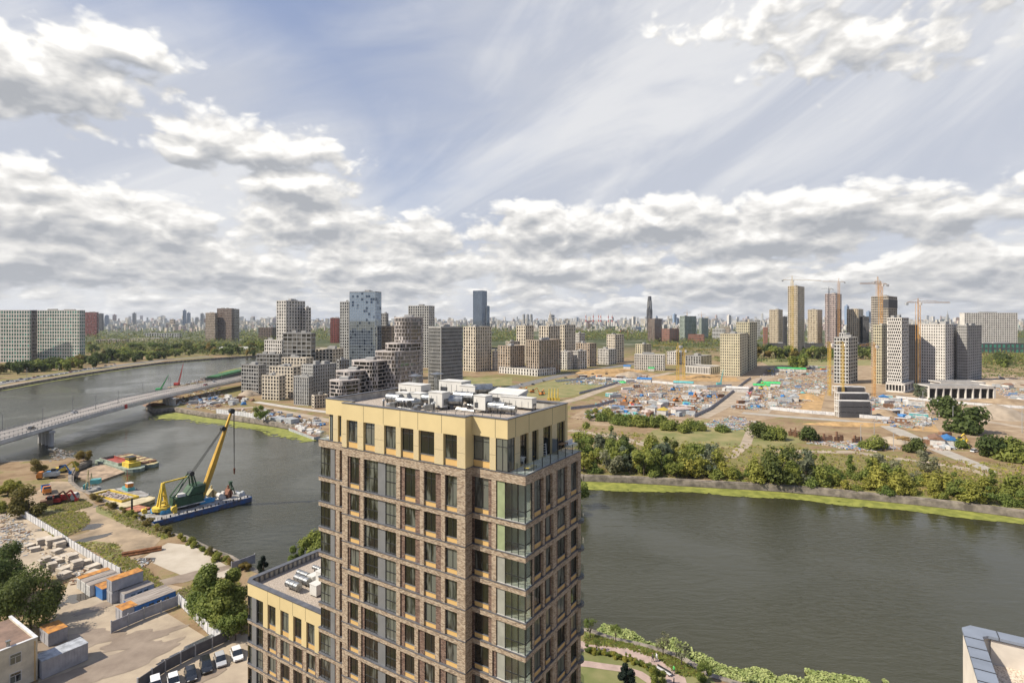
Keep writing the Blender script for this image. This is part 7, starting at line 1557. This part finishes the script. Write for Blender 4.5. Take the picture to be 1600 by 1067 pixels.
deckbox('blue winch at the near left of the crane pontoon', L * .12, 2.5, (2.4, 1.6, 1.1), M_MACH); deckbox('blue winch in the middle of the left deck', L * .17, -1, (3, 1.8, 1.2), M_MACH); deckbox('blue winch close to the yellow counterweight', L * .2, 3.2, (2.6, 1.8, 1.2), M_MACH); deckbox('yellow bollard winch near the left corner of the pontoon', L * .04, 4.2, (1.2, 1.0, 1.4), CM['yellow'])
deckbox('yellow post machine in front of the green house', L * .24, -3.2, (1, .8, 2.0), CM['yellow']); deckbox('upturned blue boat just right of the boom foot', L * .6, -.5, (5.5, 2.2, 1.1), M_MACH, 'covered_boat', 0, 'boat'); deckbox('second blue covered boat before the boom foot', L * .57, 2.2, (3.6, 2, 1.6), M_MACH, 'covered_boat', .2, 'boat')
deckbox('cream clamshell grab standing on the pontoon', L * .7, 3.5, (3.6, 2.4, 3.4), M_YB, 'clamshell_grab', 0, 'grab'); deckbox('rusty clamshell grab on the right half of the deck', L * .82, -1.0, (2.6, 2, 3.4), MATS['hook_rust'], 'clamshell_grab', .3, 'grab'); deckbox('white tarpaulin covered gear beside the rusty grab', L * .76, 0, (2.2, 2, 1.8), CM['white'], 'covered_gear'); deckbox('green A frame at the far end of the pontoon', L * .9, 2.5, (2.2, 2.2, 4), M_DGRN, 'lifting_frame', 0, 'frame'); deckbox('grey winch at the far end of the pontoon', L * .95, -2, (2, 1.6, 1.1), CM['grey'])
# moored houseboats and pontoons across the river
e, L = vessel('moored_barge', 'white hulled pontoon barge with grey cabins at the opposite quay', 'barge', (425, 655.5), (461, 664), 9, 0, 1.5, CM['white'], M_DECK); q = MB(); q.box(2, L * .6, -3, 3, 1.5, 3.8); q.box(L * .65, L - 1, -2, 3.4, 1.5, 5); q.build('cabin', CM['grey'], e)
e, L = vessel('moored_barge', 'long rusty barge row with pale tarps nearest the tower', 'barge', (463, 667), (503, 681), 9, 0, 1.6, CM['grey'], CM['brown']); q = MB()
for i in range(12): q.cbox((2 + i * (L - 4) / 12, RND.uniform(-3, 3), 2.2), (3, 2.5, 1.6), RND.uniform(0, 1))
q.build('cargo', CM['white'], e)
for i in range(46):
    px = rs.uniform(395, 505); py = 652 - 6 + (px - 395) * .19 - rs.uniform(0, 10); siteitem(rs.choice(('container', 'tarp', 'stack', 'pallets', 'tarp')), rs.choice(('blue', 'white', 'grey', 'grey', 'dust', 'white', 'brown', 'dust')), px, py, 6, where='in the boat yard across the river', rnd=rs, group='boat yard clutter across the river').scale = (.6, .6, .7)
for i in range(30):
    px = rs.uniform(300, 400); py = 640 - (400 - px) * .02 - rs.uniform(4, 16); siteitem(rs.choice(('container', 'tarp', 'stack', 'pallets')), rs.choice(('blue', 'white', 'grey', 'white', 'brown')), px, py - 2, 6, where='on the spit beside the bridge end', rnd=rs, group='clutter on the spit by the bridge')
rubble('spit_debris', [[(240, 625), (300, 606), (330, 600), (380, 630), (330, 640), (280, 634)], [(330, 640), (400, 640), (500, 662), (500, 672), (400, 652)], [(285, 600), (372, 580), (372, 586), (300, 606)]], 500, 13, 1.3, ['brown', 'grey', 'pink', 'brown', 'white'], 'rubble and gear strewn over the spit')
ribbon('embankment_road', pl((330, 640), (400, 636), (460, 646), (520, 658)), 7, M_DUST, .05); ribbon('promenade', pl((400, 628), (450, 636), (520, 645)), 6, mat('promenade_stone', (.45, .42, .38), .9, .1, .3), .06)
fence('white slatted quay fence across the river', pl((338, 646), (380, 651), (415, 657)), 3.2, M_FW, post=2.5)
for px, py, h in ((404, 655, 22), (412, 658, 24)): bt('mid_green', px, py, h, '', .9, ('left', 'right')[px > 408] + ' tree of the pair beside the white hulled pontoon barge')
e, L = vessel('covered_barge', 'dark shed barge with a green roof moored beyond the bridge', 'barge', (331, 590), (375, 579), 14, 0, 5.2, WC['dark'], mat('green_roof', (.03, .13, .04), .7, .1, .5)); q = MB(); q.box(1, L - 1, -5, 5, 5.2, 6.4); q.build('shed_roof', MATS['green_roof'], e)
heap('brown earth bank beside the bridge on the spit', 300, 605, 20, 6, 3, M_MUD); heap('pale rubble cone by the riverside blocks', 388, 618, 9, 6, 5, M_DUST); heap('round boulder islet by the second bridge pier', 240, 633, 8, 5, 2, CM['brown'], 'rubble_islet', 'rubble')
# ---------------------------------------------------------------- bridge
def bridge():
    near_ = [(-140, 733), (-60, 706), (0, 689), (35, 679), (70, 668.5), (130, 651.5), (190, 635.5), (253, 619.5), (315, 605.5), (374, 593.5), (420, 587)]; far_ = [(-140, 704), (-60, 686), (0, 673.5), (35, 665), (70, 655), (130, 638), (190, 622), (253, 609.5), (315, 598.5), (374, 588), (420, 582)]
    ZD = 8.0; N = [at(x, y, ZD) for x, y in near_]; Fa = [at(x, y, ZD) for x, y in far_]; e = empty('road_bridge', (N[3].x, N[3].y, 0), 0, 'long concrete road bridge crossing the river at the left', 'bridge'); O_ = N[3].copy(); O_.z = 0
    N = [p - O_ for p in N]; Fa = [p - O_ for p in Fa]
    def strip(mb, t0, t1, z0, z1, mi=0):
        for i in range(len(N) - 1):
            a, b = N[i].lerp(Fa[i], t0), N[i].lerp(Fa[i], t1); c, d = N[i + 1].lerp(Fa[i + 1], t0), N[i + 1].lerp(Fa[i + 1], t1)
            mb.add([(a.x, a.y, z0), (b.x, b.y, z0), (d.x, d.y, z0), (c.x, c.y, z0), (a.x, a.y, z1), (b.x, b.y, z1), (d.x, d.y, z1), (c.x, c.y, z1)], [(0, 3, 2, 1), (4, 5, 6, 7), (0, 1, 5, 4), (1, 2, 6, 5), (2, 3, 7, 6), (3, 0, 4, 7)], mi)
    conc = mat('bridge_concrete', (.46, .44, .41), .85, .1, .1)
    m = MB(); strip(m, 0, 1, ZD - .5, ZD); m.build('deck', conc, e); m = MB(); strip(m, .08, .92, ZD - 2.4, ZD - .5); m.build('girder', mat('girder_dark', (.22, .21, .20), .8, .1, .2), e)
    m = MB(); strip(m, .10, .47, ZD + .01, ZD + .05); m.build('carriageway', mat('bridge_asphalt', (.30, .275, .25), .9, .1, .1), e); m = MB(); strip(m, .53, .92, ZD + .01, ZD + .05); m.build('carriageway', MATS['bridge_asphalt'], e)
    m = MB(); strip(m, -.02, .0, ZD - 1.6, ZD + .25); m.build('fascia', mat('bridge_fascia', (.52, .51, .49), .8, .08, .2), e)
    for t in (.0, .09, .49, .93, .985):
        m = MB(); strip(m, t, t + .012, ZD + .8, ZD + .95); strip(m, t, t + .008, ZD + .45, ZD + .52)
        for i in range(len(N) - 1):
            A, Bq = N[i].lerp(Fa[i], t + .005), N[i + 1].lerp(Fa[i + 1], t + .005); k = max(1, int((Bq - A).length / 2.6))
            for j in range(k): p = A.lerp(Bq, j / k); m.box(p.x - .09, p.x + .09, p.y - .09, p.y + .09, ZD, ZD + .9)
        m.build('railing', mat('rail_steel', (.20, .20, .20), .6, .1, 1), e)
    for (px, py, sk) in ((69, 699, .0), (261, 640, 0), (385, 612, 0), (-60, 760, 0)):
        c = at(px + (10 if sk == 0 else 0), py, -3) - O_; d = Vector((-.85, .53, 0)); pr = MB()
        for k in range(4): p = c + d * (k * 4.6 - 1); pr.tube((p.x, p.y, -4), (p.x, p.y, ZD - 3.0), 1.25, 1.1, 10)
        a = c - d * 2.4; b = c + d * 15; pr.beam((a.x, a.y, ZD - 2.9), (b.x, b.y, ZD - 2.9), 2.6, 1.1); pr.beam((a.x, a.y, -3.0), (b.x, b.y, -3.0), 3.2, 1.0); pr.build('pier', conc, e)
    return O_, N, Fa, ZD
BO, BN, BF, ZD = bridge()
def onbridge(i, t, s): return BO + BN[i].lerp(BF[i], t).lerp(BN[i + 1].lerp(BF[i + 1], t), s), (BN[i + 1] - BN[i])
for i, t, s, c, lb in ((3, .28, .4, 'black', 'black car driving on the near lanes of the bridge'), (5, .72, -.2, 'white', 'white car driving on the far lanes of the bridge'), (8, .7, .3, 'white', 'white car at the far end of the bridge'), (8, .3, .1, 'red', 'red car in the near lanes toward the bridge end'), (9, .3, .2, 'grey', 'grey car reaching the bridge end by the shed barge')):
    p, d = onbridge(i, t, s); car(lb, c, (p.x, p.y), atan2(d.y, d.x), group='cars on the bridge', z=ZD + .06, lod=1, name='driving_car')
for i, s in ((2, .1), (3, .9), (4, .7), (5, .3), (5, .9), (6, .5), (7, .2), (7, .9), (8, .5)):
    p, d = onbridge(i, .96 if (i + int(s * 10)) % 2 else .5, s); e = empty('bridge_lamp_post', (p.x, p.y, ZD), 0, 'thin lamp post standing on the bridge', 'lamp post', 'lamp posts on the bridge'); m = MB(); m.tube((0, 0, 0), (0, 0, 8.5), .16, .1, 6); m.build('pole', MATS['rail_steel'], e); m = MB(); m.box(-1.2, 1.2, -.12, .12, 8.5, 8.65); m.build('lamp_head', MATS['rail_steel'], e)
p, d = onbridge(6, -.03, .1); q = MB(); q.box(-.05, .05, -1.4, 1.4, -1.4, 1.4); q.ball((0, 0, 0), .9, .9); tag(q.build('bridge_sign', CM['red'], loc=(p.x, p.y, ZD - .4), rz=atan2(d.y, d.x) + 1.57), 'red square navigation sign on the side of the bridge', 'sign')
# left bank road and traffic
ribbon('road', pl((-60, 612), (0, 599), (60, 589), (126, 579), (192, 570), (253, 562.5), (329, 557)), 16, M_ROAD, .05); ribbon('pavement', pl((-60, 618), (0, 604), (60, 594), (126, 583), (192, 573), (253, 565)), 5, M_CONC, .07)
for i in range(26):
    px = 5 + i * 7 + rs.uniform(-2, 2); py = 599 - px * .157 + rs.uniform(-1.5, 1.5); c = rs.choice(('white', 'silver', 'black', 'white', 'red', 'blue')); car(f"{c} car on the left bank road", c, at(px, py), 1.5 + rs.uniform(-.1, .1), group=f"{c} cars on the left bank road", lod=0)
for i in range(14):
    px = 735 + i * 19 + rs.uniform(-5, 5); py = 615 - (px - 724) * .145 + (2 if i % 2 else -1); c = rs.choice(('white', 'silver', 'black', 'grey')); car(f"{c} car on the road past the cream towers", c, at(px, max(569, py)), .9, group=f"{c} cars on the road past the cream towers", lod=0)
for c, px, py, lb in (('white', 1523, 706, 'white minibus parked beside the dark bush on the far bank'), ('grey', 1512, 698, 'grey car left of the white minibus'), ('blue', 1505, 694, 'blue car second left of the white minibus')): car(lb, c, at(px, py), .4, True, 'vehicles by the curving road', lod=0)
for i, px in enumerate((42, 92, 170)): lamp_post(px, 597 - px * .14, 11, ('leftmost', 'second', 'third')[i] + ' lamp post on the left bank road', 'lamp posts on the left bank')
e = empty('greenhouse', at(322, 549), radians(4), 'long pale glass roofed hall on the left bank beyond the river', 'greenhouse'); q = MB(); q.box(0, 92, 0, 22, 0, 4); q.add([(-1, -1, 4), (93, -1, 4), (93, 11, 9), (-1, 11, 9), (93, 23, 4), (-1, 23, 4)], [(0, 1, 2, 3), (3, 2, 4, 5), (0, 3, 5), (1, 4, 2)]); q.build('roof', WC['lgrey'], e)
# ---------------------------------------------------------------- park strip below on the right
sheet('park_lawn', pl((880, 1100), (915, 985), (960, 999), (1000, 1008), (1030, 1016), (1060, 1026), (1085, 1040), (1110, 1056), (1135, 1090)), M_LAWN, .02)
M_PINK = mat('pink_paving', (.40, .30, .26), .9, .08, .6)
ribbon('park_path', pl((890, 1007), (917, 1010), (945, 1012), (975, 1016), (1000, 1023), (1025, 1033), (1042, 1045), (1056, 1060), (1062, 1085)), 3.4, M_PINK, .05); ribbon('park_path', pl((890, 1035), (918, 1037), (945, 1041), (975, 1045), (1000, 1053), (1018, 1065), (1026, 1080)), 1.8, M_PINK, .055)
for px, py, h, k, lb in ((922, 996, 4.2, 'sapling', 'young staked tree nearest the tower on the riverside lawn'), (962, 1003, 3.8, 'sapling', 'young tree second from the tower on the riverside lawn'), (1036, 1023, 4.4, 'sapling_grey', 'pale young tree beside the people on the path'), (1065, 1039, 5, 'sapling_grey', 'pale young tree with a thin trunk right of the path'), (932, 1018, 2.6, 'sapling', 'thin sapling between path and hedge')): nt(k, px, py, h, lb, 1.05)
nt('spruce', 980, 1076, 6.5, 'dark conifer on the lawn at the bottom edge', 1); nt('near_round', 1028, 1072, 3.2, 'dark bush beside the path bench', 1); nt('near_round', 1100, 1062, 3.0, 'round dark bush by the water at the bottom edge', 1.1)
for i in range(22): t = i / 21; px = 918 + t * 112; py = 1019 + t * 6 + t * t * 30; nt('near_yellow' if i % 3 else 'near_round', px, py + RND.uniform(-1, 2), RND.uniform(.9, 1.5), 'low leafy shrub in the hedge beside the park path', 1.2, 'hedge shrubs by the park path', 'bush')
for i, (px, py) in enumerate(((933, 1022), (978, 1027), (1053, 1068))): e = empty('path_bollard', at(px, py), 0, ('left', 'middle', 'right')[i] + ' black bollard lamp beside the park path', 'bollard', 'bollard lamps by the path'); q = MB(); q.tube((0, 0, 0), (0, 0, .95), .1, .1, 8); q.build('post', M_FRAME, e); q = MB(); q.tube((0, 0, .95), (0, 0, 1.08), .13, .13, 8); q.build('lamp_head', M_GREY, e)
tufts('park_grass', [[(915, 990), (1000, 1010), (1060, 1030), (1100, 1056), (1062, 1056), (1030, 1030), (980, 1014), (915, 1006)]], 1500, 41, 'uneven grass along the park riverbank', .18, ('green', 'yellow', 'autumn'))
def person2(label, px, py, shirt, trousers, rz, h=1.72, hair=(.06, .035, .02), bag=None):
    "one continuous lofted figure: legs rise into hips, torso, neck and head; arms leave the shoulders"
    rnd = random.Random(int(px)); s = h / 1.75; e = empty('person', at(px, py), rz, label, 'person'); n = 8; m = MB()
    def loft(path, mi, capa=True, capb=True):
        vs = []; fs = []
        for (c, rx, ry) in path: vs += [((c[0] + rx * cos(2 * pi * i / n)) * s, (c[1] + ry * sin(2 * pi * i / n)) * s, c[2] * s) for i in range(n)]
        for k in range(len(path) - 1):
            for i in range(n): fs.append((k * n + i, k * n + (i + 1) % n, (k + 1) * n + (i + 1) % n, (k + 1) * n + i))
        if capa: fs.append(tuple(range(n - 1, -1, -1)))
        if capb: fs.append(tuple(len(vs) - n + i for i in range(n)))
        m.add(vs, fs, mi)
    loft([((.1, .02, .9), .095, .1), ((.1, .12, .5), .06, .065), ((.1, .1, .1), .042, .05), ((.1, .16, .03), .045, .11)], 1); loft([((-.1, .0, .9), .095, .1), ((-.1, -.1, .5), .06, .065), ((-.1, -.26, .13), .042, .05), ((-.1, -.22, .05), .045, .1)], 1)
    loft([((0, 0, .84), .165, .11), ((0, 0, 1.0), .16, .11), ((0, 0, 1.12), .14, .10), ((0, 0, 1.3), .18, .12), ((0, 0, 1.43), .17, .09), ((0, .01, 1.48), .06, .06), ((0, .015, 1.53), .052, .055)], 0)
    loft([((0, .015, 1.5), .05, .05), ((0, .02, 1.55), .055, .065), ((0, .03, 1.6), .075, .09), ((0, .025, 1.68), .08, .098), ((0, .01, 1.74), .055, .07), ((0, .01, 1.76), .02, .02)], 2)
    loft([((0, .06 + .02, 1.615), .016, .05), ((0, .11, 1.63), .014, .02)], 2)
    for sx in (-1, 1):
        f = sx * .12; loft([((sx * .19, 0, 1.42), .055, .055), ((sx * .24, -f * .5, 1.16), .042, .045), ((sx * .25, f * .8, .95), .033, .036)], 0); loft([((sx * .25, f * .8, .95), .026, .03), ((sx * .25, f * 1.1, .87), .022, .04), ((sx * .25, f * 1.15, .80), .012, .03)], 2)
    mats = [mat('cloth_%s' % '_'.join('%d' % (c * 100) for c in shirt), shirt, .9, .1, 3), mat('cloth_%s' % '_'.join('%d' % (c * 100) for c in trousers), trousers, .9, .1, 3), mat('skin', (.50, .31, .22), .6, .03, 2)]
    m.build('body', mats, e, smooth=True); q = MB(); q.ball((0, -.005 * s, 1.685 * s), .092 * s, .098 * s, 8, 6); q.build('hair', mat('hair_%d' % int(hair[0] * 1000), hair, .8, .1, 3), e)
person2('person in a white top walking beside a dark dressed person on the path', 1026, 1033, (.72, .74, .76), (.5, .52, .55), 1.9); person2('person in dark clothes walking left of the person in white', 1020, 1034, (.05, .045, .05), (.04, .04, .05), 1.9); person2('person in a bright green top walking alone down the path', 1053, 1053, (.10, .50, .12), (.05, .05, .06), -1.2)
e = empty('park_bench', at(1037, 1051), -.9, 'pale bench beside the park path with dark rests', 'bench'); q = MB(); q.box(-1.5, 1.5, -.25, .25, .4, .47); q.build('seat', M_FW, e)
q = MB(); q.box(-1.5, 1.5, .2, .26, .5, .85); q.build('backrest', M_FRAME, e)
for x in (-1.2, 1.2): q = MB(); q.box(x - .06, x + .06, -.22, .22, 0, .4); q.build('leg', M_FRAME, e)
# ---------------------------------------------------------------- air: one closed box of thin haze
def haze():
    m = bpy.data.materials.new('thin_haze'); m.use_nodes = True; t = NT(m.node_tree); t.n.remove(t.n['Principled BSDF'])
    v = t.n.new('ShaderNodeVolumePrincipled'); v.inputs['Color'].default_value = (.80, .88, 1.0, 1); v.inputs['Density'].default_value = 0.000032; v.inputs['Anisotropy'].default_value = .2
    t.l.new(v.outputs[0], t.n['Material Output'].inputs['Volume'])
    q = MB(); q.box(-13500, 13500, -600, 13500, -7.5, 340); tag(q.build('haze', m), kind='stuff')
haze()
# ---------------------------------------------------------------- labels: where several things share one, tell them apart by their order from the left
def ordinal(n):
    w = ['first', 'second', 'third', 'fourth', 'fifth', 'sixth', 'seventh', 'eighth', 'ninth', 'tenth', 'eleventh', 'twelfth']
    return w[n - 1] if n <= 12 else f"{n}{'th' if 10 <= n % 100 <= 20 else {1: 'st', 2: 'nd', 3: 'rd'}.get(n % 10, 'th')}"
def finish_labels():
    d = {}
    for o in COL.objects:
        if o.parent is None and 'label' in o: d.setdefault(o['label'], []).append(o)
    for lb, L in d.items():
        if len(L) < 2: continue
        L.sort(key=lambda o: o.location.x / max(1, o.location.y))
        for i, o in enumerate(L):
            t = f"{ordinal(i + 1)} from the left" if i < len(L) - 1 else 'rightmost'
            if len((lb + ' ' + t).split()) <= 16: o['label'] = f"{lb}, {t}"
finish_labels()
